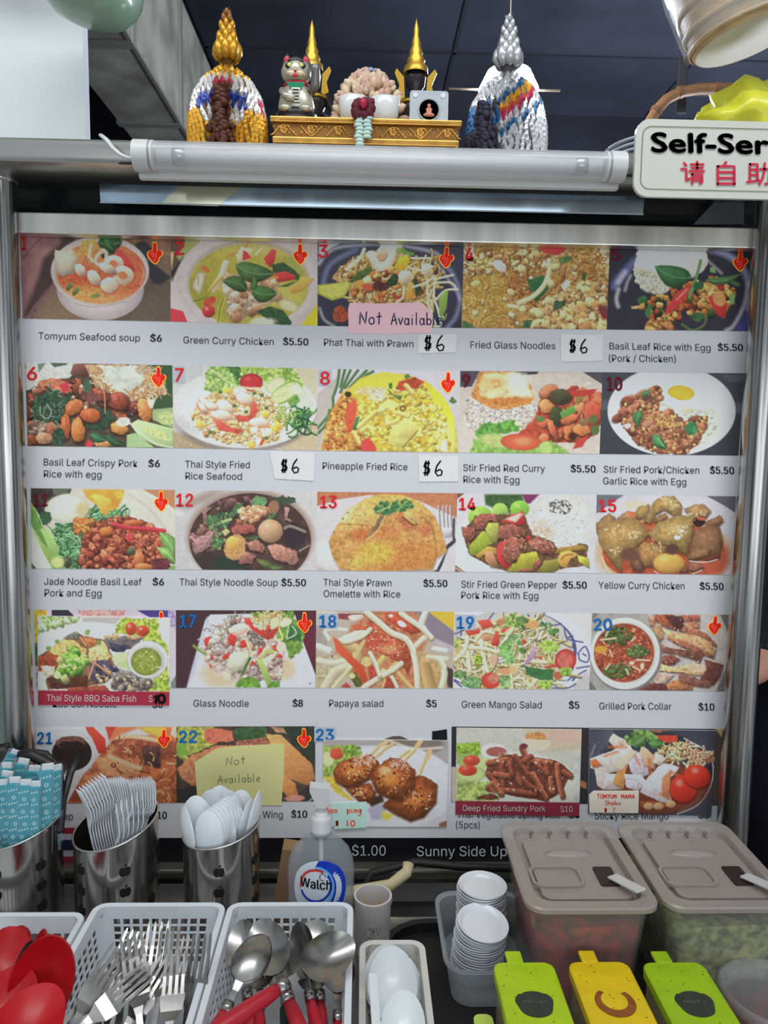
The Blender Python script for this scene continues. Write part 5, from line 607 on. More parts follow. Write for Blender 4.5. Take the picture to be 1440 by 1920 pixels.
# ---------------------------------------------------------------- lettering
def get_font(fn):
    try:
        import os
        for d in bpy.utils.script_paths()+[os.path.join(bpy.utils.resource_path('LOCAL'),'datafiles')]:
            q=os.path.join(bpy.utils.resource_path('LOCAL'),'datafiles','fonts',fn)
            if os.path.exists(q): return bpy.data.fonts.load(q)
    except Exception: pass
    return None
INTER=get_font('Inter.woff2')
TCACHE={}
def text_geo(s,off=0.0,font='inter',res=3):
    k=(s,off,font)
    if k in TCACHE: return TCACHE[k]
    cu=bpy.data.curves.new('t','FONT'); cu.body=s; cu.size=1; cu.offset=off; cu.resolution_u=res; cu.fill_mode='FRONT'
    if font == 'inter' and INTER: cu.font=INTER
    o=bpy.data.objects.new('t',cu); C.objects.link(o); dg=bpy.context.evaluated_depsgraph_get(); dg.update()
    me=bpy.data.meshes.new_from_object(o.evaluated_get(dg)); n=len(me.vertices); v=np.zeros(n*3); me.vertices.foreach_get('co',v); v=v.reshape(-1,3)
    f=[tuple(p.vertices) for p in me.polygons]; bpy.data.objects.remove(o); bpy.data.curves.remove(cu); bpy.data.meshes.remove(me)
    TCACHE[k]=(v,f); return TCACHE[k]
def text_px(mb,s,a,b,cap,off=0.0,Y=YP,dy=.0008,mi=0,font='inter',fn=None):
    v,f=text_geo(s,off,font); x0=v[:,0].min(); w_=v[:,0].max()-x0; hc=text_geo('H',0,font)[0][:,1].max()
    t=(v[:,0]-x0)/w_; up=v[:,1]/hc*cap
    px=a[0]+(b[0]-a[0])*t-up*(a[0]-720)/-15000*-1; py=a[1]+(b[1]-a[1])*t-up
    p=fn(px,py) if fn else onY(px,py,Y); p=p.copy(); p[:,1] -= dy
    mb.add(p,f,mi)
# ---------------------------------------------------------------- handwriting strokes (unit box, y down)
def _c(cx,cy,rx,ry,a0=0,a1=360,n=12): return [(cx+rx*math.cos(math.radians(a0+(a1-a0)*i/n)),cy+ry*math.sin(math.radians(a0+(a1-a0)*i/n))) for i in range(n+1)]
HW={'N': [[(0,1),(.05,.05),(.6,.95),(.7,0)]],'o': [_c(.3,.72,.27,.27,-90,270)],'t': [[(.3,.05),(.26,1)],[(0,.42),(.55,.36)]],'A': [[(0,1),(.35,.02),(.68,1)],[(.08,.66),(.66,.58)]],
 'v': [[(0,.45),(.25,1),(.5,.4)]],'a': [_c(.26,.73,.24,.26,-60,300),[(.52,.45),(.5,.85),(.6,1)]],'i': [[(.1,.45),(.12,1)],[(.11,.2),(.14,.26)]],'l': [[(.1,0),(.1,1)]],'b': [[(.05,0),(.05,1)],_c(.3,.75,.25,.24,-180,160)],
 'e': [[(.05,.72),(.5,.68)]+_c(.28,.72,.24,.27,-10,-320)],'p': [[(.05,.45),(.05,1.35)],_c(.3,.7,.25,.24,-180,160)],'n': [[(.05,.45),(.07,1)],[(.07,.65),(.25,.45),(.45,.55),(.5,1)]],'g': [_c(.26,.68,.24,.22,-40,320),[(.5,.45),(.5,1.2),(.3,1.4),(.05,1.28)]],
 'T': [[(0,.05),(.7,0)],[(.36,.05),(.34,1)]],'O': [_c(.35,.5,.34,.48,-90,270)],'M': [[(0,1),(.1,0),(.4,.8),(.7,0),(.8,1)]],'Y': [[(0,0),(.3,.45)],[(.6,0),(.2,1)]],'U': [[(0,0),(.05,.8),(.3,1),(.55,.8),(.6,0)]],'S': [_c(.3,.28,.25,.25,-30,-260,8)+_c(.28,.74,.25,.26,-80,150,8)],
 'h': [[(.05,0),(.05,1)],[(.07,.65),(.28,.45),(.45,.6),(.46,1)]],'u': [[(.03,.45),(.06,.85),(.25,1),(.45,.85),(.48,.45)],[(.48,.5),(.52,1)]],'1': [[(.1,0),(.1,1)]],'0': [_c(.3,.5,.27,.48,-90,270)],'7': [[(0,.02),(.5,0),(.2,1)]],
 '6': [[(.42,0),(.15,.35),(.03,.75),(.2,1),(.45,.95),(.52,.72),(.38,.58),(.1,.7)]],'$': [[(.6,.18),(.2,.16),(.12,.4),(.56,.55),(.52,.8),(.05,.82)],[(.28,0),(.2,1)],[(.5,0),(.38,1)]],'#': [[(.2,0),(.12,1)],[(.5,0),(.4,1)],[(0,.35),(.6,.3)],[(0,.7),(.6,.65)]],' ': []}
def ribbon(mb,P,w_,Y,dy,o,mi=0):
    P=[((x/o[2])+o[0],(y/o[2])+o[1]) for x,y in P]; h=w_/o[2]/2; L=[]
    for i,(x,y) in enumerate(P):
        a=P[max(i-1,0)]; b=P[min(i+1,len(P)-1)]; dx,dy_=b[0]-a[0],b[1]-a[1]; q=math.hypot(dx,dy_) or 1; L += [(x-dy_/q*h,y+dx/q*h),(x+dy_/q*h,y-dx/q*h)]
    e0=P[0]; e1=P[-1]; A=np.array(L); p=onY(A[:,0],A[:,1],Y); p[:,1] -= dy
    mb.add(p,[(2*i,2*i+1,2*i+3,2*i+2) for i in range(len(P)-1)],mi)
def write(mb,s,x,y,h,w_,o,Y=YP,dy=.0018,sp=1.0,slope=0,mi=0,wid=.9):
    for ch in s:
        mx=.3
        for st in HW[ch]:
            Q=[]
            for i in range(len(st)-1):
                n=3 if len(st)<8 else 1
                for k in range(n): t=k/n; Q.append((st[i][0]*(1-t)+st[i+1][0]*t,st[i][1]*(1-t)+st[i+1][1]*t))
            Q.append(st[-1]); mx=max(mx,max(q[0] for q in st)); ribbon(mb,[(x+q[0]*h*wid,y-h+q[1]*h+slope*(q[0]*h)) for q in Q],w_,Y,dy,o,mi)
        d=(mx+.22)*h*wid*sp; x += d; y += slope*d
def flat(mb,P,o,Y=YP,dy=.001,mi=0,th=0.0):
    A=np.array([((x/o[2])+o[0],(y/o[2])+o[1]) for x,y in P]); p=onY(A[:,0],A[:,1],Y); p[:,1] -= dy; n=len(P)
    if th:
        q=p.copy(); q[:,1] += th; mb.add(np.concatenate([p,q]),[tuple(range(n))[::-1]]+[tuple(range(n,2*n))]+[(i,(i+1) % n,n+(i+1) % n,n+i) for i in range(n)],mi)
    else: mb.add(p,[tuple(range(n))[::-1]],mi)
PXO=(0,0,1.0)
# ---------------------------------------------------------------- the menu board
WB=lin((176,184,196))/ILL
m_white=mat('board_white',WB,rough=.35,spec=.25,linear=True); m_black=mat('board_black',(26,28,34),rough=.3,spec=.3)
m_ink=mat('caption_ink',(70,74,84),rough=.6,spec=.1); m_ink2=mat('price_ink',(34,36,46),rough=.6,spec=.1)
m_red=mat('number_red',lin((186,44,52))/ILL,rough=.5,spec=.1,linear=True); m_blue=mat('number_blue',lin((24,96,168))/ILL,rough=.5,spec=.1,linear=True)
m_rdk=mat('number_dark_red',(120,34,52),rough=.6,spec=.1); m_sil=mat('strip_lettering',(215,217,222),rough=.6,spec=.1)
board=empty('menu_board',onY(720.,1620.,YP),'large white menu board of numbered food photos with captions and prices','menu')
def kid(o): o.parent=board; o.matrix_parent_inverse=Matrix.Translation(-board.location); return o
mb=MB(); flat(mb,[(34,432),(1415,464),(1344,1572),(66,1572)],PXO,dy=0,th=.004); kid(mb.build('panel',m_white))
mb=MB(); flat(mb,[(66,1571),(1344,1571),(1340,1620),(68,1620)],PXO,dy=.0004,th=.004); kid(mb.build('price_strip',m_black))
PASTE={}
for n in (1,2,3,4,5,6,7,8,9,10,11,12,13,14,15,16,17,18,19,20,21,22,24):
    g=GX[n]; p=Pic(g[:4],g[4],1.25); globals()['p%d' % n](p); kid(p.mesh('food_photo',None,.0006,label='printed photo, '+PICS[n]))
T=[(1,'Tomyum Seafood soup',203,988,1115,1008,0),(1,'$6',1210,1010,1310,1012,1),(2,'Green Curry Chicken',162,978,975,995,0),(2,'$5.50',1062,993,1285,998,1),(3,'Phat Thai with Prawn',108,975,913,990,0),
 (4,'Fried Glass Noodles',132,990,908,1000,0),(5,'Basil Leaf Rice with Egg',106,953,985,968,0),(5,'$5.50',1050,965,1265,968,1),(5,'(Pork / Chicken)',100,1060,683,1065,0),(6,'Basil Leaf Crispy Pork',202,972,1047,985,0),(6,'$6',1145,985,1245,987,1),(6,'Rice with egg',203,1078,722,1086,0),
 (7,'Thai Style Fried',157,983,748,990,0),(7,'Rice Seafood',160,1090,676,1096,0),(8,'Pineapple Fried Rice',97,974,873,984,0),(9,'Stir Fried Red Curry',92,984,853,992,0),(9,'Rice with Egg',94,1092,615,1098,0),(9,'$5.50',1095,993,1322,998,1),
 (10,'Stir Fried Pork/Chicken',60,974,948,984,0),(10,'Garlic Rice with Egg',54,1082,827,1092,0),(10,'$5.50',1050,983,1270,987,1),(11,'Jade Noodle Basil Leaf',163,950,1070,954,0),(11,'Pork and Egg',167,1056,698,1060,0),(11,'$6',1175,954,1277,956,1),
 (12,'Thai Style Noodle Soup',82,930,996,936,0),(12,'$5.50',1033,936,1258,938,1),(13,'Thai Style Prawn',108,950,753,956,0),(13,'Omelette with Rice',110,1058,836,1062,0),(13,'$5.50',1057,960,1280,962,1),(14,'Stir Fried Green Pepper',77,960,1000,966,0),(14,'Pork Rice with Egg',77,1065,820,1070,0),(14,'$5.50',1056,967,1284,970,1),
 (15,'Yellow Curry Chicken',85,935,885,942,0),(15,'$5.50',1030,945,1247,949,1),(16,'Kao Soi Noodle',218,947,815,949,0),(16,'$6',1150,953,1240,953,1),(17,'Glass Noodle',212,942,727,943,0),(17,'$8',1137,942,1230,943,1),(18,'Papaya salad',165,975,687,978,0),(18,'$5',1103,979,1200,980,1),
 (19,'Green Mango Salad',132,960,903,966,0),(19,'$5',1168,968,1264,969,1),(20,'Grilled Pork Collar',120,792,683,796,0),(20,'$10',897,800,1018,801,1),(21,'Deep',405,786,548,786,0),(21,'$10',1140,778,1250,778,1),(22,'Thai',133,930,290,930,0),(22,'Wing',870,925,1062,927,0),(22,'$10',1145,922,1292,923,1),
 (24,'Thai Vegetable Spring Roll',40,439,503,440,0),(24,'$4',545,440,590,440,1),(24,'(5pcs)',36,485,143,487,0),(24,'Sticky Rice Mango',660,444,992,446,0),(24,'$5',1128,441,1172,441,1)]
for n,s,x0,y0,x1,y1,bd in T:
    o=GX[n][4]; mb=MB(); text_px(mb,s,(x0/o[2]+o[0],y0/o[2]+o[1]),(x1/o[2]+o[0],y1/o[2]+o[1]),12.9 if not bd else 13.2,0)
    if bd:
        for k_ in (-.45,.45): text_px(mb,s,(x0/o[2]+o[0]+k_,y0/o[2]+o[1]),(x1/o[2]+o[0]+k_,y1/o[2]+o[1]),13.2,0,dy=.0009+.00004*k_)
    kid(mb.build('price' if bd else 'caption',m_ink2 if bd else m_ink))
mb=MB(); text_px(mb,'$1.00',(660,1603),(723,1603),19,0,dy=.002); kid(mb.build('price',m_sil)); mb=MB(); text_px(mb,'Sunny Side Up',(781.5,1604),(950,1604),18.5,0,dy=.002); kid(mb.build('caption',m_sil))
NUM={1: (45,102,185,118,0),2: (78,172,182,120,0),3: (57,145,185,120,0),4: (80,163,195,125,0),5: (118,205,180,105,2),6: (52,145,203,118,0),7: (62,143,195,122,0),8: (73,165,200,120,0),9: (78,158,202,118,2),10: (85,232,208,125,2),11: (62,200,215,115,2),
 12: (50,210,193,118,0),13: (75,235,213,118,0),14: (52,215,210,118,0),15: (85,250,220,115,0),17: (82,238,203,120,1),18: (68,235,208,118,1),19: (82,250,195,118,1),20: (75,220,172,92,1),21: (278,395,215,88,1),22: (78,252,210,112,1),23: (62,238,193,112,1)}
m_film=mat('number_film',(206,210,216),rough=.4,spec=.2)
for n,(x0,x1,yb,h,c) in NUM.items():
    o=(GX[n] if n in GX else GX[32])[4]; mb=MB()
    for k_,q_ in ((0,0),(-1,0),(1,0),(-.5,-.5),(.5,.5),(0,-.9),(0,.9)): text_px(mb,str(n),(x0/o[2]+o[0]+1+k_,yb/o[2]+o[1]+q_*.8),(x1/o[2]+o[0]-1+k_,yb/o[2]+o[1]+q_*.8),h/o[2]-1,0,dy=.0016+.00003*(k_+2*q_))
    q=kid(mb.build('dish_number',[m_red,m_blue,m_rdk][c]))
    if n in (7,8,18,19,23):
        mb=MB(); flat(mb,[(x0-14,yb-h-16),(x1+16,yb-h-12),(x1+14,yb+16),(x0-14,yb+14)],o,dy=.0010); kid(mb.build('number_film',m_film))
m_thr=mat('thumb_red',lin((206,36,34))/ILL,rough=.5,spec=.1,linear=True); m_thy=mat('thumb_yellow',lin((240,190,60))/ILL,rough=.5,spec=.1,linear=True); m_thl=mat('thumb_line',lin((236,150,110))/ILL,rough=.5,spec=.1,linear=True)
TH=[(.36,.05),(.42,.01),(.50,0),(.58,.03),(.62,.09),(.66,.42),(.72,.43),(.78,.38),(.88,.38),(.99,.46),(1,.56),(.95,.63),(.86,.68),(.79,.72),(.77,.84),(.62,.96),(.5,1),(.38,.95),(.26,.86),(.1,.72),(.03,.62),(0,.52),(.08,.43),(.2,.38),(.32,.37),(.34,.25)]
for n,cx,y0,y1,sh in ((1,1252,110,318,0),(2,1215,78,275,0),(3,1210,80,282,.08),(5,1243,85,278,.06),(6,1237,78,275,0),(8,1245,80,282,.05),(11,1255,72,270,0),(16,1232,50,250,0),(17,1248,60,258,0),(20,1022,55,213,.12),(21,1232,103,250,0),(22,1265,72,265,0)):
    o=GX[n][4]; h=y1-y0; ww=h*.71
    f=lambda P,k=1: [(cx+((x-.5)*k+sh*(.5-y))*ww,y0+((y-.5)*k+.5)*h) for x,y in P]
    mb=MB(); flat(mb,f(TH),o,dy=.0010,mi=0); flat(mb,f([(x+(.02 if x<.5 else -.02)*1.2,y) for x,y in TH],.91),o,dy=.0013,mi=1)
    for P in ([(.32,.42),(.36,.52),(.3,.6)],[(.46,.5),(.44,.62),(.36,.7)],[(.58,.5),(.6,.62),(.52,.72),(.56,.8)],[(.2,.5),(.28,.56)],[(.4,.8),(.5,.86)]): ribbon(mb,f(P),h*.018,YP,.0016,o,2)
    kid(mb.build('pointing_hand_emblem',[m_thy,m_thr,m_thl]))
FL=[('flag_stripe',(170,40,60),845,890),('flag_stripe',(200,200,208),890,935),('flag_stripe',(28,34,74),935,1015),('flag_stripe',(190,190,200),1015,1060),('flag_stripe',(160,36,54),1060,1105)]
for nm,c,a,b in FL: mb=MB(); flat(mb,[(390,a),(600,a),(600,b),(390,b)],(0,1340,4.0),dy=.0016); kid(mb.build(nm,mat('flag_%d_%d' % (c[0],c[2]),c,rough=.6)))
mb=MB(); text_px(mb,'THAILAND',(98,1626),(150,1626),6,.01,dy=.0018); kid(mb.build('caption',m_sil))
# pasted pieces of paper lying on the board: things of their own
def paper(name,P,o,m,label,cat,dy=.0012,th=.0006,group=None):
    c=np.mean([((x/o[2])+o[0],(y/o[2])+o[1]) for x,y in P],0); e=empty(name,onY(c[0],c[1],YP)-np.array([0,dy,0]),label,cat,group)
    mb=MB(); flat(mb,P,o,dy=dy,th=th); q=mb.build('paper',m,None); q.parent=e; q.matrix_parent_inverse=Matrix.Translation(-e.location); return e
def sub(o,e): o.parent=e; o.matrix_parent_inverse=Matrix.Translation(-e.location); return o
m_pen=mat('marker_black',(24,22,26),rough=.6,spec=.1); m_pen2=mat('pen_blue_black',(60,62,100),rough=.6,spec=.1); m_pen3=mat('pen_thin',(96,104,96),rough=.6,spec=.1); m_or=mat('marker_orange',lin((206,84,52))/ILL,rough=.6,spec=.1,linear=True); m_rp=mat('marker_red',lin((196,56,50))/ILL,rough=.6,spec=.1,linear=True)
def pcol(n,c): return mat(n,lin(c)/ILL,rough=.55,spec=.2,linear=True)
m_plas=mat('sticker_plastic',lin((190,196,204))/ILL,rough=.15,spec=.5,linear=True,bump=.35,bscale=260)
for n,P,x,y,h,lb in ((3,[(955,878),(1305,870),(1290,1035),(955,1045)],1005,1022,140,'handwritten price sticker under the lime and noodle photo'),(4,[(955,862),(1345,868),(1335,1105),(960,1115)],1030,1035,128,'handwritten price sticker beside the Fried Glass Noodles caption'),(7,[(930,838),(1345,850),(1335,1105),(980,1085)],1030,1032,128,'handwritten price sticker beside the Thai Style Fried Rice caption'),(8,[(975,848),(1340,856),(1335,1085),(980,1090)],1012,1034,138,'handwritten price sticker beside the Pineapple Fried Rice caption')):
    o=GX[n][4]; e=paper('price_sticker',P,o,m_plas,lb,'sticker',group='handwritten price stickers'); mb=MB(); write(mb,'$',x,y,h,15,o,wid=.8); write(mb,'6',x+h*.8,y,h,14,o,wid=.95); sub(mb.build('handwriting',m_pen),e)
o=GX[3][4]; e=paper('paper_note',[(325,640),(340,590),(560,596),(985,588),(1085,690),(1078,860),(880,862),(690,872),(350,862),(330,850)],o,pcol('pink_paper',(208,176,190)),'pink note pasted over the fried noodle photo, handwritten with Not Available','note')
mb=MB(); write(mb,'Not',430,785,115,11,o,wid=.76); write(mb,'Available',712,790,112,10,o,wid=.66); sub(mb.build('handwriting',m_pen2),e)
mb=MB(); flat(mb,[(985,588),(1085,690),(1020,640)],o,dy=.0022); sub(mb.build('folded_corner',pcol('pink_back',(220,190,200))),e)
o=GX[22][4]; e=paper('paper_note',[(228,398),(430,270),(600,245),(1075,222),(1078,370),(1050,808),(600,800),(256,790),(245,600)],o,pcol('yellow_paper',(184,188,136)),'pale yellow note pasted over the chicken wing photo, handwritten with Not Available','note')
mb=MB(); write(mb,'Not',528,430,84,4.5,o,wid=.95,slope=-.1); write(mb,'Available',448,596,82,4.5,o,wid=.8,slope=-.04); sub(mb.build('handwriting',m_pen3),e)
for n,nm,lb in ((31,'paper_menu_card','pasted menu card of grilled fish with a red caption strip'),(32,'pasted_photo','pasted photo of glazed meat skewers beneath number 23'),(33,'paper_menu_card','pasted menu card of fried pork strips with a dark red caption strip'),(34,'pasted_photo','pasted photo of sliced pork and tomatoes on a dark plate')):
    g=GX[n]; P=[((a[0]-g[4][0])*g[4][2],(a[1]-g[4][1])*g[4][2]) for a in g[:4]]; P=[P[0],P[1],P[2],P[3]]
    e=paper(nm,P,g[4],pcol('card_paper',(196,200,204)),lb,'card' if 'card' in nm else 'photo',dy=.002,th=.0012); p=Pic(g[:4],g[4],1.2); globals()['p%d' % n](p); sub(p.mesh('printed_picture',None,.0024),e); PASTE[n]=e
o=GX[31][4]; m_cw=mat('card_lettering',(236,226,226),rough=.6,spec=.1); mb=MB(); text_px(mb,'Thai Style BBQ Saba Fish',(167/o[2]+55,885/o[2]+1135),(998/o[2]+55,893/o[2]+1135),12.3,0,dy=.003); text_px(mb,'$',(1117/o[2]+55,893/o[2]+1135),(1150/o[2]+55,893/o[2]+1135),12,0,dy=.003); sub(mb.build('caption',m_cw),PASTE[31])
mb=MB(); ribbon(mb,[(1160,850),(1190,828),(1180,910)],24,YP,.0032,o); ribbon(mb,_c(1236,864,30,38,0,360),26,YP,.0032,o); sub(mb.build('handwriting',m_pen),PASTE[31])
o=GX[33][4]; mb=MB(); text_px(mb,'Deep Fried Sundry Pork',(66/o[2]+840,405/o[2]+1350),(437/o[2]+840,408/o[2]+1350),10.8,0,dy=.003); text_px(mb,'$10',(505/o[2]+840,410/o[2]+1350),(558/o[2]+840,410/o[2]+1350),10.8,0,dy=.003); sub(mb.build('caption',m_cw),PASTE[33])
o=GX[32][4]; e=paper('paper_label',[(215,795),(550,779),(556,1026),(240,1042)],o,pcol('cyan_paper',(168,206,206)),'pale blue label with orange handwriting on the skewer photo','label',dy=.0034)
mb=MB(); write(mb,'Moo',140,882,54,10,o,wid=1.0,dy=.0040); write(mb,'ping',365,885,62,10,o,wid=.85,dy=.0040); write(mb,'$',252,1010,52,12,o,dy=.0040); write(mb,'10',360,1012,56,12,o,wid=1.3,dy=.0040); sub(mb.build('handwriting',m_or),e)
mb=MB(); flat(mb,[(1185,105),(1210,105),(1325,86),(1330,190),(1183,188)],o,dy=.0011); kid(mb.build('black_tape',m_black)); mb=MB(); flat(mb,[(725,182),(800,155),(880,153),(955,186)],o,dy=.0011); kid(mb.build('covered_photo_edge',mat('brown_print',(110,90,76),rough=.6)))
o=GX[34][4]; e=paper('paper_label',[(632,332),(652,314),(856,314),(853,415),(634,413)],o,pcol('cream_paper',(206,204,196)),'white label with red handwriting on the sliced pork photo','label',dy=.0034)
mb=MB(); write(mb,'TOMYUM',668,348,20,3.2,o,wid=.82,dy=.0040); write(mb,'MAMA',776,348,20,3.2,o,wid=.82,dy=.0040); write(mb,'Shabu',704,376,20,2.6,o,wid=.95,dy=.0040); write(mb,'$',700,410,20,3.4,o,dy=.0040); write(mb,'7',738,410,20,2.6,o,dy=.0040); sub(mb.build('handwriting',m_rp),e)
# ---------------------------------------------------------------- the stall: room, beam, posts
m_wall = mat('stall_wall_dark', (50, 54, 66), rough=.55, noise=.35, nscale=3, spec=.3); m_ceil = mat('stall_ceiling_dark', (62, 66, 78), rough=.5, noise=.4, nscale=2.5, spec=.35)
m_seam = mat('seam_dark', (44, 47, 56), rough=.6); m_steel = mat('brushed_steel', (206, 204, 198), rough=.24, metal=.95, noise=.12, nscale=6, stretch=(1, 6, 40), bump=.08, bscale=5)  # steel colour noise is stretched to paint in streaky reflections
m_steelv = mat('brushed_steel_tube', (205, 203, 200), rough=.2, metal=.97, noise=.72, nscale=9, stretch=(16, 16, .3)); m_dark = mat('recess_black', (16, 18, 20), rough=.5)  # vertical streaks in the tube colour stand in for reflections
m_steelh = mat('polished_steel_rail', (244, 242, 232), rough=.3, metal=.9, noise=.42, nscale=5, stretch=(3.2, 1, .2))  # stretched colour noise paints reflection streaks on the rail
m_grime = mat('grime', (34, 30, 28), rough=.8, noise=.5, nscale=60); m_wht = mat('white_laminate', (226, 232, 234), rough=.4, noise=.05, nscale=4)
def xz(px, py, Y): q = onY(px, py, Y); return q[0], q[2]
def sbox(name, x0, x1, y0, y1, z0, z1, m, parent=None, bev=0):
    mb = MB(); mb.box(((x0 + x1) / 2, (y0 + y1) / 2, (z0 + z1) / 2), (abs(x1 - x0), abs(y1 - y0), abs(z1 - z0)), bev=bev); return mb.build(name, m, parent)
struct(sbox('wall_back', -2.2, 2.4, 3.3, 3.34, -.02, 2.86, m_wall)); struct(sbox('wall_left', -2.24, -2.2, 1.3, 3.34, -.02, 2.86, m_wall)); struct(sbox('wall_right', 2.4, 2.44, 1.3, 3.34, -.02, 2.86, m_wall))
ce = struct(sbox('ceiling', -2.2, 2.4, 1.24, 3.3, 2.82, 2.86, m_ceil)); struct(sbox('floor', -2.5, 2.7, -3.4, 3.34, -.04, 0, mat('floor_tile_grey', (172, 168, 160), rough=.5, noise=.25, nscale=5)))
for x in (-1.35, -.55, .3, 1.15, 2.0): q = sbox('ceiling_seam', x - .006, x + .006, 1.3, 3.3, 2.815, 2.8205, m_seam); q.parent = ce
for y in (1.75, 2.25, 2.8): q = sbox('ceiling_seam', -2.2, 2.4, y - .006, y + .006, 2.815, 2.8205, m_seam); q.parent = ce
for i, (x, y) in enumerate(((-3.4, -3.5), (-1.7, -6.0), (.2, -7.5), (1.9, -5.2), (3.9, -3.0), (-5.5, -1.5), (5.6, -.8))): struct(sbox('streak_block', x - .3, x + .3, y - .3, y + .3, 0, 3.7, mat('streak_block_dark', (96, 92, 88), rough=.6)))  # unseen blocks added behind the camera to put streaks in the steel reflections
# left pillar board and duct
xw, _ = xz(157, 150, 1.36); z0 = xz(80, 256, 1.36)[1] - .08
struct(sbox('wall_partition', -1.5, xw, 1.36, 1.385, z0, 2.7, m_wht))
dz = 2.30; a = onZ(235., 60., dz); b = onZ(157., 145., dz); rt = onY(275., 2., a[1])[2]
m_duct = mat('galvanised_duct', (172, 172, 160), rough=.5, noise=.45, nscale=9, metal=0); e = empty('ventilation_duct', (a[0] - .1, 2.2, dz), 'grey mottled sheet metal duct running back under the dark ceiling', 'duct')
mb = MB(); hw = (a[0] - b[0]); mb.box((-hw / 2 + .1, 0, .16), (hw, 2.0, .32)); mb.build('duct_body', m_duct, e); mb = MB()
for yy in (-.52, -.1, .45): mb.box((-hw / 2 + .1, yy, .16), (hw + .012, .03, .332)); mb.box((-hw / 2 + .1, yy + .045, .16), (hw + .008, .012, .328))
for i in range(3):
    mb = MB(); yy = (-.52, -.1, .45)[i]; mb.box((-hw / 2 + .1, yy, .16), (hw + .012, .03, .332), bev=.003); mb.build('joint_flange', mat('duct_flange', (150, 150, 142), rough=.45, metal=.3), e)
mb = MB(); mb.box((.1, 0, 0), (.008, 2.0, .008)); mb.build('duct_edge', mat('duct_flange'), e)
# the top beam
YB = 1.08; zt = xz(600, 270, YB)[1]; zb = xz(600, 318, YB)[1]; YB2 = float(onZ(600., 357., zb)[1])
beam = empty('top_beam', (0, YB, zb), 'brushed steel box beam across the top of the stall front', 'beam')
mb = MB(); P = [(YB, zt - zb - .004), (YB + .004, zt - zb), (YB2 + .2, zt - zb), (YB2 + .2, zt - zb - .012), (YB2 + .012, zt - zb - .012), (YB2, zt - zb - .02), (YB2, .006), (YB2 - .006, 0), (YB + .012, 0), (YB + .004, .003), (YB, .010)]
mb.prism([(p[0] - YB, p[1]) for p in P], -1.0, .95, f=lambda x, y, z: (z, x, y)); mb.build('beam_body', m_steel, beam, sharp=35)
mb = MB(); mb.box((-.72 + .005, -.0006, .012), (.09, .001, .03)); mb.build('orange_tape', mat('tape_orange', (190, 130, 70), rough=.4), beam)
mb = MB(); mb.box((-.25, -.0008, .0015), (.16, .0012, .0022)); mb.build('grime_line', m_grime, beam); mb = MB(); mb.box((.24, -.0008, .001), (.42, .0012, .0026)); mb.build('grime_line', m_grime, beam)
# posts
def post(pts, r, label):
    (x0, y0), (x1, y1) = pts; a = onY(x0, y0, 1.16); b = onY(x1, y1, 1.16); x = (a[0] + b[0]) / 2; o = empty('steel_post', (x, 1.16, ZC), label, 'post'); mb = MB(); h = zb - ZC
    mb.lathe([(r, -.75), (r, h)], n=40); q = mb.build('tube', m_steelv, o, smooth=True); mb = MB(); mb.lathe([(r, h - .004), (r + .003, h - .003), (r + .003, h)], n=32); mb.build('weld_seam', m_steel, o, smooth=True)
    return o
post(((-4, 380), (38, 1300)), .0215, 'round brushed steel post left of the menu board'); post(((1404, 1000), (1394, 1300)), .0235, 'round brushed steel post right of the menu board')
# rails around the board
zr0 = xz(720, 451, 1.17)[1]; zr1 = xz(720, 412, 1.17)[1]; xl = xz(22, 410, 1.17)[0]; xr = xz(1427, 440, 1.17)[0]
fr = empty('board_frame', (0, 1.17, zr0), 'steel frame rails holding the menu board between the posts', 'frame')
mb = MB(); mb.box(((xl + xr) / 2, .012, (zr1 - zr0) / 2), (xr - xl, .024, zr1 - zr0), bev=.002); mb.build('top_rail', m_steelh, fr)
zq = xz(720, 1622, 1.19)[1]; zq2 = xz(720, 1643, 1.185)[1]; mb = MB(); mb.box((0, .02, (zq + zq2) / 2 - zr0), (1.16, .03, zq - zq2), bev=.004); mb.box((0, .03, zq2 - .006 - zr0), (1.16, .03, .014), bev=.003); mb.build('bottom_rail', mat('rail_greenish_steel', (150, 152, 136), rough=.3, metal=.8, noise=.4, nscale=7, stretch=(2, 1, 6)), fr)
for sx, pa, pb in ((-1, (28, 440), (60, 1560)), (1, (1420, 465), (1352, 1560))):
    a = onY(pa[0], pa[1], 1.205); b = onY(pb[0], pb[1], 1.205); mb = MB(); mb.box(((a[0] + b[0]) / 2 + sx * .014, .04, (a[2] + b[2]) / 2 - zr0), (.03, .012, a[2] - b[2] + .1)); mb.build('glass_edge', mat('dirty_glass_edge', (70, 86, 82), rough=.3, noise=.7, nscale=14, spec=.6), fr)
mb = MB(); mb.box((0, .06, -.47), (1.13, .004, 1.02)); mb.build('backing_sheet', m_dark, fr)
m_lime = mat('lime_tape', (196, 206, 30), rough=.4); mb = MB(); flat(mb, [(1372, 1080), (1387, 1090), (1378, 1150), (1370, 1168)], PXO, Y=1.195, dy=0, th=.001); tag(mb.build('lime_paper_scrap', m_lime), 'lime green scrap of paper stuck between the board and right post', 'paper')
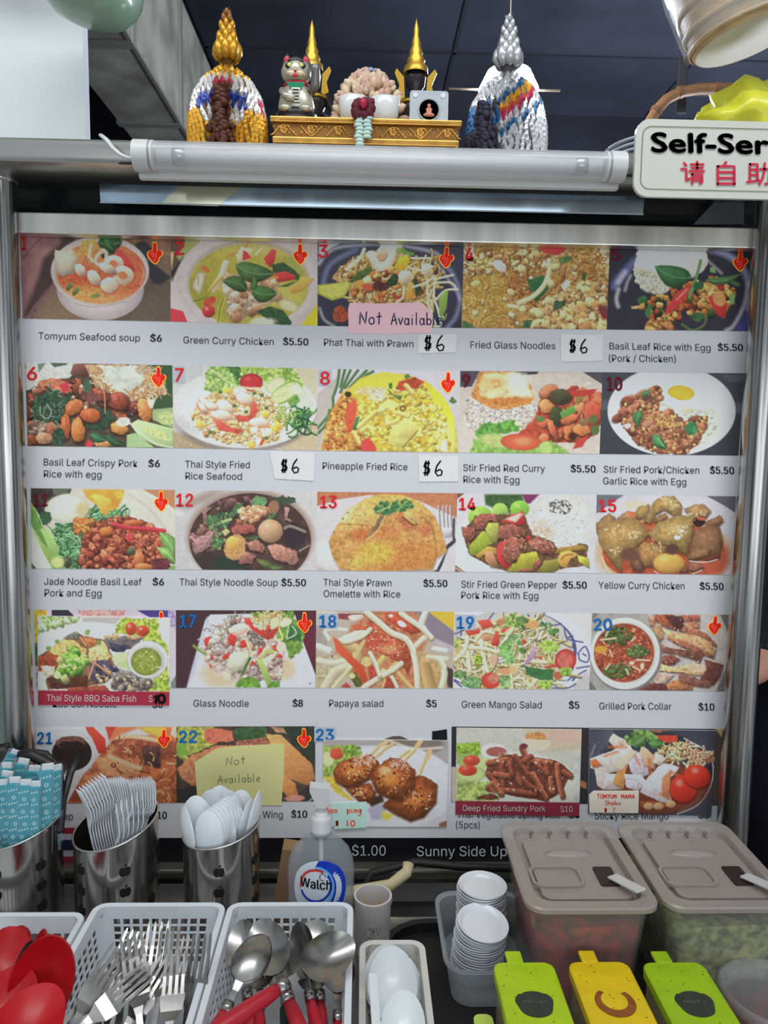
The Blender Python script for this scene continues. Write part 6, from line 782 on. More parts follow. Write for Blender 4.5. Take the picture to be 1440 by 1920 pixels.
# reflection-blue strip and painted dark space under the beam
za = xz(700, 391, 1.225)[1]; x0 = xz(188, 380, 1.225)[0]; x1 = xz(1206, 402, 1.225)[0]; e = empty('overhead_sheet', ((x0 + x1) / 2, 1.225, za), 'glass strip beneath the top beam with a painted pale blue reflection', 'sheet', rot=(math.radians(11), 0, 0))
mb = MB(); mb.box((0, .004, .035), (x1 - x0, .004, .07)); mb.build('sheet', mat('pale_blue_reflection', (196, 216, 232), rough=.12, metal=.85, noise=.25, nscale=4, stretch=(3, 1, 1)), e); mb = MB(); mb.box((0, .001, 0), (x1 - x0, .006, .002)); mb.build('white_lip', mat('white_lip', (225, 235, 240), rough=.3), e)  # pale blue of the reflected hall is put into the strip's colour
mb = MB(); c = (x0 + x1) / 2; a = [xz(u, v, 1.224)[0:2] for u, v in ((335, 350), (456, 350), (408, 386), (300, 383))]; mb.add([(p[0] - c, .0012, p[1] - za) for p in a], [(0, 1, 2, 3)]); mb.build('cream_reflection', mat('cream_reflection', (226, 226, 196), rough=.15, metal=.8), e)  # yellowish reflection on the strip, drawn as a flat cream patch
e = empty('recess_shade', (0, 1.26, za), 'dark sheet standing in for the unlit recess above the board frame', 'panel'); mb = MB(); mb.box((0, 0, -.02), (1.3, .004, .15)); mb.build('panel', mat('recess_shade_dark', (30, 42, 44), rough=.12, coat=.5, noise=.5, nscale=5), e)  # dark sheet put where only the shaded stall interior lies
mb = MB(); a = [xz(u, v, 1.256)[0:2] for u, v in ((1300, 421), (1395, 421), (1395, 372), (1345, 372))]; mb.add([(p[0], -.004, p[1] - za) for p in a], [(0, 1, 2, 3)]); mb.build('painted_reflection', mat('grey_reflection', (120, 130, 136), rough=.2), e)  # pale reflection at the right end, painted as a flat grey patch
xg = xz(14, 900, 1.26)[0]; struct(sbox('trim_left', -1.1, xg + .01, 1.26, 1.30, 0, zb, mat('grey_green_panel', (132, 146, 138), rough=.35, noise=.1, nscale=6)))
xg2 = xz(1395, 400, 1.33)[0]
# fluorescent tube fitting on the beam
YT = 1.052; ta = onY(252., 292., YT); tb = onY(1170., 312., YT); zc_ = (ta[2] + tb[2]) / 2; xa, xb = ta[0], tb[0]
e = empty('tube_light', ((xa + xb) / 2, YB, zc_), 'unlit white fluorescent tube fitting on the steel beam', 'lamp'); L = xb - xa; cx0 = -L / 2
m_tray = mat('fitting_white', (206, 208, 206), rough=.35); m_clear = mat('ribbed_clear_plastic', (225, 228, 230), rough=.2, trans=.3, alpha=.45, bump=.2, bscale=30, stretch=(.2, 6, 6))
mb = MB(); mb.box((0, -.006, -.006), (L, .012, .036), bev=.003); mb.build('base_tray', m_tray, e)
mb = MB(); mb.tube([(cx0 + .03, -.028, 0), (-cx0 - .03, -.028, 0)], .010, n=18); mb.build('tube', mat('tube_glass', (226, 228, 230), rough=.2), e, smooth=True)
mb = MB(); mb.tube([(cx0 + .01, -.027, 0), (-cx0 - .02, -.027, 0)], .0185, n=24, caps=False); mb.build('diffuser', m_clear, e, smooth=True)
for s_ in (-1, 1): mb = MB(); mb.tube([(s_ * (L / 2 - .020), -.027, 0), (s_ * (L / 2 - .0), -.027, 0)], .0195, n=20); mb.tube([(s_ * (L / 2 - .026), -.027, 0), (s_ * (L / 2 - .023), -.027, 0)], .0192, n=20); mb.build('end_cap', m_tray, e, smooth=False, sharp=40)
for s_ in (-1, 1): mb = MB(); mb.tube([(s_ * (L / 2 - .066), -.028, 0), (s_ * (L / 2 - .05), -.028, 0)], .0112, n=16); mb.build('electrode_cap', mat('aluminium', (190, 192, 196), rough=.25, metal=.9), e, smooth=True)
q0 = onY(190., 254., 1.05); q = [V(onY(float(u), float(v), YY)) - e.location for u, v, YY in ((190, 254, 1.068), (200, 262, 1.06), (212, 278, 1.058), (226, 290, 1.058), (240, 296, 1.056), (262, 299, 1.055))]; mb = MB(); mb.tube(q, .0042, n=8, squash=.6); mb.build('power_cord', m_tray, e, smooth=True)
# the sign
YS = 1.035; m_sign = mat('sign_cream', (212, 212, 200), rough=.25, noise=.04, nscale=5, coat=.3)
s0 = onY(1194., 222., YS); s1 = onY(1440., 236., YS); s2 = onY(1188., 368., YS); W_ = .62; H_ = (s0[2] - s2[2]); e = empty('self_service_sign', (s0[0] + W_ / 2, YS, s2[2]), 'cream rounded sign reading Self-Service with red Chinese characters', 'sign', rot=(0, 0, 0))
mb = MB(); mb.prism(rrect(W_, H_, .018, cy=H_ / 2), 0, .006, f=lambda x, y, z: (x, z, y)); mb.build('sign_plate', m_sign, e)
mb = MB(); o_ = rrect(W_ - .016, H_ - .018, .012, cy=H_ / 2); i_ = rrect(W_ - .018, H_ - .020, .011, cy=H_ / 2); n = len(o_); mb.add([(x, -.0008, y) for x, y in o_ + i_], [(i, (i + 1) % n, n + (i + 1) % n, n + i) for i in range(n)]); mb.build('border_line', mat('border_brown', (120, 112, 84), rough=.5), e)
def sgn_text(s, a, b, cap, off, m, font='bfont'):
    mb = MB(); text_px(mb, s, a, b, cap, off, Y=YS, dy=.0014, font=font); q = mb.build('lettering', m); q.parent = e; q.matrix_parent_inverse = Matrix.Translation(-e.location)
m_sblk = mat('sign_black', (24, 30, 32), rough=.5)
# heavy slab serif letters drawn as outlines so the word keeps the sign's own fat lettering
for dx, dy_, k_ in ((-2, 0, 0), (2, 0, 1), (0, -1.6, 2), (0, 1.6, 3), (0, 0, 4), (-1.3, 1, 5), (1.3, -1, 6)): sgn_text('Self-Service', (1222 + dx, 285 + dy_), (1552 + dx, 291 + dy_), 35 + k_ * .01, 0, m_sblk); m_sred = mat('sign_red', (206, 40, 66), rough=.5)
def hanzi(st, x, y, s, w_):
    mb = MB()
    for P in st:
        Q = []
        for i in range(len(P) - 1):
            for k in range(3): t = k / 3; Q.append((P[i][0] * (1 - t) + P[i + 1][0] * t, P[i][1] * (1 - t) + P[i + 1][1] * t))
        Q.append(P[-1]); ribbon(mb, [(x + px * s, y + py * s) for px, py in Q], w_, YS, .0014, PXO)
        for q_ in (P[0], P[-1]): flat(mb, [(x + q_[0] * s + w_ / 2 * math.cos(a_), y + q_[1] * s + w_ / 2 * math.sin(a_)) for a_ in [k * math.pi / 4 for k in range(8)]], PXO, Y=YS, dy=.0015)
    q = mb.build('chinese_character', m_sred); q.parent = e; q.matrix_parent_inverse = Matrix.Translation(-e.location)
hanzi([[(.12, .05), (.22, .17)], [(0, .32), (.22, .32), (.22, .85), (.36, .75)], [(.42, .12), (.98, .12)], [(.7, .0), (.7, .42)], [(.46, .27), (.94, .27)], [(.36, .42), (1.0, .42)], [(.48, .56), (.48, .98)], [(.48, .56), (.92, .56), (.92, .92), (.82, .97)], [(.48, .69), (.92, .69)], [(.48, .82), (.92, .82)]], 1277, 304, 42, 4.6)
hanzi([[(.48, 0), (.4, .14)], [(.12, .18), (.12, .98)], [(.12, .18), (.86, .18), (.86, .98)], [(.12, .44), (.86, .44)], [(.12, .7), (.86, .7)], [(.12, .95), (.86, .95)]], 1340, 305, 42, 5)
hanzi([[(.1, .06), (.1, .82)], [(.1, .06), (.44, .06), (.44, .8)], [(.1, .3), (.44, .3)], [(.1, .54), (.44, .54)], [(-.02, .86), (.5, .78)], [(.56, .28), (.98, .28), (.94, .92), (.78, .94)], [(.76, .02), (.74, .4), (.66, .7), (.52, .96)]], 1401, 306, 42, 4.6)
m_bolt = mat('old_tape', (190, 170, 140), rough=.2, alpha=.4)
# lamp deep in the stall, behind the silver bird
bp = onY(953., 172., 1.62); e = empty('bare_bulb_lamp', bp, 'glowing white lamp on a thin rod behind the silver figure', 'lamp'); mb = MB(); mb.lathe([(.0, -.05), (.03, -.05), (.056, -.024), (.06, .003), (.044, .036), (.018, .05), (.014, .07), (0, .07)], n=24); mb.build('bulb', mat('bulb_glow', (225, 238, 255), emit=60), e, smooth=True)
mb = MB(); a = Vector(V(onY(842., 167., 1.64))) - e.location; b = Vector(V(onY(1050., 170., 1.64))) - e.location; mb.tube([a, b], .0026, n=8); mb.tube([(0, 0, .07), (0, .0, 2.8 - bp[2])], .0009, n=6); mb.build('rod', mat('rod_tan', (150, 130, 110), rough=.4), e, smooth=True)
# pipe, bracket and lids at the right
e = empty('brown_pipe', onY(1240., 190., 1.6), 'brown taped pipe bending behind the self service sign', 'pipe'); P = [V(onY(float(u), float(v), 1.6)) - e.location for u, v in ((1196, 300), (1212, 240), (1230, 208), (1250, 186), (1275, 173), (1310, 167), (1345, 166), (1384, 166))]
mb = MB(); mb.tube(P, .0105, n=14); mb.build('pipe', mat('pipe_brown', (150, 104, 66), rough=.5, noise=.3, nscale=30, bump=.3, bscale=60), e, smooth=True)
for i in (2, 4, 6): mb = MB(); d = (P[i + 1] - P[i - 1]).normalized() * .004; mb.tube([P[i] - d, P[i] + d], .0122, n=14); mb.build('tape_band', mat('pipe_tape', (120, 84, 56), rough=.5), e)
e = empty('wall_bracket', onY(1278., 160., 1.63), 'dark steel bracket holding the brown pipe', 'bracket'); mb = MB(); mb.box((0, 0, 0), (.02, .01, .11), bev=.002); mb.build('plate', mat('bracket_dark', (40, 38, 42), rough=.5), e); mb = MB(); mb.box((.075, 0, -.012), (.14, .012, .012), bev=.002); mb.build('arm', mat('bracket_dark'), e)
for k in range(10):
    c = onY(1225., 272. , 1.30); mb = MB(); mb.lathe([(0, .012), (.06, .010), (.088, .002), (.09, 0), (.086, 0), (.058, .006), (0, .008)], n=40); q = mb.build('plastic_plate', mat('white_plastic', (222, 226, 232), rough=.3), None, smooth=True); q.location = (c[0] + .01, 1.30, zt + .001 + k * .0085); tag(q, 'white plastic plate in a short stack behind the sign', 'plate', group='white plates stacked behind the sign')
# pale green pan and plastic wrapped bamboo basket seen from below
m_green = mat('green_enamel', (140, 166, 140), rough=.28, noise=.1, nscale=5, coat=.4); c = onY(172., -5., 1.22); e = empty('green_pan', c, 'pale green enamel pan seen from below at the top left', 'pan', rot=(math.radians(4), math.radians(7), 0))
mb = MB(); mb.lathe([(0, -.035), (.03, -.034), (.052, -.026), (.066, -.012), (.072, .004), (.074, .03), (.0765, .032), (.0765, .034), (.071, .034), (.069, .006), (.06, -.012), (0, -.03)], n=48); mb.build('pan_bowl', m_green, e, smooth=True); mb = MB(); mb.lathe([(.0745, .028), (.079, .031), (.079, .035), (.0745, .036)], n=48); mb.build('rim', mat('green_rim', (170, 190, 170), rough=.2), e, smooth=True)
mb = MB(); mb.tube([(.05, 0, .03), (.03, 0, .12), (0, 0, .2)], .003, n=8); mb.build('hanging_wire', m_dark, e, smooth=True)
c = onY(1386., -4., 1.16); e = empty('bamboo_basket', c, 'woven bamboo basket in clear plastic hanging at the top right', 'basket', rot=(math.radians(-2), math.radians(-15), 0))
m_bam = mat('bamboo', (206, 172, 118), rough=.45, noise=.3, nscale=24, stretch=(1, 1, 6), bump=.4, bscale=90); mb = MB(); mb.lathe([(.072, -.06), (.076, -.054), (.082, 0), (.088, .06), (.09, .12), (.086, .12)], n=48); mb.build('basket_wall', m_bam, e, smooth=True)
mb = MB(); mb.lathe([(0, -.058), (.07, -.060), (.072, -.0595)], n=48); mb.build('basket_base', mat('basket_base_cream', (206, 196, 186), rough=.5, noise=.06, nscale=8), e, smooth=True)
for k, (r, z) in enumerate(((.0775, -.05), (.081, -.03), (.0835, .0), (.088, .035), (.091, .07))):
    mb = MB(); mb.lathe([(r, z - .004), (r + .0028, z - .002), (r + .003, z + .002), (r, z + .004)], n=48); mb.build('bamboo_band', m_bam, e, smooth=True)
mb = MB(); random.seed(3); n = 48; mb.lathe([(.083, -.052), (.09, -.02), (.094, .02), (.10, .06), (.103, .12)], n=n, top=lambda v: Vector((v.x * (1 + .05 * math.sin(v.z * 90 + math.atan2(v.y, v.x) * 7)), v.y * (1 + .05 * math.sin(math.atan2(v.y, v.x) * 9 + v.z * 40)), v.z))); mb.build('plastic_wrap', mat('clear_wrap', (235, 240, 245), rough=.12, alpha=.22, spec=.9), e, smooth=True)
# yellow bag tied in a knot
c = onY(1378., 222., 1.20); e = empty('yellow_bag', (c[0], 1.20, zt), 'knotted yellow plastic bag above the self service sign', 'bag'); m_bag = mat('yellow_film', (224, 222, 60), rough=.25, sss=.3, bump=.5, bscale=26, alpha=.93)
def blob(name, c, r, m, par, seed, amp=.12, sc=30, sub=3, pinch=None):
    bm = bmesh.new(); bmesh.ops.create_icosphere(bm, subdivisions=sub, radius=1)
    from mathutils import noise as N_
    for v in bm.verts:
        k = 1 + amp * N_.noise(v.co * sc / 10 + Vector((seed, 0, 0))) * 2; v.co = Vector((v.co.x * r[0], v.co.y * r[1], v.co.z * r[2])) * k
        if pinch: d = (v.co - Vector(pinch)).length; v.co = v.co.lerp(Vector(pinch), max(0, .75 - d / .05) if d < .0375 else 0)
        v.co += Vector(c)
    me = bpy.data.meshes.new(name); bm.to_mesh(me); bm.free(); return link(name, me, m, par, True)
blob('bag_body', (.045, .01, .080), (.096, .07, .066), m_bag, e, 2, .16, 34, 4); blob('bag_knot', (-.012, -.01, .042), (.018, .016, .014), m_bag, e, 5, .3, 60)
for k, (p, t) in enumerate((((-.02, -.01, .044), (-.075, -.015, .03)), ((-.02, -.01, .05), (-.05, -.01, .07)), ((-.008, -.02, .03), (.03, -.04, .012)), ((-.03, -.01, .04), (-.06, -.02, .004)))):
    p = Vector(p); t = Vector(t); d = t - p; s_ = d.cross(Vector((0, 1, 0))).normalized() * .018; mb = MB(); vs = []
    for i in range(6):
        f_ = i / 5; w_ = .25 + f_ * 1.1
        for j in range(5): g_ = j / 4 - .5; vs.append(p + d * f_ + s_ * g_ * 2 * w_ * .6 + Vector((0, .004 * math.sin(j * 2.6 + k) * (1 + f_), 0)))
    mb.add(vs, [(i * 5 + j, i * 5 + j + 1, i * 5 + j + 6, i * 5 + j + 5) for i in range(5) for j in range(4)]); mb.build('bag_handle_end', m_bag, e, smooth=True)
# ---------------------------------------------------------------- offerings standing on the beam
ZT = zt + .0005
def petal(name, m, r, s=1.0):                 # a folded sequin petal, tip up, front towards -Y
    me = bpy.data.meshes.new(name); vs = [(0, .001, -r), (-r * .55, 0, -r * .1), (r * .55, 0, -r * .1), (0, -r * .45, -r * .05), (0, 0, r), (-r * .3, -.0, r * .5), (r * .3, 0, r * .5)]
    me.from_pydata([tuple(t * s for t in v) for v in vs], [], [(0, 3, 1), (0, 2, 3), (1, 3, 5), (3, 2, 6), (3, 6, 4), (3, 4, 5)]); me.update(); me.materials.append(m); return me
def petal_add(mb, p, n, r, w_=.55, lift=.5, mi=0):
    n = Vector(n).normalized(); u = Vector((0, 0, 1)); u = (u - n * u.dot(n)).normalized(); s_ = n.cross(u); p = Vector(p)
    q = lambda a, b, c: p + s_ * a + u * b + n * c
    mb.add([q(0, -r, .0), q(-r * w_, -r * .1, 0), q(r * w_, -r * .1, 0), q(0, -r * .1, r * lift), q(0, r, r * lift * .7), q(-r * w_ * .6, r * .55, r * .1), q(r * w_ * .6, r * .55, r * .1)], [(0, 3, 1), (0, 2, 3), (1, 3, 5), (3, 2, 6), (3, 6, 4), (3, 4, 5)], mi)
def prof_r(prof, z):
    for (r0, z0), (r1, z1) in zip(prof, prof[1:]):
        if z0 <= z <= z1: t = (z - z0) / (z1 - z0); return r0 * (1 - t) + r1 * t, (r1 - r0) / (z1 - z0)
    return prof[-1][0], 0
def sequin(name, cx, ybase, ytop, hw, main, bands, label, Y, dark):
    zb_ = ZT; s_ = xz(cx + 10, 200, Y)[0] - xz(cx, 200, Y)[0]; s_ /= 10; x = xz(cx, 200, Y)[0]; H = xz(cx, ytop, Y)[1] - zb_; K = H / 27.0
    P = [(0, 0), (hw * .98, 0), (hw * 1.0, .16 * H), (hw * .98, .26 * H), (hw * .86, .40 * H), (hw * .62, .50 * H), (hw * .32, .565 * H), (hw * .17, .60 * H), (hw * .15, .625 * H), (0, .63 * H)]
    e = empty(name, (x, Y, zb_), label, 'ornament'); rg = random.Random(int(cx)); mb = MB(); mb.lathe(P, n=32); mb.build('body', main[1], e, smooth=True)
    rows = 17; mb = MB(); mb2 = MB(); PR = [(r, z) for r, z in P[1:-1]]
    for i in range(rows):
        z = .01 + (.60 * H - .01) * i / rows; r, sl = prof_r(PR, z); n = max(10, int(2 * math.pi * r / .0088))
        for k in range(n):
            th = 2 * math.pi * (k + .5 * (i % 2) + rg.uniform(-.22, .22)) / n + i * .05; nx, ny = math.cos(th), math.sin(th); mi = 0; a = math.degrees(math.atan2(nx, -ny)); f_ = z / H
            mi = bands(a, f_); petal_add(mb, (nx * r, ny * r, z + rg.uniform(-.001, .001)), (nx, ny, -sl * .8), .0078, .5, .55, mi)
    q = mb.build('sequin_petals', [main[0]] + dark, e); tag(q, kind='stuff')
    z = .625 * H; mats = [main[0]] + dark; tiers = [(.34, .655, .20, 8, .12), (.24, .70, .22, 6, .11), (.26, .755, .16, 6, .085), (.17, .80, .13, 5, .085), (.19, .85, .10, 5, .065), (.13, .895, .08, 4, .06), (.06, .94, .04, 3, .05)]
    mb = MB(); mb.tube([(0, 0, .60 * H), (0, 0, .75 * H), (0, 0, .98 * H)], [hw * .17, hw * .10, hw * .05], n=12); mb.build('crown_stem', main[1], e, smooth=True)
    for j, (rr, zz, _, n, sz) in enumerate(tiers):
        mb = MB()
        for k in range(n): th = 2 * math.pi * (k + .5 * (j % 2)) / n - math.pi / 2; c_ = Vector((math.cos(th), math.sin(th), 0)); mb.lathe([(0, -sz * H * .5), (sz * H * .22, -sz * H * .35), (sz * H * .33, 0), (sz * H * .2, sz * H * .4), (0, sz * H * .6)], c=c_ * hw * rr * .75 + Vector((0, 0, zz * H + sz * H * .35)), n=8, rot=Matrix.Rotation(.25, 3, Vector((-c_.y, c_.x, 0))))
        q = mb.build('crown_petal_ring', main[0] if not (j > 4 and len(main) > 2) else main[2], e, smooth=True); tag(q, kind='stuff')
    mb = MB()
    for i in range(150):                                       # frayed tinsel fringe along the outline
        th = rg.uniform(0, 6.28); z = rg.uniform(.35, 1.0) * H; r = prof_r(PR, z)[0] if z < .62 * H else hw * (.36 - .30 * (z / H - .62) / .38)
        a = Vector((math.cos(th) * r, math.sin(th) * r, z)); d = Vector((math.cos(th), math.sin(th), rg.uniform(-.6, .8))) * rg.uniform(.002, .006); s2 = Vector((-math.sin(th), math.cos(th), 0)) * .0003; mb.add([a - s2, a + s2, a + d], [(0, 1, 2)])
    tag(mb.build('tinsel_fringe', mat('tinsel', (206, 200, 190), rough=.3, metal=.5), e), kind='stuff'); return e, H
m_gold = mat('gold_sequin', (206, 150, 40), rough=.35, metal=.55, spec=.6); m_goldb = mat('gold_cloth', (120, 80, 20), rough=.6); m_silv = mat('silver_sequin', (196, 196, 198), rough=.3, metal=.6); m_silb = mat('silver_cloth', (90, 90, 94), rough=.6)
m_sw = mat('white_silver_sequin', (196, 192, 190), rough=.35, metal=.4); m_sr = mat('pink_red_sequin', (176, 36, 70), rough=.4, metal=.3); m_sb = mat('blue_sequin', (34, 56, 130), rough=.35, metal=.4); m_br = mat('brown_bead', (84, 44, 26), rough=.4, metal=.3)
def bandA(a, f):
    if abs(a) < 14 and f < .42: return 4
    if .50 < f: return 0
    if .36 < f <= .50: return 1 if abs(a + 0) > 16 or f > .44 else 2
    if .25 < f <= .36: return 3 if 14 < abs(a) < 42 else (1 if abs(a) < 66 else (2 if abs(a) < 80 else 1))
    if .17 < f <= .25: return 1 if 14 < abs(a) < 40 - (.25 - f) * 200 else (2 if 14 < a < 26 else 0)
    return 0
def bandB(a, f):
    t = a / 60 - (f - .30) * 5.5                   # a sash climbing from lower left to upper right
    if a < -20 and f < .34: return 5 if f < .2 else (3 if (int(a / 9) % 3) else 5)
    if -.75 < t < -.45 and f < .56: return 3
    if -.45 <= t < -.12 and f < .56: return 4
    if -.12 <= t < .12 and f < .56: return 2
    if .45 < t < .62 and f < .55: return 3
    return 0
hwA = (xz(499, 200, 1.155)[0] - xz(357, 200, 1.155)[0]) / 2
e1, H1 = sequin('golden_sequin_ornament', 427, 265, 12, hwA, (m_gold, m_goldb, mat('amber_sequin', (150, 96, 50), rough=.5, metal=.3)), bandA, 'tall golden sequin bud ornament with blue, red and silver collar', 1.155, [m_sw, m_sr, m_sb, m_br])
hwB = (xz(1020, 200, 1.165)[0] - xz(874, 200, 1.165)[0]) / 2
e2, H2 = sequin('silver_sequin_ornament', 950, 280, 22, hwB, (m_silv, m_silb), bandB, 'tall silver sequin bud ornament with a red, blue and gold sash', 1.165, [m_sw, m_sr, mat('teal_sequin', (30, 84, 130), rough=.35, metal=.4), m_gold, mat('dusty_navy', (40, 36, 56), rough=.6)])
for e, hw, an, m in ((e1, hwA, 0, m_br), (e2, hwB, -42, mat('dusty_navy'))):                  # the dark beaded ribbon down the front
    rg = random.Random(5); n = 26
    mb = MB()
    for i in range(n):
        z = (.01 + .36 * i / n) * H1; th = math.radians(-90 + an + rg.uniform(-5, 5)); r = hw * 1.03; blx = Vector((math.cos(th) * r, math.sin(th) * r, z)); mb.lathe([(0, -.006), (.006, -.003), (.0075, 0), (.006, .003), (0, .006)], c=blx, n=8)
    tag(mb.build('beaded_ribbon', m, e, smooth=True), kind='stuff')
    mb = MB()
    for i in range(24): th = math.radians(-90 + an + rg.uniform(-16, 16)); a = Vector((math.cos(th) * hw * 1.05, math.sin(th) * hw * 1.05, rg.uniform(.008, .03))); mb.lathe([(0, -.005), (.006, 0), (0, .006)], c=a, n=6)
    tag(mb.build('ribbon_tassel', m, e, smooth=True), kind='stuff')
# carved gold stand
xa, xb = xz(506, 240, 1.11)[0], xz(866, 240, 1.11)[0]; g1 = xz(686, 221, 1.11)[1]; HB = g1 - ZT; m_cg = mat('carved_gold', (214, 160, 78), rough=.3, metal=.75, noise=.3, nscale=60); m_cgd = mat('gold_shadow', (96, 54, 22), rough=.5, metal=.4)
e = empty('gold_altar_stand', ((xa + xb) / 2, 1.11, ZT), 'carved gold stand carrying the figures and flowers', 'stand'); W = xb - xa
def slab(nm, z0, z1, ins, m): mb = MB(); mb.box((0, .085, (z0 + z1) / 2 * HB), (W - ins * 2, .17 - ins * 2, (z1 - z0) * HB), bev=.0015); return mb.build(nm, m, e)
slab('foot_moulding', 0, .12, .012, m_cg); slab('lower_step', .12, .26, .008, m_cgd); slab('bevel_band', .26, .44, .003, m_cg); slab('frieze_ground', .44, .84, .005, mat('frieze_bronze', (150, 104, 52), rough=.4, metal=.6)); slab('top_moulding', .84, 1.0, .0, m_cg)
zf = .64 * HB; y_ = .0045; N = 7
for i in range(N):
    cx = -W / 2 + W * (i + .5) / N; mb = MB(); sg = 1 if i % 2 else -1; w2 = W / N
    mb.tube([(cx - w2 / 2 + w2 * t, y_, zf + sg * .26 * HB * .6 * math.cos(math.pi * t * 2)) for t in [k / 10 for k in range(11)]], .0011, n=6); mb.tube([(cx + (.0085 - .0006 * k) * math.cos(k * .55 * sg), y_, zf + (.0085 - .0006 * k) * math.sin(k * .55)) for k in range(11)], .0014, n=6)
    for s_ in (-1, 1):
        for t in (.15, .28): mb.lathe([(0, -.003), (.0016, 0), (0, .003)], c=(cx + s_ * w2 * t * 1.3, y_, zf + s_ * sg * .004), n=6)
    tag(mb.build('scroll_relief', m_cg, e, smooth=True), kind='stuff')
    mb = MB(); mb.lathe([(0, .0016), (.0016, .001), (.002, 0)], c=(cx, y_ - .0006, zf), n=8, rot=Matrix.Rotation(math.pi / 2, 3, 'X'))
    for k in range(5): a = k * 2 * math.pi / 5; mb.lathe([(0, .0014), (.002, .0008), (.0026, 0)], c=(cx + .0034 * math.cos(a), y_ - .0002, zf + .0034 * math.sin(a)), n=8, rot=Matrix.Rotation(math.pi / 2, 3, 'X'))
    tag(mb.build('flower_relief', m_cg, e, smooth=True), kind='stuff')
for z in (.05, .9): 
    mb = MB()
    for i in range(90): mb.lathe([(0, .0014), (.0012, .0006), (.0016, -.001)], c=(-W / 2 + .014 + (W - .028) * i / 89, .0005 + (.0125 if z < .5 else 0), z * HB), n=6, rot=Matrix.Rotation(math.pi / 2, 3, 'X'))
    tag(mb.build('bead_row', m_cg, e, smooth=True), kind='stuff')
ZG = ZT + HB
def figure(cx, ytop, Y, label, s_=1.0):
    x, z1 = xz(cx, ytop, Y); h = z1 - ZG; e = empty('seated_deity_figure', (x, Y, ZG), label, 'figurine', group='seated figures with golden crowns'); mk = mat('black_bronze', (44, 36, 40), rough=.3, spec=.6, metal=.3); mg = mat('old_gilding', (190, 150, 56), rough=.35, metal=.7); u = h / .13
    mb = MB(); mb.lathe([(0, 0), (.026, 0), (.024, .008), (.014, .016), (.012, .03), (.0165, .042), (.015, .052), (.006, .056), (.005, .06), (.0095, .066), (.0105, .075), (.008, .084), (0, .088)], n=20, sx=u, sy=u * .8, top=lambda v: Vector((v.x, v.y, v.z * u)))
    for s in (-1, 1): mb.tube([(s * .015 * u, 0, .05 * u), (s * .024 * u, -.004 * u, .034 * u), (s * .026 * u, -.016 * u, .018 * u), (s * .012 * u, -.022 * u, .024 * u)], [.0045 * u, .004 * u, .0034 * u, .003 * u], n=8); mb.tube([(s * .006 * u, -.004, .008 * u), (s * .03 * u, -.012 * u, .009 * u), (s * .008 * u, -.024 * u, .008 * u)], .007 * u, n=8)
    mb.build('figure_body', mk, e, smooth=True); mb = MB()
    mb.lathe([(.0125, .078), (.0125, .084), (.0085, .088), (.0095, .091), (.0065, .096), (.007, .099), (.0045, .105), (.0048, .108), (.003, .115), (.0028, .122), (0, .132)], n=16, sx=u, sy=u, top=lambda v: Vector((v.x, v.y, v.z * u))); mb.build('pointed_crown', mg, e, smooth=True)
    for s in (-1, 1):
        mb = MB(); mb.prism([(s * .0105 * u, .05 * u), (s * .019 * u, .055 * u), (s * .0165 * u, .066 * u), (s * .0215 * u, .078 * u), (s * .0195 * u, .082 * u), (s * .012 * u, .074 * u)][::s], -.002, .001, f=lambda a, b, c: (a, c - .003, b)); mb.build('ear_ornament', mg, e)
        mb = MB(); mb.prism([(s * .024 * u, .016 * u), (s * .034 * u, .03 * u), (s * .031 * u, .042 * u), (s * .027 * u, .03 * u), (s * .02 * u, .024 * u)][::s], -.002, .001, f=lambda a, b, c: (a, c, b)); mb.build('shoulder_flame', mg, e)
    mb = MB(); mb.lathe([(.0125, .046), (.018, .047), (.0175, .050), (.012, .051)], n=18, sx=u, sy=u * .8, top=lambda v: Vector((v.x, v.y, v.z * u))); mb.build('gold_collar', mg, e, smooth=True)
    return e
figure(585, 40, 1.215, 'black seated deity figure with golden pointed crown behind the cat figurine'); figure(781, 38, 1.245, 'black seated deity figure with golden pointed crown behind the clear amulet case')
# beckoning cat
x, z1 = xz(556, 104, 1.145); h = z1 - ZG; u = h / .09; e = empty('cat_figurine', (x, 1.145, ZG), 'silver and black beckoning cat figurine with raised paw and green bib', 'figurine'); mc = mat('cat_silver', (196, 190, 170), rough=.3, metal=.6); mk = mat('cat_black', (24, 24, 24), rough=.35); mr = mat('cat_red', (196, 36, 56), rough=.4); mgn = mat('cat_green', (20, 130, 90), rough=.35)
S_ = lambda v: Vector((v.x, v.y, v.z * u))
mb = MB(); mb.lathe([(0, 0), (.030, 0), (.030, .005), (.026, .008), (0, .008)], n=32, sx=u, sy=u * .8, top=S_); mb.build('base', mat('cat_base', (70, 40, 52), rough=.4), e, smooth=True)
mb = MB(); mb.lathe([(.026, .007), (.028, .013), (.022, .018), (0, .018)], n=28, sx=u, sy=u * .8, top=S_); mb.build('black_skirt', mk, e, smooth=True)
mb = MB(); mb.lathe([(0, .012), (.022, .014), (.0245, .024), (.022, .036), (.0175, .046), (.014, .052), (0, .054)], n=28, sx=u, sy=u * .75, top=S_); mb.build('body', mc, e, smooth=True)
mb = MB(); mb.lathe([(0, -.016), (.012, -.014), (.019, -.006), (.0205, .002), (.017, .011), (.009, .017), (0, .018)], c=(0, -.002, .066 * u), n=28, sx=u, sy=u * .8, top=S_); hd = mb.build('head', mc, e, smooth=True)
def bit(nm, c, r, m, par, ry=.4, rot=None): mb = MB(); mb.lathe([(0, -1), (.7, -.7), (1, 0), (.7, .7), (0, 1)], n=14, sx=r[0], sy=r[1], top=lambda v: Vector((v.x, v.y, v.z * r[2]))); o = mb.build(nm, m, par, smooth=True); o.location = c; return o
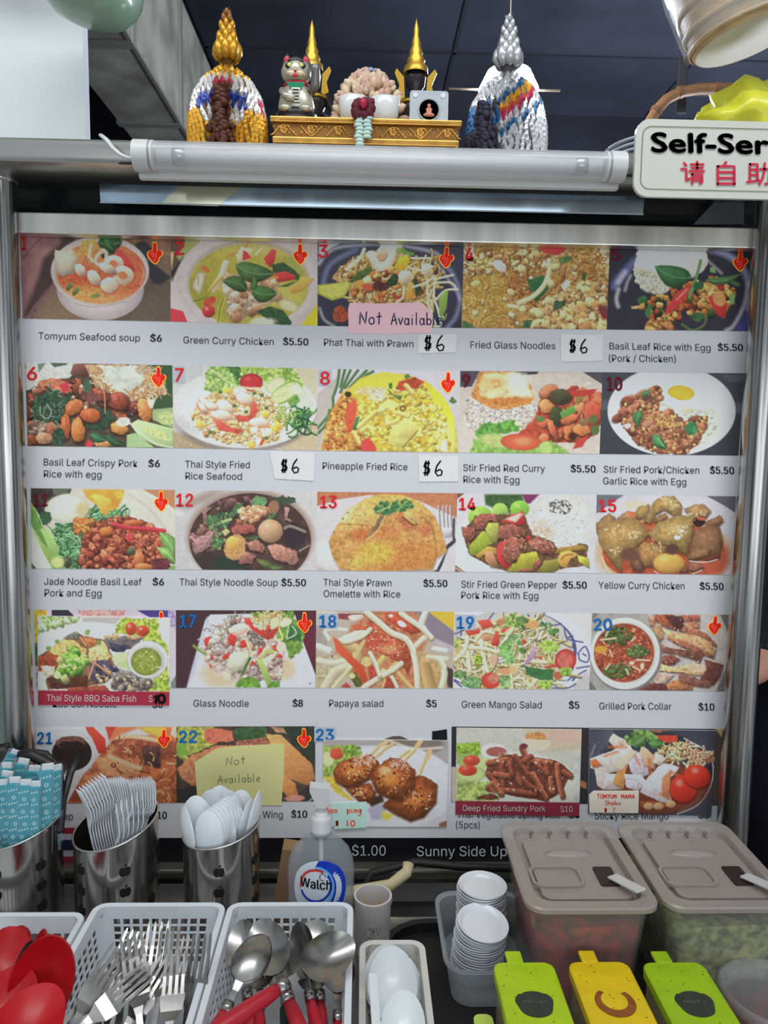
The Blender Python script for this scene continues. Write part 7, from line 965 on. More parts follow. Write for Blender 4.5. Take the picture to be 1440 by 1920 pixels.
for s in (-1, 1):
    mb = MB(); mb.lathe([(.0075, 0), (.005, .008), (0, .016)], c=(s * .0125 * u, 0, .077 * u), n=4, sx=u, sy=u * .5, top=S_); q = mb.build('ear', mk, e); bit('inner_ear', (s * .0125 * u, -.0035 * u, .082 * u), (.0042 * u, .001, .0062 * u), mr, q); q = bit('eye_patch', (s * .0075 * u, -.0158 * u, .07 * u), (.0065 * u, .0018 * u, .0045 * u), mk, e); bit('eye', (0, -.0018 * u, .0005 * u), (.0034 * u, .001 * u, .0028 * u), mat('cat_eye', (206, 206, 120), rough=.3), q)
    bit('cheek', (s * .006 * u, -.0168 * u, .060 * u), (.0065 * u, .003 * u, .0045 * u), mat('cat_cheek', (206, 186, 150), rough=.35, metal=.3), e); bit('hind_paw', (s * .013 * u, -.018 * u, .016 * u), (.009 * u, .006 * u, .005 * u), mc, e)
bit('forehead_patch', (0, -.0135 * u, .077 * u), (.011 * u, .002 * u, .006 * u), mk, e); bit('nose', (0, -.0185 * u, .0625 * u), (.002 * u, .001, .0015 * u), mr, e); bit('mouth', (0, -.0178 * u, .0575 * u), (.0042 * u, .0015 * u, .003 * u), mr, e)
mb = MB(); mb.lathe([(.0155, .049), (.018, .051), (.0155, .054)], n=24, sx=u, sy=u * .85, top=S_); mb.build('red_collar', mr, e, smooth=True); mb = MB(); mb.prism([(-.013 * u, .049 * u), (.013 * u, .049 * u), (.002 * u, .034 * u)], -.001, .001, f=lambda a, b, c: (a, c - .0165 * u, b)); mb.build('green_bib', mgn, e)
mb = MB(); mb.tube([(.019 * u, -.004 * u, .042 * u), (.026 * u, -.008 * u, .05 * u), (.026 * u, -.01 * u, .066 * u), (.0255 * u, -.012 * u, .074 * u)], [.006 * u, .0065 * u, .006 * u, .0068 * u], n=12); mb.build('raised_paw', mat('cat_grey_paw', (120, 116, 112), rough=.35, metal=.5), e, smooth=True); mb = MB(); mb.tube([(-.018 * u, -.012 * u, .04 * u), (-.012 * u, -.02 * u, .03 * u), (0, -.022 * u, .026 * u)], .005 * u, n=10); mb.build('resting_paw', mc, e, smooth=True)
mb = MB(); mb.box((.001, -.0215 * u, .031 * u), (.012 * u, .003, .018 * u), rot=None, bev=.001); q = mb.build('gold_coin', mat('coin_silver', (206, 206, 190), rough=.3, metal=.6), e); mb = MB()
for k in range(4): mb.box((.001, -.0235 * u, (.025 + .004 * k) * u), (.008 * u, .0006, .0012 * u)); 
tag(mb.build('coin_marks', mk, q), kind='stuff')
# flower garland around a white bowl
x = xz(692, 190, 1.165)[0]; hw = (xz(762, 190, 1.165)[0] - xz(623, 190, 1.165)[0]) / 2; ht = xz(692, 133, 1.165)[1] - ZG; e = empty('flower_garland', (x, 1.165, ZG), 'pale dried blossom garland heaped over white bowls', 'garland'); rg = random.Random(8)
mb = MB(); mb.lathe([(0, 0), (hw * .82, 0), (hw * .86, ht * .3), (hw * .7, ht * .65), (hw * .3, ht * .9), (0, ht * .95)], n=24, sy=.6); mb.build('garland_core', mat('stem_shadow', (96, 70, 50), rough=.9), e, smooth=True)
bm_ = MB(); bm_.lathe([(0, -.0075), (.0032, -.005), (.0048, 0), (.0040, .004), (.0015, .0075), (0, .008)], n=8); ms = [mat('blossom_%d' % i, c, rough=.6, sss=.2) for i, c in enumerate(((214, 186, 156), (196, 158, 134), (222, 200, 168), (206, 166, 150)))]; protos = [bm_.build('blossom', m, e, smooth=True) for m in ms]; k = 0
for i in range(400):
    th = rg.uniform(math.pi * 1.0, 2 * math.pi) if rg.random() < .85 else rg.uniform(0, math.pi); ph = rg.uniform(.05, 1.5); d = Vector((math.cos(th) * math.sin(ph), math.sin(th) * math.sin(ph) * .6, math.cos(ph))); p = Vector((d.x * hw * .95, d.y * hw * .95, d.z * ht * .93))
    if p.z < ht * .42 and abs(p.x) < hw * .80 and p.y < 0: continue
    o_ = protos[k % 4] if k < 4 else protos[k % 4].copy()
    if k >= 4: C.objects.link(o_); o_.parent = e
    o_.location = p; o_.rotation_euler = d.to_track_quat('Z', 'Y').to_euler(); o_.rotation_euler.x += rg.uniform(-.5, .5); o_.scale = [rg.uniform(.8, 1.35)] * 3; k += 1
    if k > 190: break
for s in (-1, 1): mb = MB(); mb.lathe([(0, 0), (hw * .26, 0), (hw * .36, ht * .2), (hw * .40, ht * .44), (hw * .38, ht * .45), (0, ht * .36)], n=28, sy=.8); q = mb.build('white_bowl', mat('porcelain', (214, 216, 214), rough=.2), e, smooth=True); q.location = (s * hw * .42, -hw * .42, 0)
mb = MB(); mb.lathe([(.016, 0), (.014, .004), (.008, .0075), (0, .009)], n=24); q = mb.build('blue_white_lid', mat('blue_porcelain', (150, 165, 195), rough=.25, noise=.4, nscale=120), e, smooth=True); q.location = (0, 0, ht * .93)
# dark red flower with pale tassel hanging over the stand
c = onY(681., 206., 1.098); e = empty('rose_tassel', c, 'dark red fabric flower with pale green tassel hanging over the gold stand', 'tassel'); mrs = mat('dark_red_petal', (96, 22, 40), rough=.7); mb = MB()
for k in range(9): a = k * 2 * math.pi / 9; mb.lathe([(0, -.009), (.006, -.004), (.0075, .002), (.004, .008), (0, .011)], c=(.010 * math.cos(a), -.004, .008 * math.sin(a)), n=8, rot=Matrix.Rotation(a, 3, 'Y'))
mb.build('flower_petals', mrs, e, smooth=True); mb = MB(); mb.lathe([(0, -.007), (.0055, -.002), (.005, .004), (0, .010)], c=(0, -.011, .003), n=10); mb.build('flower_heart', mat('crimson', (176, 30, 60), rough=.5), e, smooth=True)
mt = mat('pale_green_ribbon', (190, 214, 204), rough=.6)
for dx, n, sd in ((-.005, 8, 1), (.006, 6, 2)):
    mb = MB(); zz = -.008
    for k in range(n): mb.lathe([(.003, 0), (.0068, -.004), (.0058, -.0058), (.002, -.0064)], c=(dx + .0012 * math.sin(k * 2 + sd), -.005, zz), n=8, sy=.5); zz -= .0049
    mb.build('tassel_strand', mt, e, smooth=True)
# acrylic amulet case
c = onY(804., 220., 1.125); Wc = xz(840, 200, 1.125)[0] - xz(768, 200, 1.125)[0]; Hc = xz(804, 170, 1.125)[1] - ZG; e = empty('amulet_case', (c[0], 1.125, ZG), 'clear acrylic case with a round seated figure amulet inside', 'case')
mb = MB(); mb.prism(rrect(Wc, Hc, .004, cy=Hc / 2), 0, .010, f=lambda x, y, z: (x, z, y)); mb.build('acrylic_block', mat('frosted_acrylic', (206, 214, 220), rough=.2, trans=.3, spec=.6), e); mb = MB(); mb.tube([(0, -.0012, Hc * .42), (0, .001, Hc * .42)], .0135, n=32); q = mb.build('amulet_disc', mat('amulet_dark', (76, 84, 90), rough=.4, metal=.3), e)
mb = MB(); mb.tube([(0, -.0012, Hc * .42), (0, -.0005, Hc * .42)], .0155, n=32); mb.build('amulet_rim', mat('aluminium'), e); mf = mat('amulet_copper', (190, 120, 96), rough=.4); mb = MB(); zc2 = Hc * .42
mb.lathe([(0, .008), (.0026, .0065), (.0024, .004), (.0015, .003), (.0045, .001), (.0035, -.004), (.0075, -.006), (.008, -.009), (0, -.010)], c=(0, -.0016, zc2), n=14, sy=.25); mb.build('seated_relief', mf, e, smooth=True)
for s in (-1, 1): mb = MB(); mb.tube([(s * Wc * .36, -.001, Hc * .86), (s * Wc * .36, .001, Hc * .86)], .0035, n=14); mb.build('corner_stud', mat('acrylic_stud', (220, 226, 230), rough=.15), e)
# ---------------------------------------------------------------- the counter and what stands on it
m_ctop = mat('counter_steel', (150, 150, 146), rough=.3, metal=.8, noise=.25, nscale=8)
xe = 0.0; struct(sbox('counter_top', -1.2, xe, .35, 1.155, ZC - .03, ZC, m_ctop)); struct(sbox('counter_top', xe, 1.2, .35, 1.067, ZC - .03, ZC, m_ctop)); struct(sbox('counter_base', -1.2, 1.2, .40, 1.05, 0, ZC - .03, mat('counter_base', (90, 92, 94), rough=.5)))
struct(sbox('trim_counter_lip', xe, 1.2, 1.063, 1.069, ZC - .03, ZC + .003, mat('lip_steel', (225, 225, 220), rough=.2, metal=.9)))
e = empty('black_rubber_tray', (.36, .84, ZC), 'large round-cornered black tray under the sauce containers', 'tray'); mb = MB(); mb.prism(rrect(.66, .40, .07, cx=0, cy=0), 0, .006); mb.build('tray_floor', mat('black_rubber', (20, 20, 22), rough=.55), e)
o_ = rrect(.66, .40, .07); i_ = rrect(.64, .38, .06); n = len(o_); mb = MB(); mb.add([(x, y, 0) for x, y in o_] + [(x, y, .02) for x, y in o_] + [(x, y, .02) for x, y in i_] + [(x, y, .006) for x, y in i_], [(k * n + i, k * n + (i + 1) % n, (k + 1) * n + (i + 1) % n, (k + 1) * n + i) for k in range(3) for i in range(n)]); mb.build('tray_rim', mat('black_rubber'), e, smooth=False)
ZTR = ZC + .0065
for nm, cl, m, r, pts in (('black_hose', 'black hose looping behind the counter edge', mat('black_rubber'), .006, ((.0, 1.10, .80), (.02, 1.13, .835), (.09, 1.135, .85), (.16, 1.13, .845), (.3, 1.13, .84))), ('beige_hose', 'beige hose end behind the toothpick cup', mat('beige_hose', (206, 190, 150), rough=.5), .009, ((-.06, 1.115, .80), (.0, 1.11, .818), (.05, 1.112, .826), (.075, 1.12, .842), (.078, 1.13, .85)))):
    mb = MB(); mb.tube(pts, r, n=12); q = mb.build(nm, m, None, smooth=True); tag(q, cl, 'hose')
e = empty('steel_box', (.10, 1.15, ZC - .10), 'low steel housing in the gap behind the counter', 'box'); mb = MB(); mb.box((.1, 0, 0), (.9, .05, .12), bev=.003); mb.build('housing', mat('housing_grey', (84, 86, 84), rough=.4, metal=.5, noise=.4, nscale=20), e)
# steel caddies with slanted mouths
m_cad = mat('caddy_steel', (190, 186, 180), rough=.17, metal=.97, noise=.1, nscale=12); m_hole = mat('hole_dark', (18, 16, 16), rough=.7)
AP = [(0, -.42), (.22, -.5), (.42, -.34), (.5, -.02), (.44, .26), (.24, .36), (.06, .28), (-.06, .28), (-.24, .36), (-.44, .26), (-.5, -.02), (-.42, -.34), (-.22, -.5)]
LF = [(-.02, .36), (.0, .52), (.1, .62), (.2, .64), (.18, .5), (.08, .4)]
def caddy(x, y, r, h, lo, label, tilt_dir, hole_angs):
    e = empty('steel_cutlery_caddy', (x, y, ZC), label, 'holder'); td = Vector((math.cos(math.radians(tilt_dir)), math.sin(math.radians(tilt_dir))))
    tp = lambda z0: (lambda v: Vector((v.x, v.y, v.z if v.z < .5 else (v.z - 1) + h + lo * (v.x * td.x + v.y * td.y) / r)))
    mb = MB(); mb.lathe([(0, .001), (r, .001), (r, .004), (r, 1.0), (r - .0012, 1.0), (r - .0012, .004), (0, .004)], n=56, top=tp(0)); mb.build('cup_wall', m_cad, e, sharp=40)
    mb = MB(); P = [(r * math.cos(a), r * math.sin(a)) for a in [k * 2 * math.pi / 56 for k in range(57)]]; mb.tube([(px, py, h + lo * (px * td.x + py * td.y) / r) for px, py in P], .0015, n=8, caps=False); mb.build('rolled_rim', m_steel, e, smooth=True)
    for ha in hole_angs:
        for j in range(4):
            zc = .022 + j * .030
            if zc > h + lo * math.cos(math.radians(ha - tilt_dir)) - .02: continue
            for nm, shp in (('apple_cutout', AP), ('leaf_cutout', LF)):
                mb = MB(); vs = [(math.radians(ha) + px * .0155 / r, py * .0155 + zc) for px, py in shp]; mb.add([((r + .0005) * math.cos(a), (r + .0005) * math.sin(a), z) for a, z in vs], [tuple(range(len(vs)))]); mb.build(nm, m_hole, e)
    return e
YCc = 1.06
def cx_at(px, py, Y): return onY(float(px), float(py), Y)[0]
r2 = (cx_at(295, 1600, YCc) - cx_at(142, 1600, YCc)) / 2; x2 = cx_at(219, 1600, YCc); r3 = (cx_at(487, 1600, YCc) - cx_at(345, 1600, YCc)) / 2; x3 = cx_at(416, 1600, YCc); x1 = cx_at(36, 1600, YCc)
c1 = caddy(x1, YCc, r2, .153, .014, 'leftmost steel caddy, filled with teal wrapped packets', 25, (-96, -38)); c2 = caddy(x2, YCc, r2, .156, .016, 'steel caddy holding white plastic forks', 40, (-126, -62, -20)); c3 = caddy(x3, YCc, r3, .150, .010, 'steel caddy holding white plastic spoons', 25, (-84, -22))
# generic cutlery, head at the origin pointing +Z, face towards -Y
m_pw = mat('cutlery_white', (226, 230, 234), rough=.3, sss=.1); m_ss = mat('cutlery_steel', (168, 165, 160), rough=.27, metal=1, noise=.3, nscale=30); m_rh = mat('handle_red', (176, 26, 44), rough=.35); m_gh = mat('handle_green_black', (18, 40, 34), rough=.4); m_kh = mat('handle_black', (22, 22, 24), rough=.4)
def spoon_bowl(mb, a, b, d, th=.0009, nu=8, nv=20, sx=1.0, egg=.12):
    vs = []; fs = []
    for i in range(nu + 1):
        t = i / nu
        for k in range(nv): th_ = 2 * math.pi * k / nv; w_ = 1 - egg * math.sin(th_); vs.append((a * t * math.cos(th_) * w_, d * (1 - t * t), b * t * math.sin(th_)))
    n = len(vs); vs += [(x, y + th, z) for x, y, z in vs]; m_ = nu * nv
    for i in range(nu):
        for k in range(nv): q = (i * nv + k, i * nv + (k + 1) % nv, (i + 1) * nv + (k + 1) % nv, (i + 1) * nv + k); fs.append(q); fs.append(tuple(n + t for t in q[::-1]))
    for k in range(nv): fs.append((m_ + k, m_ + (k + 1) % nv, n + m_ + (k + 1) % nv, n + m_ + k))
    mb.add(vs, fs)
def strip(mb, pts, th=.0012):                # flat bar through (x-half-width, y, z)
    vs = []; n = len(pts)
    for w_, y, z in pts: vs += [(-w_, y, z), (w_, y, z), (w_, y + th, z), (-w_, y + th, z)]
    fs = [(0, 1, 2, 3), (4 * n - 1, 4 * n - 2, 4 * n - 3, 4 * n - 4)] + [(4 * i + k, 4 * i + 4 + k, 4 * i + 4 + (k + 1) % 4, 4 * i + (k + 1) % 4) for i in range(n - 1) for k in range(4)]; mb.add(vs, fs)
def mk_spoon(nm, a, b, d, L, m, hm=None, hl=.0, neck=.003, hw=.006, cat='spoon', ferrule=False):
    e = bpy.data.objects.new(nm, None); C.objects.link(e); e.empty_display_size = .01; e['category'] = cat
    mb = MB(); spoon_bowl(mb, a, b, d); mb.build('spoon_bowl', m, e, sharp=60)
    mb = MB(); strip(mb, [(neck * 1.4, d * .2, -b * .96), (neck, -.001, -b - .008), (neck, -.002, -b - .02), (hw * .8, 0, -b - .06), (hw, .002, -L)] if not hm else [(neck * 1.4, d * .2, -b * .96), (neck, -.001, -b - .008), (neck, -.002, -b - .034)]); mb.build('spoon_neck' if hm else 'handle', m, e)
    if hm: mb = MB(); z0 = -b - .03; mb.tube([(0, -.002, z0), (0, -.002, z0 - .012), (0, 0, z0 - .05), (0, .001, z0 - .09), (0, .001, z0 - .10)], [.0052, .0068, .0085, .0078, .004], n=12, squash=.8); mb.build('handle', hm, e, smooth=True)
    if hm and ferrule:
        mb = MB(); mb.tube([(0, -.002, z0 + .010), (0, -.002, z0 - .001)], .0062, n=12, squash=.8); q = mb.build('chrome_ferrule', m_ss, e, smooth=True)
    return e
def mk_fork(nm, w_, lt, L, m, hm=None, thin=.0011, cat='fork'):
    e = bpy.data.objects.new(nm, None); C.objects.link(e); e.empty_display_size = .01; e['category'] = cat
    mb = MB(); strip(mb, [(.0028, 0, -.030), (w_ * .35, .0008, -.022), (w_ * .85, .004, -.012), (w_, .005, 0), (w_, .0045, .004)], thin); mb.build('fork_head', m, e)
    for k in range(4):
        c = -w_ + w_ * 2 * (k + .5) / 4; mb = MB(); strip(mb, [(w_ * .15, .0045, .003), (w_ * .13, .003, lt * .5), (w_ * .11, .0, lt * .9), (w_ * .04, -.0008, lt)], thin); mb.v = [(x + c, y, z) for x, y, z in mb.v]; mb.build('tine', m, e)
    if hm: mb = MB(); mb.box((0, 0, -.045), (.0056, .0016, .034)); mb.build('fork_neck', m, e); mb = MB(); mb.tube([(0, 0, -.058), (0, 0, -.068), (0, .001, -.11), (0, .001, -.155)], [.005, .0068, .0082, .006], n=12, squash=.8); mb.build('handle', hm, e, smooth=True)
    else: mb = MB(); strip(mb, [(.0028, 0, -.028), (.003, -.001, -.05), (.005, 0, -.09), (.0065, .001, -L)], thin * 1.2); mb.build('handle', m, e)
    return e
def put(o, p, up, face, label, group):        # head at p, up = towards the tip, face = where the hollow side looks
    up = Vector(up).normalized(); f = Vector(face); f = (f - up * f.dot(up)).normalized(); s_ = up.cross(f)
    Mx = Matrix((( s_.x, -f.x, up.x, p[0]), (s_.y, -f.y, up.y, p[1]), (s_.z, -f.z, up.z, p[2]), (0, 0, 0, 1))); o.matrix_world = Mx; o.location = Vector(p); o.rotation_mode = 'QUATERNION'; o.rotation_quaternion = Mx.to_quaternion(); o['label'] = label; o['group'] = group; return o
# white plastic forks and spoons standing in the caddies
pf = mk_fork('plastic_fork', .0125, .034, .15, m_pw); ps = mk_spoon('plastic_spoon', .019, .030, .006, .145, m_pw, hw=.005); usedf = [pf]; useds = [ps]
def take(l): 
    if l[0] is not None and len(l) == 1: o = l[0]; l.append(o); return o
    return copy_tree(l[1] if len(l) > 1 else l[0])
CF = [((158 + 5.2 * i, 1524 - 3.6 * i), 1.045 + .002 * i, (-.42 + .02 * i, .10), (-.8, -.6)) for i in range(9)] + [((204 + 4.2 * i, 1505 - .4 * i), 1.075, (-.16 + .015 * i, .18), (-.75, -.7)) for i in range(8)] + [((238 + 4.6 * i, 1508 - .6 * i), 1.07, (.05 + .02 * i, .12), (-.8, -.6)) for i in range(10)] + [((216 + 9 * i, 1556 - 5 * i), 1.02 + .004 * i, (.10 + .03 * i, -.02), (-.95, -.3)) for i in range(6)]
for i, (p, Y, tl, fc) in enumerate(CF): q = onY(float(p[0]), float(p[1]), Y); put(take(usedf), q, (tl[0] * .6, tl[1] * .5, 1), (fc[0], fc[1], .1), 'white plastic fork nested among the forks in the second caddy', 'plastic forks in the caddy')
SPL = [((372, 1528), 1.05, -.16, (-.15, -1), 1.35), ((352, 1548), 1.03, -.22, (-.8, -.6), 1.1), ((396, 1510), 1.085, .0, (-.3, -1), 1.2), ((410, 1504), 1.09, .05, (.2, -1), 1.25), ((424, 1512), 1.09, .12, (.2, -1), 1.25), ((446, 1512), 1.08, .20, (.3, -1), 1.25)] + [((392 + 5.5 * i, 1557 - 4.5 * i), 1.02 + .005 * i, -.04 + .03 * i, (-.1, -1), 1.12) for i in range(8)] + [((436, 1532), 1.05, .12, (.9, -.5), 1.25), ((462, 1526), 1.065, .26, (.9, -.4), 1.15), ((476, 1512), 1.06, .30, (.95, -.2), 1.2), ((420, 1560), 1.035, .05, (.0, -1), .95)]
for p, Y, tx, fc, sc in SPL:
    q = onY(float(p[0]), float(p[1]) + (15 if p[1] < 1530 else 6), Y); o = put(take(useds), q, (tx * .7, .06, 1), (fc[0] * -1, fc[1] * -1, 0), 'white plastic spoon nested among the spoons in the third caddy', 'plastic spoons in the caddy'); o.scale = (sc,) * 3
# teal paper packets in the first caddy
m_teal = mat('teal_paper', (28, 160, 178), rough=.4, noise=.12, nscale=40); m_wm = mat('packet_print', (190, 226, 230), rough=.5); m_cl = mat('packet_film', (220, 232, 236), rough=.12, alpha=.12, spec=.8)
ep = empty('wrapped_packet', (0, 0, 0), '', 'packet'); mb = MB(); mb.box((0, 0, -.045), (.0165, .006, .10), bev=.002); mb.build('paper_sleeve', m_teal, ep)
mb = MB(); rg = random.Random(2)
for i in range(11):
    z = -.09 + i * .0085; cx = rg.uniform(-.003, .003)
    if i % 2: mb.add([(cx + .0028 * math.cos(a), -.00315, z + .0028 * math.sin(a)) for a in [k * 1.047 for k in range(6)]] + [(cx + .0014 * math.cos(a), -.00315, z + .0014 * math.sin(a)) for a in [k * 1.047 for k in range(6)]], [(k, (k + 1) % 6, 6 + (k + 1) % 6, 6 + k) for k in range(6)])
    else:
        for j in range(4): mb.box((-.0055 + j * .0034, -.00315, z + .0008 * j), (.0018, .0001, .0026))
tag(mb.build('printed_marks', m_wm, ep), kind='stuff'); mb = MB(); mb.box((0, 0, -.045), (.0195, .0066, .112), bev=.001); mb.build('clear_film', m_cl, ep); mb = MB(); mb.box((.002, 0, .008), (.013, .003, .008)); mb.build('white_tip', m_pw, ep)
PK = [(4, 1478, 1.04, -.1, .0, 1.05), (26, 1474, 1.03, -.02, 0, 1.1), (46, 1478, 1.028, .02, .05, 1.05), (64, 1480, 1.03, .03, .1, 1.0), (86, 1450, 1.045, .05, .4, 1.15), (103, 1452, 1.06, .08, .9, 1.1), (12, 1446, 1.07, -.08, -.2, 1.1), (38, 1438, 1.08, .3, .3, 1.1), (60, 1452, 1.07, .16, .2, 1.1), (-14, 1470, 1.05, -.1, -.2, 1.1), (10, 1462, 1.055, .15, 0, 1.1), (22, 1418, 1.10, .5, .4, .9)]
for i, (px, py, Y, tl, rz, sc) in enumerate(PK):
    o = ep if i == 0 else copy_tree(ep); o.location = V(onY(float(px), float(py), Y)); o.rotation_euler = (-.03, tl, rz); o.scale = (sc,) * 3; o['label'] = 'slim teal printed packet in clear film standing in the leftmost caddy'; o['group'] = 'teal wrapped packets in the leftmost caddy'
for lb, pts, r in (('black ladle handle leaning right from the leftmost caddy', ((112, 1560, 1.04), (118, 1500, 1.09), (132, 1450, 1.12), (152, 1408, 1.14)), .0055), ('black curved tongs arching over the teal packets', ((108, 1520, 1.07), (106, 1462, 1.09), (92, 1432, 1.10), (60, 1416, 1.10), (34, 1418, 1.10)), .008), ('thin black curved handle arching behind the teal packets', ((118, 1500, 1.10), (112, 1440, 1.12), (86, 1412, 1.13), (50, 1408, 1.13), (28, 1416, 1.13)), .0045), ('black grip standing at the left edge behind the packets', ((8, 1460, 1.10), (6, 1410, 1.12), (4, 1396, 1.125)), .012)):
    mb = MB(); mb.tube([V(onY(float(a), float(b), c)) for a, b, c in pts], r, n=12, squash=.6); q = mb.build('black_utensil', m_kh, None, smooth=True); tag(q, lb, 'utensil')
# hand sanitiser bottle
bx = cx_at(602, 1600, 1.03); e = empty('sanitizer_bottle', (bx, 1.03, ZC), 'clear pump bottle of hand sanitizer with blue and white oval label', 'bottle'); K = (cx_at(665, 1640, 1.03) - cx_at(540, 1640, 1.03)) / 2; m_gel = mat('clear_gel', (206, 214, 222), rough=.08, trans=.5, ior=1.1, spec=.9, alpha=.5); m_pump = mat('pump_white', (206, 208, 208), rough=.35, sss=.2)
mb = MB(); mb.lathe([(0, .001), (K * .8, .001), (K * .92, .01), (K * .97, .05), (K * 1.0, .100), (K * .96, .118), (K * .84, .133), (K * .62, .145), (K * .38, .152), (K * .24, .156), (K * .24, .162), (0, .162)], n=48, sy=.62); mb.build('bottle_body', m_gel, e, smooth=True)
mb = MB(); mb.lathe([(K * .26, .157), (K * .31, .157), (K * .32, .163), (K * .30, .165), (K * .31, .171), (K * .29, .173), (K * .30, .179), (K * .27, .181), (K * .2, .182), (K * .19, .188), (0, .188)], n=32); mb.build('screw_collar', m_pump, e, smooth=True)
mb = MB(); mb.tube([(0, 0, .186), (0, 0, .20)], K * .12, n=14); mb.prism([(-K * .10, .196), (K * .16, .196), (K * .26, .224), (-K * .34, .227), (-K * .34, .220)], -.009, .009, f=lambda x, y, z: (x, z, y)); mb.build('pump_head', m_pump, e, sharp=50); mb = MB(); mb.tube([(.001, 0, .01), (0, 0, .15)], .003, n=8); mb.build('dip_tube', m_pump, e, smooth=True)
def onb(u, v):                                # a point on the label: u across, v up (metres), wrapped on the oval body
    rr = K * 1.005; a = u / rr; return (rr * math.sin(a), -rr * .62 * math.cos(a) * (1 - .0) - .0012, v)
def wrap(mb, P, off=0, mi=0): mb.add([tuple(np.array(onb(x, y)) - np.array([0, off, 0])) for x, y in P], [tuple(range(len(P)))], mi)
m_lw = mat('label_white', (215, 222, 230), rough=.3); m_lb = mat('label_blue', (16, 60, 190), rough=.3); m_lr = mat('label_red', (210, 60, 56), rough=.3); m_lc = mat('label_sky', (110, 180, 235), rough=.3)
lz = .090; A_ = K * .86; B_ = .042
def el(cx, cz, a, b, t0=0, t1=360, n=40): return [(cx + a * math.cos(math.radians(t0 + (t1 - t0) * k / n)), cz + b * math.sin(math.radians(t0 + (t1 - t0) * k / n))) for k in range(n + 1)]
def bandp(nm, o1, o2, m, off): mb = MB(); n = len(o1); mb.add([tuple(np.array(onb(x, y)) - np.array([0, off, 0])) for x, y in o1 + o2], [(i, i + 1, n + i + 1, n + i) for i in range(n - 1)]); mb.build(nm, m, e)
def disc(nm, cx, cz, a, b, m, off): mb = MB(); R0 = el(cx, cz, a, b)[:-1]; n = len(R0); ring = [[(cx + (x - cx) * t, cz + (y - cz) * t) for x, y in R0] for t in (1, .66, .33)]; pts = sum(ring, []) + [(cx, cz)]; mb.add([tuple(np.array(onb(x, y)) - np.array([0, off, 0])) for x, y in pts], [(k * n + i, k * n + (i + 1) % n, (k + 1) * n + (i + 1) % n, (k + 1) * n + i) for k in range(2) for i in range(n)] + [(2 * n + i, 2 * n + (i + 1) % n, 3 * n) for i in range(n)]); mb.build(nm, m, e)
disc('label', 0, lz, A_, B_, m_lw, 0)
bandp('label_blue_swoosh', el(0, lz, A_, B_, -66, 92), el(-.006, lz + .002, A_ * .60, B_ * .72, -66, 92), m_lb, .0005); bandp('label_sky_edge', el(-.006, lz + .002, A_ * .66, B_ * .76, -64, 90), el(-.006, lz + .002, A_ * .56, B_ * .68, -64, 90), m_lc, .0008)
disc('label_centre', -.006, lz + .006, A_ * .56, B_ * .56, m_lw, .0011); bandp('label_red_arc', el(-.006, lz + .006, A_ * .58, B_ * .58, 60, 190), el(-.006, lz + .006, A_ * .50, B_ * .50, 60, 190), m_lr, .0014); bandp('label_blue_arc', el(-.006, lz + .006, A_ * .58, B_ * .58, 200, 400), el(-.006, lz + .006, A_ * .50, B_ * .50, 200, 400), m_lb, .0014)
def btext(s, cx, cz, w_, h, off, m, slope=0):
    v, f = text_geo(s, off); x0 = v[:, 0].min(); W_ = v[:, 0].max() - x0; hc = text_geo('H', 0)[0][:, 1].max(); mb = MB()
    mb.add([tuple(np.array(onb(cx + ((p[0] - x0) / W_ - .5) * w_, cz + p[1] / hc * h + slope * ((p[0] - x0) / W_ - .5) * w_)) - np.array([0, .0018, 0])) for p in v], f); mb.build('label_lettering', m, e)
[btext('Walch', -.006 + k_, lz + .002 + j_, A_ * 1.1, .0135, 0, m_pen, -.1) for k_, j_ in ((-.0004, 0), (.0004, 0), (0, .0003))]; btext('INSTANT', -.018, lz - .027, .024, .0042, 0, m_lb, -.1); btext('HAND SANITIZER', .012, lz - .030, .036, .0042, 0, m_lb, -.05); bandp('swirl_emblem', el(.004, lz + .019, .0045, .0055, 0, 300), el(.004, lz + .019, .0036, .0046, 0, 300), m_pen, .0018)
mb = MB(); mb.box((-.052, .03, .05), (.03, .03, .1), rot=Matrix.Rotation(.15, 3, 'Y')); q = mb.build('cardboard_box', mat('cardboard', (150, 116, 86), rough=.7)); q.location = (bx, 1.06, ZC + .004); tag(q, 'brown cardboard box end hidden behind the sanitizer bottle', 'box')
# toothpick cup
tx = cx_at(699, 1700, 1.0); e = empty('toothpick_cup', (tx, 1.0, ZC), 'small white paper cup with cartoonless line prints holding toothpicks', 'cup'); e['label'] = 'small white printed paper cup holding toothpicks beside the bottle'; mb = MB(); mb.lathe([(0, .002), (.022, .002), (.022, 0), (.0235, .0), (.025, .078), (.0262, .080), (.0262, .082), (.0238, .082), (.0222, .01), (0, .01)], n=40); mb.build('cup_wall', mat('paper_cup', (206, 200, 196), rough=.5), e, sharp=50)
mb = MB(); rg = random.Random(4)
for k in range(16):
    a0 = rg.uniform(-1.9, -1.2); z0 = rg.uniform(.012, .06); r = .0244; L_ = [(a0 + rg.uniform(-.25, .25), z0 + rg.uniform(-.006, .006)) for _ in range(4)]; mb.tube([((.0225 + z / .08 * .0028) * math.cos(a) * 1.01, (.0225 + z / .08 * .0028) * math.sin(a) * 1.01, z) for a, z in L_], .0004, n=4)
tag(mb.build('ink_line_print', m_pen, e), kind='stuff'); mb = MB()
for a0, z0 in ((-1.25, .030), (-1.4, .026)): mb.add([(.0240 * math.cos(a0 + dx) * 1.006, .0240 * math.sin(a0 + dx) * 1.006, z0 + dz_) for dx, dz_ in ((-.2, 0), (.2, .004), (.22, .016), (-.16, .014))], [(0, 1, 2, 3)])
tag(mb.build('red_print', mat('faded_red_print', (150, 70, 80), rough=.6), e), kind='stuff'); m_wd = mat('toothpick_wood', (206, 170, 128), rough=.6)
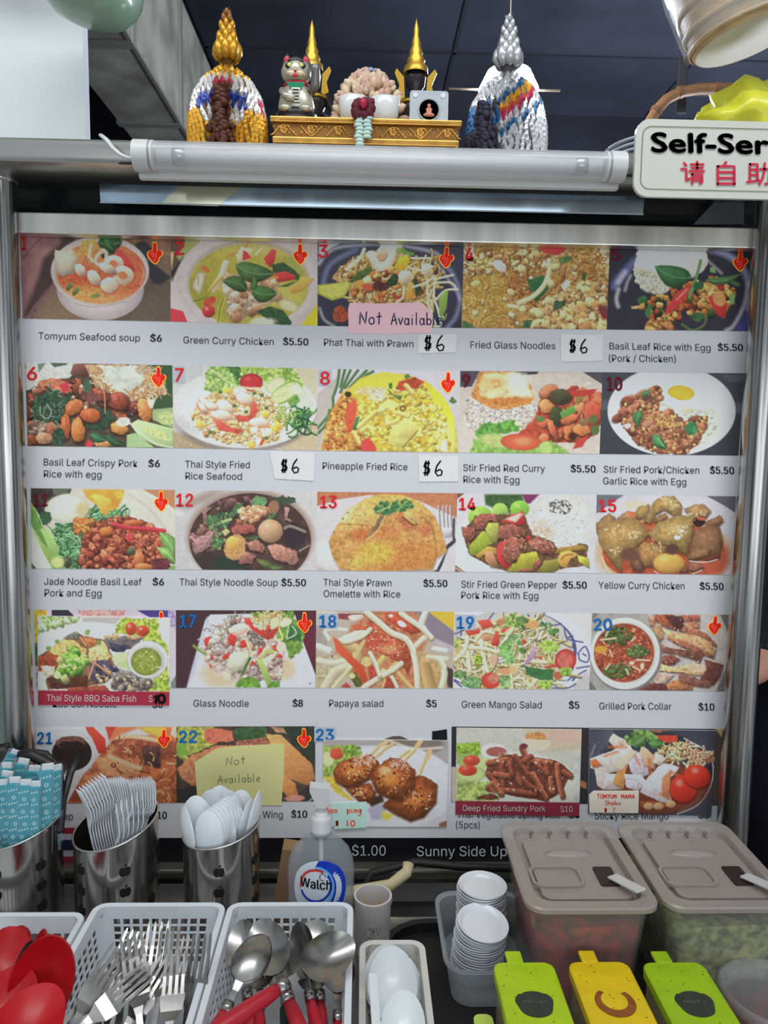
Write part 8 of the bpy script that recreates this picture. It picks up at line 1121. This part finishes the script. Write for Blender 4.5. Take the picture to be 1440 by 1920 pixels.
bm_ = MB(); bm_.tube([(0, 0, 0), (0, 0, .06), (0, 0, .066)], [.001, .001, .0003], n=6); t0 = bm_.build('toothpick', m_wd)
for k in range(16):
    o = t0 if k == 0 else t0.copy()
    if k: C.objects.link(o)
    a = rg.uniform(0, 6.28); o.location = (tx + .010 * math.cos(a), 1.0 + .010 * math.sin(a), ZC + .0105); o.rotation_euler = (rg.uniform(-.16, .12), rg.uniform(.0, .28), 0); tag(o, 'wooden toothpick standing in the white paper cup', 'toothpick', 'toothpicks in the paper cup')
# white baskets with real openings
m_bw = mat('basket_white', (222, 226, 230), rough=.35, sss=.1); m_bc = mat('basket_cream', (212, 210, 200), rough=.4, noise=.08, nscale=10)
def lattice(mb, f, nu, nv, u0, u1, v0, v1, bar, th=.0018):      # a wall sheet f(u, v, t) with nu x nv holes
    def cell(a, b, c, d): vs = [f(x, y, t) for t in (0, th) for x, y in ((a, c), (b, c), (b, d), (a, d))]; mb.add(vs, [(0, 1, 2, 3), (7, 6, 5, 4), (0, 4, 5, 1), (1, 5, 6, 2), (2, 6, 7, 3), (3, 7, 4, 0)])
    du = (u1 - u0) / nu; dv = (v1 - v0) / nv
    for i in range(nu + 1): cell(u0 + du * i - bar / 2, u0 + du * i + bar / 2, v0 - bar / 2, v1 + bar / 2)
    for j in range(nv + 1):
        for i in range(nu): cell(u0 + du * i + bar / 2, u0 + du * (i + 1) - bar / 2, v0 + dv * j - bar / 2, v0 + dv * j + bar / 2)
    if v1 + bar / 2 < 1: cell(0, 1, v1 + bar / 2, 1)
    if v0 - bar / 2 > 0: cell(0, 1, 0, v0 - bar / 2)
    if u0 - bar / 2 > 0: cell(0, u0 - bar / 2, v0 - bar / 2, v1 + bar / 2)
    if u1 + bar / 2 < 1: cell(u1 + bar / 2, 1, v0 - bar / 2, v1 + bar / 2)
def basket(x0, x1, y0, y1, h, m, label, nb, ns, nv, v0=.12, v1=.82, tp=.010, u0=.1, slots=False):
    e = empty('plastic_basket', ((x0 + x1) / 2, (y0 + y1) / 2, ZC), label, 'basket'); cx, cy = (x0 + x1) / 2, (y0 + y1) / 2; a, b = (x1 - x0) / 2, (y1 - y0) / 2
    A = lambda v: tp * (1 - v); q = .0045 / max(a, .05) * 1.0; bar = .26 / max(nb, 1) * .8
    mb = MB(); lattice(mb, lambda u, v, t: ((-1 + 2 * u) * (a - A(v)), b - A(v) - t, v * h), nb, nv, u0, 1 - u0, v0, v1, (1 - 2 * u0) / nb * .3); q = mb.build('back_wall', m, e)
    for s in (-1, 1): mb = MB(); lattice(mb, lambda u, v, t: (s * (a - A(v) - t), (-1 + 2 * u) * (b - A(v)), v * h), ns, nv, .06, .94, v0, v1, .88 / ns * .3); mb.build('side_wall', m, e)
    mb = MB(); lattice(mb, lambda u, v, t: ((-1 + 2 * u) * (a - A(v)), -b + A(v) + t, v * h), nb, nv, u0, 1 - u0, v0, v1, (1 - 2 * u0) / nb * .3); mb.build('front_wall', m, e)
    mb = MB(); mb.box((0, 0, .002), (2 * (a - tp), 2 * (b - tp), .003)); mb.build('basket_floor', m, e)
    o_ = rrect(2 * a + .012, 2 * b + .012, .018); i_ = rrect(2 * a - .003, 2 * b - .003, .012); n = len(o_); mb = MB(); R_ = [(o_, h - .010), (o_, h - .001), ([(x * .994, y * .994) for x, y in o_], h + .001), (i_, h), (i_, h - .010)]
    mb.add([(x, y, z) for P, z in R_ for x, y in P], [(k * n + i, k * n + (i + 1) % n, (k + 1) * n + (i + 1) % n, (k + 1) * n + i) for k in range(4) for i in range(n)]); mb.build('basket_rim', m, e, sharp=50); return e
HB_ = .085; pz = lambda px, py, z: onZ(float(px), float(py), z)
yb = pz(545, 1692, ZC + HB_)[1]; xc0 = pz(427, 1700, ZC + HB_)[0]; xc1 = pz(663, 1700, ZC + HB_)[0]; xb0 = pz(176, 1700, ZC + HB_)[0]; y0_ = yb - .325
basket(xc0 + .006, xc1 - .006, y0_, yb - .006, HB_, m_bw, 'white lattice basket holding steel spoons with red handles', 10, 16, 6); basket(xb0 + .006, xc0 - .008, y0_, yb - .006, HB_, m_bw, 'white lattice basket heaped with steel forks', 10, 16, 6)
ya = pz(80, 1711, ZC + .083)[1]; basket(xb0 - .245, xb0 - .010, ya - .31, ya - .006, .083, m_bw, 'white slotted basket of red melamine spoons at the left edge', 15, 16, 1, v0=.3, v1=.74, u0=.03)
yd = pz(740, 1763, ZC + .06)[1]; xd0 = xc1 + .008; xd1 = pz(797, 1775, ZC + .06)[0]; basket(xd0 + .006, xd1 - .006, yd - .25, yd - .006, .06, m_bc, 'small cream basket holding white melamine spoons', 7, 14, 4, v0=.1, v1=.76, u0=.14)
# red-handled steel spoons
sp = mk_spoon('steel_spoon', .0205, .031, .009, .17, m_ss, m_rh, ferrule=True, neck=.0035); sp2 = mk_spoon('steel_spoon', .0205, .031, .009, .17, m_ss, m_gh, ferrule=False, neck=.0035)
SP = [(sp, 502, 1773, .895, 549, 1896, .868, 'large tarnished spoon standing at back left of the spoon basket', 1.22, (0, -1, .9)), (sp, 473, 1797, .902, 412, 1912, .880, 'pale spoon turned over at left with thick red handle', 1.05, (.2, 1, -.5)), (sp, 455, 1772, .880, 468, 1895, .850, 'spoon tucked behind the tarnished spoon at left', 1.1, (-.3, -1, .7)), (sp, 563, 1778, .888, 592, 1910, .862, 'dark spoon standing sideways in the middle of the basket', 1.12, (-.8, -1, .5)),
 (sp, 594, 1772, .880, 600, 1895, .852, 'bright spoon behind the crossing spoon at right', 1.15, (0, -1, .8)), (sp, 618, 1790, .912, 470, 1890, .905, 'bright spoon whose red handle crosses over the others', 1.2, (.3, -.8, 1)), (sp, 632, 1806, .878, 634, 1915, .852, 'spoon low at the right wall of the spoon basket', 1.1, (.3, -1, .8)), (sp, 486, 1812, .868, 488, 1915, .850, 'spoon with upright red handle under the pale one', .95, (0, -1, .8)), (sp2, 524, 1812, .866, 536, 1915, .852, 'spoon with dark green handle in the middle', .95, (0, -1, .8)), (sp, 586, 1818, .862, 588, 1918, .848, 'spoon with red handle low between the bright spoons', .95, (0, -1, .8))]
us = set()
for pr, hx, hy, hz, tx_, ty, tz, lb, sc, fc in SP:
    o = pr if pr not in us else copy_tree(pr); us.add(pr); a = V(onZ(float(hx), float(hy), hz)); b = V(onZ(float(tx_), float(ty), tz)); put(o, a, a - b, fc, lb, 'steel spoons in the white basket'); o.scale = (sc,) * 3
# steel forks
fk = mk_fork('steel_fork', .0125, .042, .18, m_ss); fk2 = mk_fork('steel_fork', .0125, .042, .18, m_ss, m_kh); us = set()
FK = [(fk, 254, 1838, .895, 262, 1915, .872, 'large fork upright in the centre of the heap', 1.25, (.1, -1, .7)), (fk, 306, 1822, .890, 290, 1915, .862, 'fork leaning right behind the central fork', 1.15, (-.2, -1, .8)), (fk, 322, 1868, .885, 318, 1915, .872, 'fork lying low and flat right of centre', 1.1, (0, -.6, 1)), (fk, 362, 1842, .888, 348, 1915, .862, 'fork standing against the right wall', 1.2, (-.4, -1, .5)), (fk2, 196, 1838, .884, 130, 1905, .866, 'fork with black handle leaning from lower left', 1.2, (.5, -.7, .8)), (fk2, 178, 1856, .888, 142, 1915, .872, 'second fork with black handle nearest the left wall', 1.15, (.6, -.6, .8)), (fk, 226, 1816, .872, 190, 1905, .852, 'fork half buried behind the central fork', 1.15, (.3, -1, .7)), (fk, 284, 1812, .878, 268, 1905, .852, 'fork standing tallest behind the heap', 1.25, (0, -1, .6)), (fk2, 212, 1858, .875, 200, 1918, .858, 'fork with black handle left of the central fork', 1.1, (.2, -1, .8)), (fk, 240, 1806, .866, 226, 1895, .850, 'fork lying behind the left forks', 1.1, (.2, -1, .8)), (fk2, 342, 1826, .872, 322, 1905, .852, 'fork with black handle at back right', 1.1, (-.2, -1, .8)), (fk, 208, 1878, .885, 160, 1918, .875, 'fork crossing the front left corner of the heap', 1.1, (.4, -.5, 1)), (fk, 272, 1868, .878, 240, 1918, .866, 'fork under the central fork', 1.1, (.2, -.8, 1))]
for pr, hx, hy, hz, tx_, ty, tz, lb, sc, fc in FK:
    o = pr if pr not in us else copy_tree(pr); us.add(pr); a = V(onZ(float(hx), float(hy), hz)); b = V(onZ(float(tx_), float(ty), tz)); put(o, a, a - b, fc, lb, 'steel forks in the white basket'); o.scale = (sc,) * 3
# melamine soup spoons
def soup(m, nm='melamine_spoon'):
    e = bpy.data.objects.new(nm, None); C.objects.link(e); e['category'] = 'spoon'; mb = MB(); spoon_bowl(mb, .024, .036, .013, th=.0022, nu=7, nv=28, egg=.06); mb.build('spoon_bowl', m, e, sharp=60)
    mb = MB(); strip(mb, [(.010, .004, -.030), (.0085, -.002, -.042), (.0075, -.006, -.07), (.009, -.006, -.10)], .003); mb.build('handle', m, e); return e
m_rm = mat('red_melamine', (190, 20, 28), rough=.34); m_wm2 = mat('white_melamine', (218, 222, 224), rough=.25); rs = soup(m_rm); ks = soup(m_kh); ws = soup(m_wm2); us = set()
SS = [(rs, 78, 1842, .912, 40, 1950, .850, 'largest red spoon leaning at the right of the basket', 1.45, (.2, -1, .9), 'red'), (rs, 10, 1812, .875, 0, 1915, .845, 'red spoon at the upper left edge', 1.35, (.4, -1, .8), 'red'), (rs, 58, 1808, .872, 30, 1905, .850, 'red spoon standing sideways at the back', 1.2, (-.9, -.6, .5), 'red'), (rs, 8, 1892, .90, -20, 1960, .885, 'red spoon at the lower left corner', 1.3, (.2, -.8, 1), 'red'), (rs, 46, 1925, .905, 10, 1985, .90, 'red spoon nearest the camera', 1.5, (.1, -.5, 1), 'red'), (rs, 24, 1794, .866, 12, 1885, .842, 'red spoon peeking at the very back', 1.1, (-.3, -1, .6), 'red'), (ks, 40, 1840, .876, 24, 1920, .850, 'single black spoon among the red ones', 1.2, (-.8, -.7, .6), 'red'),
 (ws, 736, 1842, .872, 738, 1945, .848, 'foremost large white spoon in the cream basket', 1.22, (0, -1, 1), 'w'), (ws, 728, 1834, .862, 732, 1935, .842, 'white spoon nested behind the foremost', 1.26, (-.1, -1, .9), 'w'), (ws, 722, 1842, .852, 728, 1940, .836, 'white spoon lowest at the back left of the cream basket', 1.28, (-.2, -1, .9), 'w'), (ws, 748, 1840, .850, 750, 1940, .836, 'white spoon lowest at the back right of the cream basket', 1.2, (.2, -1, .9), 'w'), (ws, 756, 1920, .886, 752, 2010, .868, 'white spoon nearest the camera in the cream basket', 1.0, (0, -1, 1.2), 'w')]
for pr, hx, hy, hz, tx_, ty, tz, lb, sc, fc, g in SS:
    o = pr if pr not in us else copy_tree(pr); us.add(pr); a = V(onZ(float(hx), float(hy), hz)); b = V(onZ(float(tx_), float(ty), tz)); put(o, a, a - b, fc, lb, 'melamine spoons in the left basket' if g == 'red' else 'white melamine spoons in the cream basket'); o.scale = (sc,) * 3
mb = MB(); mb.box((0, 0, 0), (.010, .10, .004), bev=.001); q = mb.build('spoon_handle', m_wm2); q.location = V(onZ(704., 1902., .888)); q.rotation_euler = (.2, 0, .05); tag(q, 'flat white spoon handle pointing up at the left of the cream basket', 'spoon')
# frosted tub with saucer stacks
def tub(x0, x1, y0, y1, z0, h, m, label, nm='frosted_tub', r=.02, tp=.008, cat='container', lip=.004):
    e = empty(nm, ((x0 + x1) / 2, (y0 + y1) / 2, z0), label, cat); a, b = x1 - x0, y1 - y0; R_ = [(rrect(a - 2 * tp - .004, b - 2 * tp - .004, r), .003), (rrect(a - .004, b - .004, r), h - .003), (rrect(a + 2 * lip, b + 2 * lip, r + lip), h), (rrect(a + 2 * lip, b + 2 * lip, r + lip), h - .004), (rrect(a, b, r), h - .005), (rrect(a - 2 * tp, b - 2 * tp, r), 0)]; n = len(R_[0][0]); mb = MB()
    mb.add([(x, y, z) for P, z in R_ for x, y in P], [(k * n + i, k * n + (i + 1) % n, (k + 1) * n + (i + 1) % n, (k + 1) * n + i) for k in range(5) for i in range(n)] + [tuple(range(n)), tuple(5 * n + k for k in range(n))[::-1]]); mb.build('tub_wall', m, e, sharp=50); return e
m_fr = mat('frosted_plastic', (196, 204, 208), rough=.4, trans=.55, alpha=.62); za_ = ZTR + .056; p0 = pz(841, 1818, za_); p1 = pz(852, 1673, za_); tub(p0[0], p0[0] + .118, p0[1], p1[1], ZTR, .056, m_fr, 'frosted plastic tub holding two stacks of white saucers', r=.024)
m_sc = mat('saucer_white', (222, 226, 230), rough=.22); bm_ = MB(); R7 = .0335; bm_.lathe([(0, .0028), (R7 * .78, .003), (R7 * .95, .0082), (R7 * 1.0, .0086), (R7 * 1.0, .0074), (R7 * .84, .0015), (R7 * .6, 0), (0, 0)], n=40); s0_ = bm_.build('saucer', m_sc, smooth=False, sharp=35); k = 0
for nm, (px, py), zt_, n, tl, lb in (('front', (903, 1730), .884, 20, (.16, .10), 'white saucer in the front stack of the frosted tub'), ('back', (903, 1660), .897, 24, (.0, .02), 'white saucer in the back stack of the frosted tub')):
    c = onZ(float(px), float(py), zt_); base = ZTR + .004
    for j in range(n):
        o = s0_ if k == 0 else s0_.copy(); 
        if k: C.objects.link(o)
        k += 1; f = j / (n - 1); z = base + (zt_ - .007 - base) * f; w_ = max(0, (f - .75) / .25); o.location = (c[0] + .0012 * math.sin(j * 1.7) + (-.006 * (1 - f) if nm == 'front' else 0), c[1] + (.0 if nm == 'back' else .004 * (1 - f)), z); o.rotation_euler = (tl[0] * (.25 + .75 * w_) if nm == 'front' else 0, tl[1] * (.2 + .8 * w_), 0); tag(o, 'topmost ' + lb if j == n - 1 else lb, 'saucer', ('white saucers in the %s stack' % nm) if j < n - 1 else None)
# polycarbonate sauce pans with slotted lids
m_pc = mat('cloudy_polycarbonate', (166, 154, 144), rough=.28, alpha=.80, spec=.6, noise=.06, nscale=20); m_pcw = mat('clear_polycarbonate', (206, 206, 200), rough=.15, alpha=.13, spec=.6)
def sauce(x0, x1, y0, y1, z1, label, msc, what):
    h = z1 - ZTR; e = tub(x0 + .008, x1 - .008, y0 + .008, y1 - .008, ZTR, h - .004, m_pcw, label, 'sauce_pan_container', .022, .014, lip=.003); a, b = x1 - x0, y1 - y0
    mb = MB(); R_ = [(rrect(a - .05, b - .05, .02), .004), (rrect(a - .030, b - .030, .022), h * .72), (rrect(a - .030, b - .030, .022), h * .78)]; n = len(R_[0][0]); mb.add([(x, y, z + (.002 * math.sin(x * 300) if z > .05 else 0)) for P, z in R_ for x, y in P], [(k * n + i, k * n + (i + 1) % n, (k + 1) * n + (i + 1) % n, (k + 1) * n + i) for k in range(2) for i in range(n)] + [tuple(range(n))[::-1], tuple(2 * n + k for k in range(n))]); mb.build(what, msc, e, sharp=60)
    mb = MB(); o1, o2, o3, o4 = rrect(a, b, .022), rrect(a - .004, b - .004, .021), rrect(a - .030, b - .032, .020), rrect(a - .036, b - .038, .018); n = len(o1); L_ = [(o1, h - .006), (o1, h - .001), (o2, h + .001), (o3, h + .0005), (o4, h - .008)]; mb.add([(x, y, z) for P, z in L_ for x, y in P], [(k * n + i, k * n + (i + 1) % n, (k + 1) * n + (i + 1) % n, (k + 1) * n + i) for k in range(4) for i in range(n)] + [tuple(4 * n + k for k in range(n))]); ld = mb.build('lid', m_pc, e, sharp=30)
    mb = MB(); mb.prism(rrect(a - .050, b - .066, .012, cy=-.010), h - .007, h - .0015); mb.build('hinged_flap', m_pc, ld); mb = MB()
    for i in range(4):
        x = -a * .24 + a * .16 * i; mb = MB(); mb.lathe([(0, -.007), (.0032, -.002), (.0034, .002), (0, .007)], c=(x, b * .5 - .030, h - .001), n=10, rot=Matrix.Rotation(.6, 3, 'X')); mb.box((x, b * .5 - .040, h - .002), (.003, .02, .004)); mb.build('hinge_lug', m_pc, ld, smooth=True)
    mb = MB(); mb.lathe([(0, .0030), (.018, .0026), (.030, .0), (.030, -.001)], c=(0, .020, h - .001), n=28, sx=1.1, sy=.34); mb.build('grip_recess', mat('lid_highlight', (170, 160, 152), rough=.12, alpha=.8), ld, smooth=True); mb = MB(); o1 = rrect(a * .40, b * .22, .012, cx=-a * .19, cy=-.036); o2 = rrect(a * .40 - .006, b * .22 - .006, .010, cx=-a * .19, cy=-.036); n = len(o1); mb.add([(x, y, h + z) for P, z in ((o1, -.002), (o1, .002), (o2, .002), (o2, -.002)) for x, y in P], [(k * n + i, k * n + (i + 1) % n, (k + 1) * n + (i + 1) % n, (k + 1) * n + i) for k in range(3) for i in range(n)]); mb.build('raised_ridge', m_pc, ld)
    mb = MB(); mb.prism(rrect(a * .15, b * .20, .003, cx=a * .21, cy=-.034), h - .002, h + .0006); mb.build('spoon_slot', mat('slot_dark', (44, 30, 26), rough=.5), ld)
    mb = MB(); mb.box((0, 0, 0), (.016, .05, .003), bev=.0012, rot=Matrix.Rotation(.45, 3, 'Z') @ Matrix.Rotation(-.15, 3, 'X')); q = mb.build('clear_ladle', mat('ladle_clear', (215, 212, 208), rough=.15, alpha=.75)); q.location = (e.location.x + a * .31, e.location.y - b * .30, z1 + .0075); tag(q, 'clear flat ladle handle poking out of the lid of the ' + ('red chilli' if 'red' in label else 'green') + ' sauce', 'ladle'); return e
m_rs = mat('red_chilli_sauce', (176, 36, 20), col2=(96, 22, 14), rough=.3, nscale=60, bump=.6, bscale=120); m_gs = mat('green_chilli_sauce', (176, 182, 110), col2=(84, 92, 44), rough=.35, nscale=90, bump=.6, bscale=150)
zl = .955; q0 = pz(925, 1541, zl); q1 = pz(1001, 1706, zl); q2 = pz(1140, 1539, zl); q3 = pz(1146, 1543, zl); q4 = pz(1348, 1538, zl)
xL = (q0[0] + q1[0]) / 2; sauce(xL, q2[0], q1[1], q0[1], zl, 'clear lidded container of red chilli sauce', m_rs, 'red_sauce'); sauce(q3[0] + .004, q4[0] + .006, q1[1] + .001, q0[1], zl, 'clear lidded container of green chilli sauce', m_gs, 'green_sauce')
# small condiment boxes with coloured lids
def condiment(px0, px1, py, col, name, label, seed, kind):
    z = .90; a = pz(px0, py, z); b = pz(px1, py, z); w_ = b[0] - a[0]; dp = .125; e = empty('condiment_box', ((a[0] + b[0]) / 2, a[1] - dp / 2, ZTR), label, 'box'); h = z - ZTR
    mb = MB(); mb.prism(rrect(w_ - .008, dp - .008, .008), 0, h - .008); mb.build('clear_box', mat('yellowed_clear_box', (170, 160, 120), rough=.2, alpha=.5), e); ml = mat(name, col, rough=.38, noise=.12, nscale=50, col2=None)
    mb = MB(); o1 = rrect(w_, dp, .012); o2 = rrect(w_ - .004, dp - .004, .010); n = len(o1); mb.add([(x, y, zz) for P, zz in ((o1, h - .012), (o1, h - .0015), (o2, h)) for x, y in P], [(k * n + i, k * n + (i + 1) % n, (k + 1) * n + (i + 1) % n, (k + 1) * n + i) for k in range(2) for i in range(n)] + [tuple(2 * n + k for k in range(n))]); ld = mb.build('lid', ml, e, sharp=30)
    mb = MB(); mb.box((-w_ * .12, dp / 2 + .007, h - .001), (w_ * .27, .020, .005), bev=.002, rot=None); mb.build('thumb_tab', ml, ld); mb = MB(); mb.tube([(-w_ * .26, dp / 2 + .003, h - .008), (w_ * .04, dp / 2 + .003, h - .008)], .003, n=10); mb.build('hinge_pin', m_fr, ld)
    rg = random.Random(seed); mb = MB()
    if kind == 0:
        P = [(.0205 * math.cos(t) * (1 + .05 * math.sin(5 * t)), -.004 + .021 * math.sin(t) * (.84 if math.sin(t) > .75 else 1)) for t in [k * 2 * math.pi / 36 for k in range(36)]]; mb.prism(P, h, h + .0006); st = mb.build('dark_round_sticker', mat('sticker_black_green', (52, 58, 46), rough=.6, noise=.3, nscale=60), ld)
        v, f = text_geo('Hovjo' if seed == 1 else 'Tahjo', 0); mb = MB(); xm, xM = v[:, 0].min(), v[:, 0].max(); mb.add([(-((q[0] - xm) / (xM - xm) - .5) * .026, -.001 - q[1] * .009, h + .0009) for q in v], f); mb.build('sticker_lettering', mat('sticker_letter', (96, 104, 90), rough=.6), st)
    else:
        O = [(.022 * math.cos(math.radians(t)), -.004 + .022 * math.sin(math.radians(t))) for t in range(125, 415, 10)]; I = [(.0145 * math.cos(math.radians(t)), -.001 + .0145 * math.sin(math.radians(t))) for t in range(125, 415, 10)]; n = len(O); mb.add([(x, y, h + .0006) for x, y in O + I], [(i, i + 1, n + i + 1, n + i) for i in range(n - 1)]); mb.build('horseshoe_residue', mat('residue_brown', (150, 84, 26), rough=.7, noise=.3, nscale=80), ld)
    mb = MB()
    for i in range(26): x, y = rg.uniform(-.45, .45) * w_, rg.uniform(-.45, .45) * dp; r = rg.uniform(.0003, .001); mb.lathe([(r, 0), (r * .6, .0003), (0, .0004)], c=(x, y, h), n=6)
    tag(mb.build('spice_specks', mat('speck_dark', (60, 50, 26), rough=.8), ld), kind='stuff'); return e
condiment(923, 1036, 1803, (176, 206, 24), 'lime_lid', 'condiment box with lime green lid and dark sticker, leftmost of three', 1, 0); condiment(1063, 1176, 1802, (232, 196, 20), 'yellow_lid', 'condiment box with yellow lid and brown horseshoe mark', 2, 1); condiment(1201, 1316, 1803, (160, 196, 24), 'lime_lid_darker', 'condiment box with lime green lid right of the yellow one', 3, 0)
c = pz(908, 1920, .855); mb = MB(); mb.prism(rrect(.022, .03, .008), .0, .010); q = mb.build('lime_scoop_handle', mat('pale_lime', (190, 214, 90), rough=.35)); q.location = (c[0], c[1], .845); mb = MB(); mb.box((0, 0, -.018), (.012, .02, .038)); mb.build('stem', mat('pale_lime'), q); tag(q, 'pale lime knob of a scoop left of the lime condiment box', 'scoop')
c = pz(1450, 1862, .875); e = empty('round_clear_tub', (c[0], c[1], ZTR), 'round clear lidded tub of dark chilli at the right edge', 'container'); h = .875 - ZTR; mb = MB(); mb.lathe([(0, 0), (.046, 0), (.055, h - .004)], n=48); mb.build('tub_wall', m_pcw, e, smooth=True); mb = MB(); mb.lathe([(.0585, h - .008), (.060, h), (.057, h + .003), (.053, h + .003), (.050, h - .002), (0, h - .002)], n=48); mb.build('lid', mat('clear_lid', (190, 190, 190), rough=.2, alpha=.28), e, smooth=True); mb = MB(); mb.lathe([(0, .003), (.044, .003), (.050, h * .7), (0, h * .72)], n=40); mb.build('chilli_filling', mat('chilli_filling', (120, 40, 36), col2=(50, 60, 50), rough=.5, nscale=70), e, smooth=True)
# ---------------------------------------------------------------- the stall worker half hidden behind the right post
def person():
    V_ = []; E_ = []; Rr = []
    def chain(pts, start=None):
        i0 = start
        for p, r in pts:
            V_.append(p); Rr.append(r); j = len(V_) - 1
            if i0 is not None: E_.append((i0, j))
            i0 = j
        return i0
    B = Vector((1.035, 1.62, 0)); g = lambda x, y, z: (B.x + x, B.y + y, z)
    chain([(g(0, 0, .98), .15), (g(0, 0, 1.15), .14), (g(0, 0, 1.34), .15), (g(0, 0, 1.43), .09), (g(0, -.01, 1.50), .055), (g(0, -.02, 1.57), .075), (g(0, -.02, 1.66), .095), (g(0, -.01, 1.73), .06)])
    for s in (-1, 1): chain([(g(s * .10, 0, .90), .10), (g(s * .10, 0, .52), .07), (g(s * .10, .02, .12), .05), (g(s * .10, -.10, .04), .04)], 0)
    wr = None
    for s in (-1, 1):
        hx = -.275 if s < 0 else .05; w = chain([(g(s * .17, 0, 1.38), .06), (g(s * .21, -.03, 1.14), .045), (g(hx * .75, -.10, 1.04), .034), (g(hx, -.13, 1.035), .026), (g(hx - .04 * 1, -.14, 1.035), .030)], 2)
        base = Vector(V_[w])
        for k in range(4): o = Vector((-.012, -.002, .024 - .016 * k)); L = (.030, .034, .032, .024)[k]; chain([(tuple(base + o), .0095), (tuple(base + o + Vector((-L, -.006, 0))), .009), (tuple(base + o + Vector((-L * 1.5, -.022, -.002))), .008), (tuple(base + o + Vector((-L * 1.3, -.038, -.004))), .007)], w)
        chain([(tuple(base + Vector((.006, -.018, .024))), .011), (tuple(base + Vector((-.014, -.034, .030))), .010), (tuple(base + Vector((-.034, -.040, .022))), .008)], w)
    me = bpy.data.meshes.new('person'); me.from_pydata(V_, E_, []); o = bpy.data.objects.new('person', me); C.objects.link(o); md = o.modifiers.new('skin', 'SKIN'); sk = me.skin_vertices[0].data
    for i, r in enumerate(Rr): sk[i].radius = (r, r * (.75 if r > .12 else 1))
    sk[0].use_root = True; md.use_smooth_shade = True; sb = o.modifiers.new('sub', 'SUBSURF'); sb.levels = 2; sb.render_levels = 2; dg = bpy.context.evaluated_depsgraph_get(); m2 = bpy.data.meshes.new_from_object(o.evaluated_get(dg)); o.modifiers.clear(); o.data = m2; bpy.data.meshes.remove(me); m2.materials.clear()
    for m in (mat('navy_cloth', (26, 28, 44), rough=.8, bump=.3, bscale=60), mat('skin', (222, 160, 140), rough=.45, sss=.2)): m2.materials.append(m)
    for p in m2.polygons: c = p.center; p.material_index = 1 if (c.z > 1.47 or (c.x < B.x - .175 and c.y < B.y - .105 and c.z < 1.09) or (abs(c.x - B.x - .02) < .12 and c.y < B.y - .13 and 1.0 < c.z < 1.09)) else 0; p.use_smooth = True
    tag(o, 'stall worker in dark navy clothes behind the right post, hand holding a white cloth', 'person')
    mb = MB(); mb.lathe([(0, -.105), (.085, -.10), (.102, -.03), (.104, .03), (.08, .085), (0, .10)], c=(B.x, B.y + .015, 1.70), n=28, sy=1.05, top=lambda v: Vector((v.x, max(v.y, -.055 if v.z < .03 else -1), v.z))); mb.build('hair', mat('black_hair', (24, 20, 20), rough=.6), o, smooth=True)
    for s in (-1, 1): mb = MB(); mb.lathe([(0, -.006), (.011, 0), (0, .006)], c=(B.x + s * .032, B.y - .103, 1.665), n=12); mb.build('eye', mat('eye_dark', (40, 28, 26), rough=.3), o, smooth=True)
    mb = MB(); mb.tube([(B.x, B.y - .108, 1.655), (B.x, B.y - .125, 1.63), (B.x, B.y - .11, 1.622)], [.006, .011, .007], n=8); mb.build('nose', mat('skin'), o, smooth=True); mb = MB(); mb.tube([(B.x - .022, B.y - .102, 1.592), (B.x, B.y - .110, 1.590), (B.x + .022, B.y - .102, 1.592)], [.002, .005, .002], n=8); mb.build('mouth', mat('lips', (170, 80, 80), rough=.5), o, smooth=True)
    return g
g = person(); c = Vector((.745, 1.478, 1.045)); mb = MB(); rg = random.Random(6); vs = []
for i in range(9):
    for j in range(9): vs.append((c.x + (i - 4) * .008 + .006 * math.sin(j * 1.3), c.y - .012 + .010 * math.sin(i * 1.7 + j), c.z + .05 - j * .017 + .004 * math.sin(i * 2.2)))
mb.add(vs, [(i * 9 + j, i * 9 + j + 1, i * 9 + j + 10, i * 9 + j + 9) for i in range(8) for j in range(8)]); q = mb.build('white_cloth', mat('cloth_white', (226, 226, 228), rough=.8), None, smooth=True); tag(q, 'crumpled white cloth held by the stall worker behind the post', 'cloth')
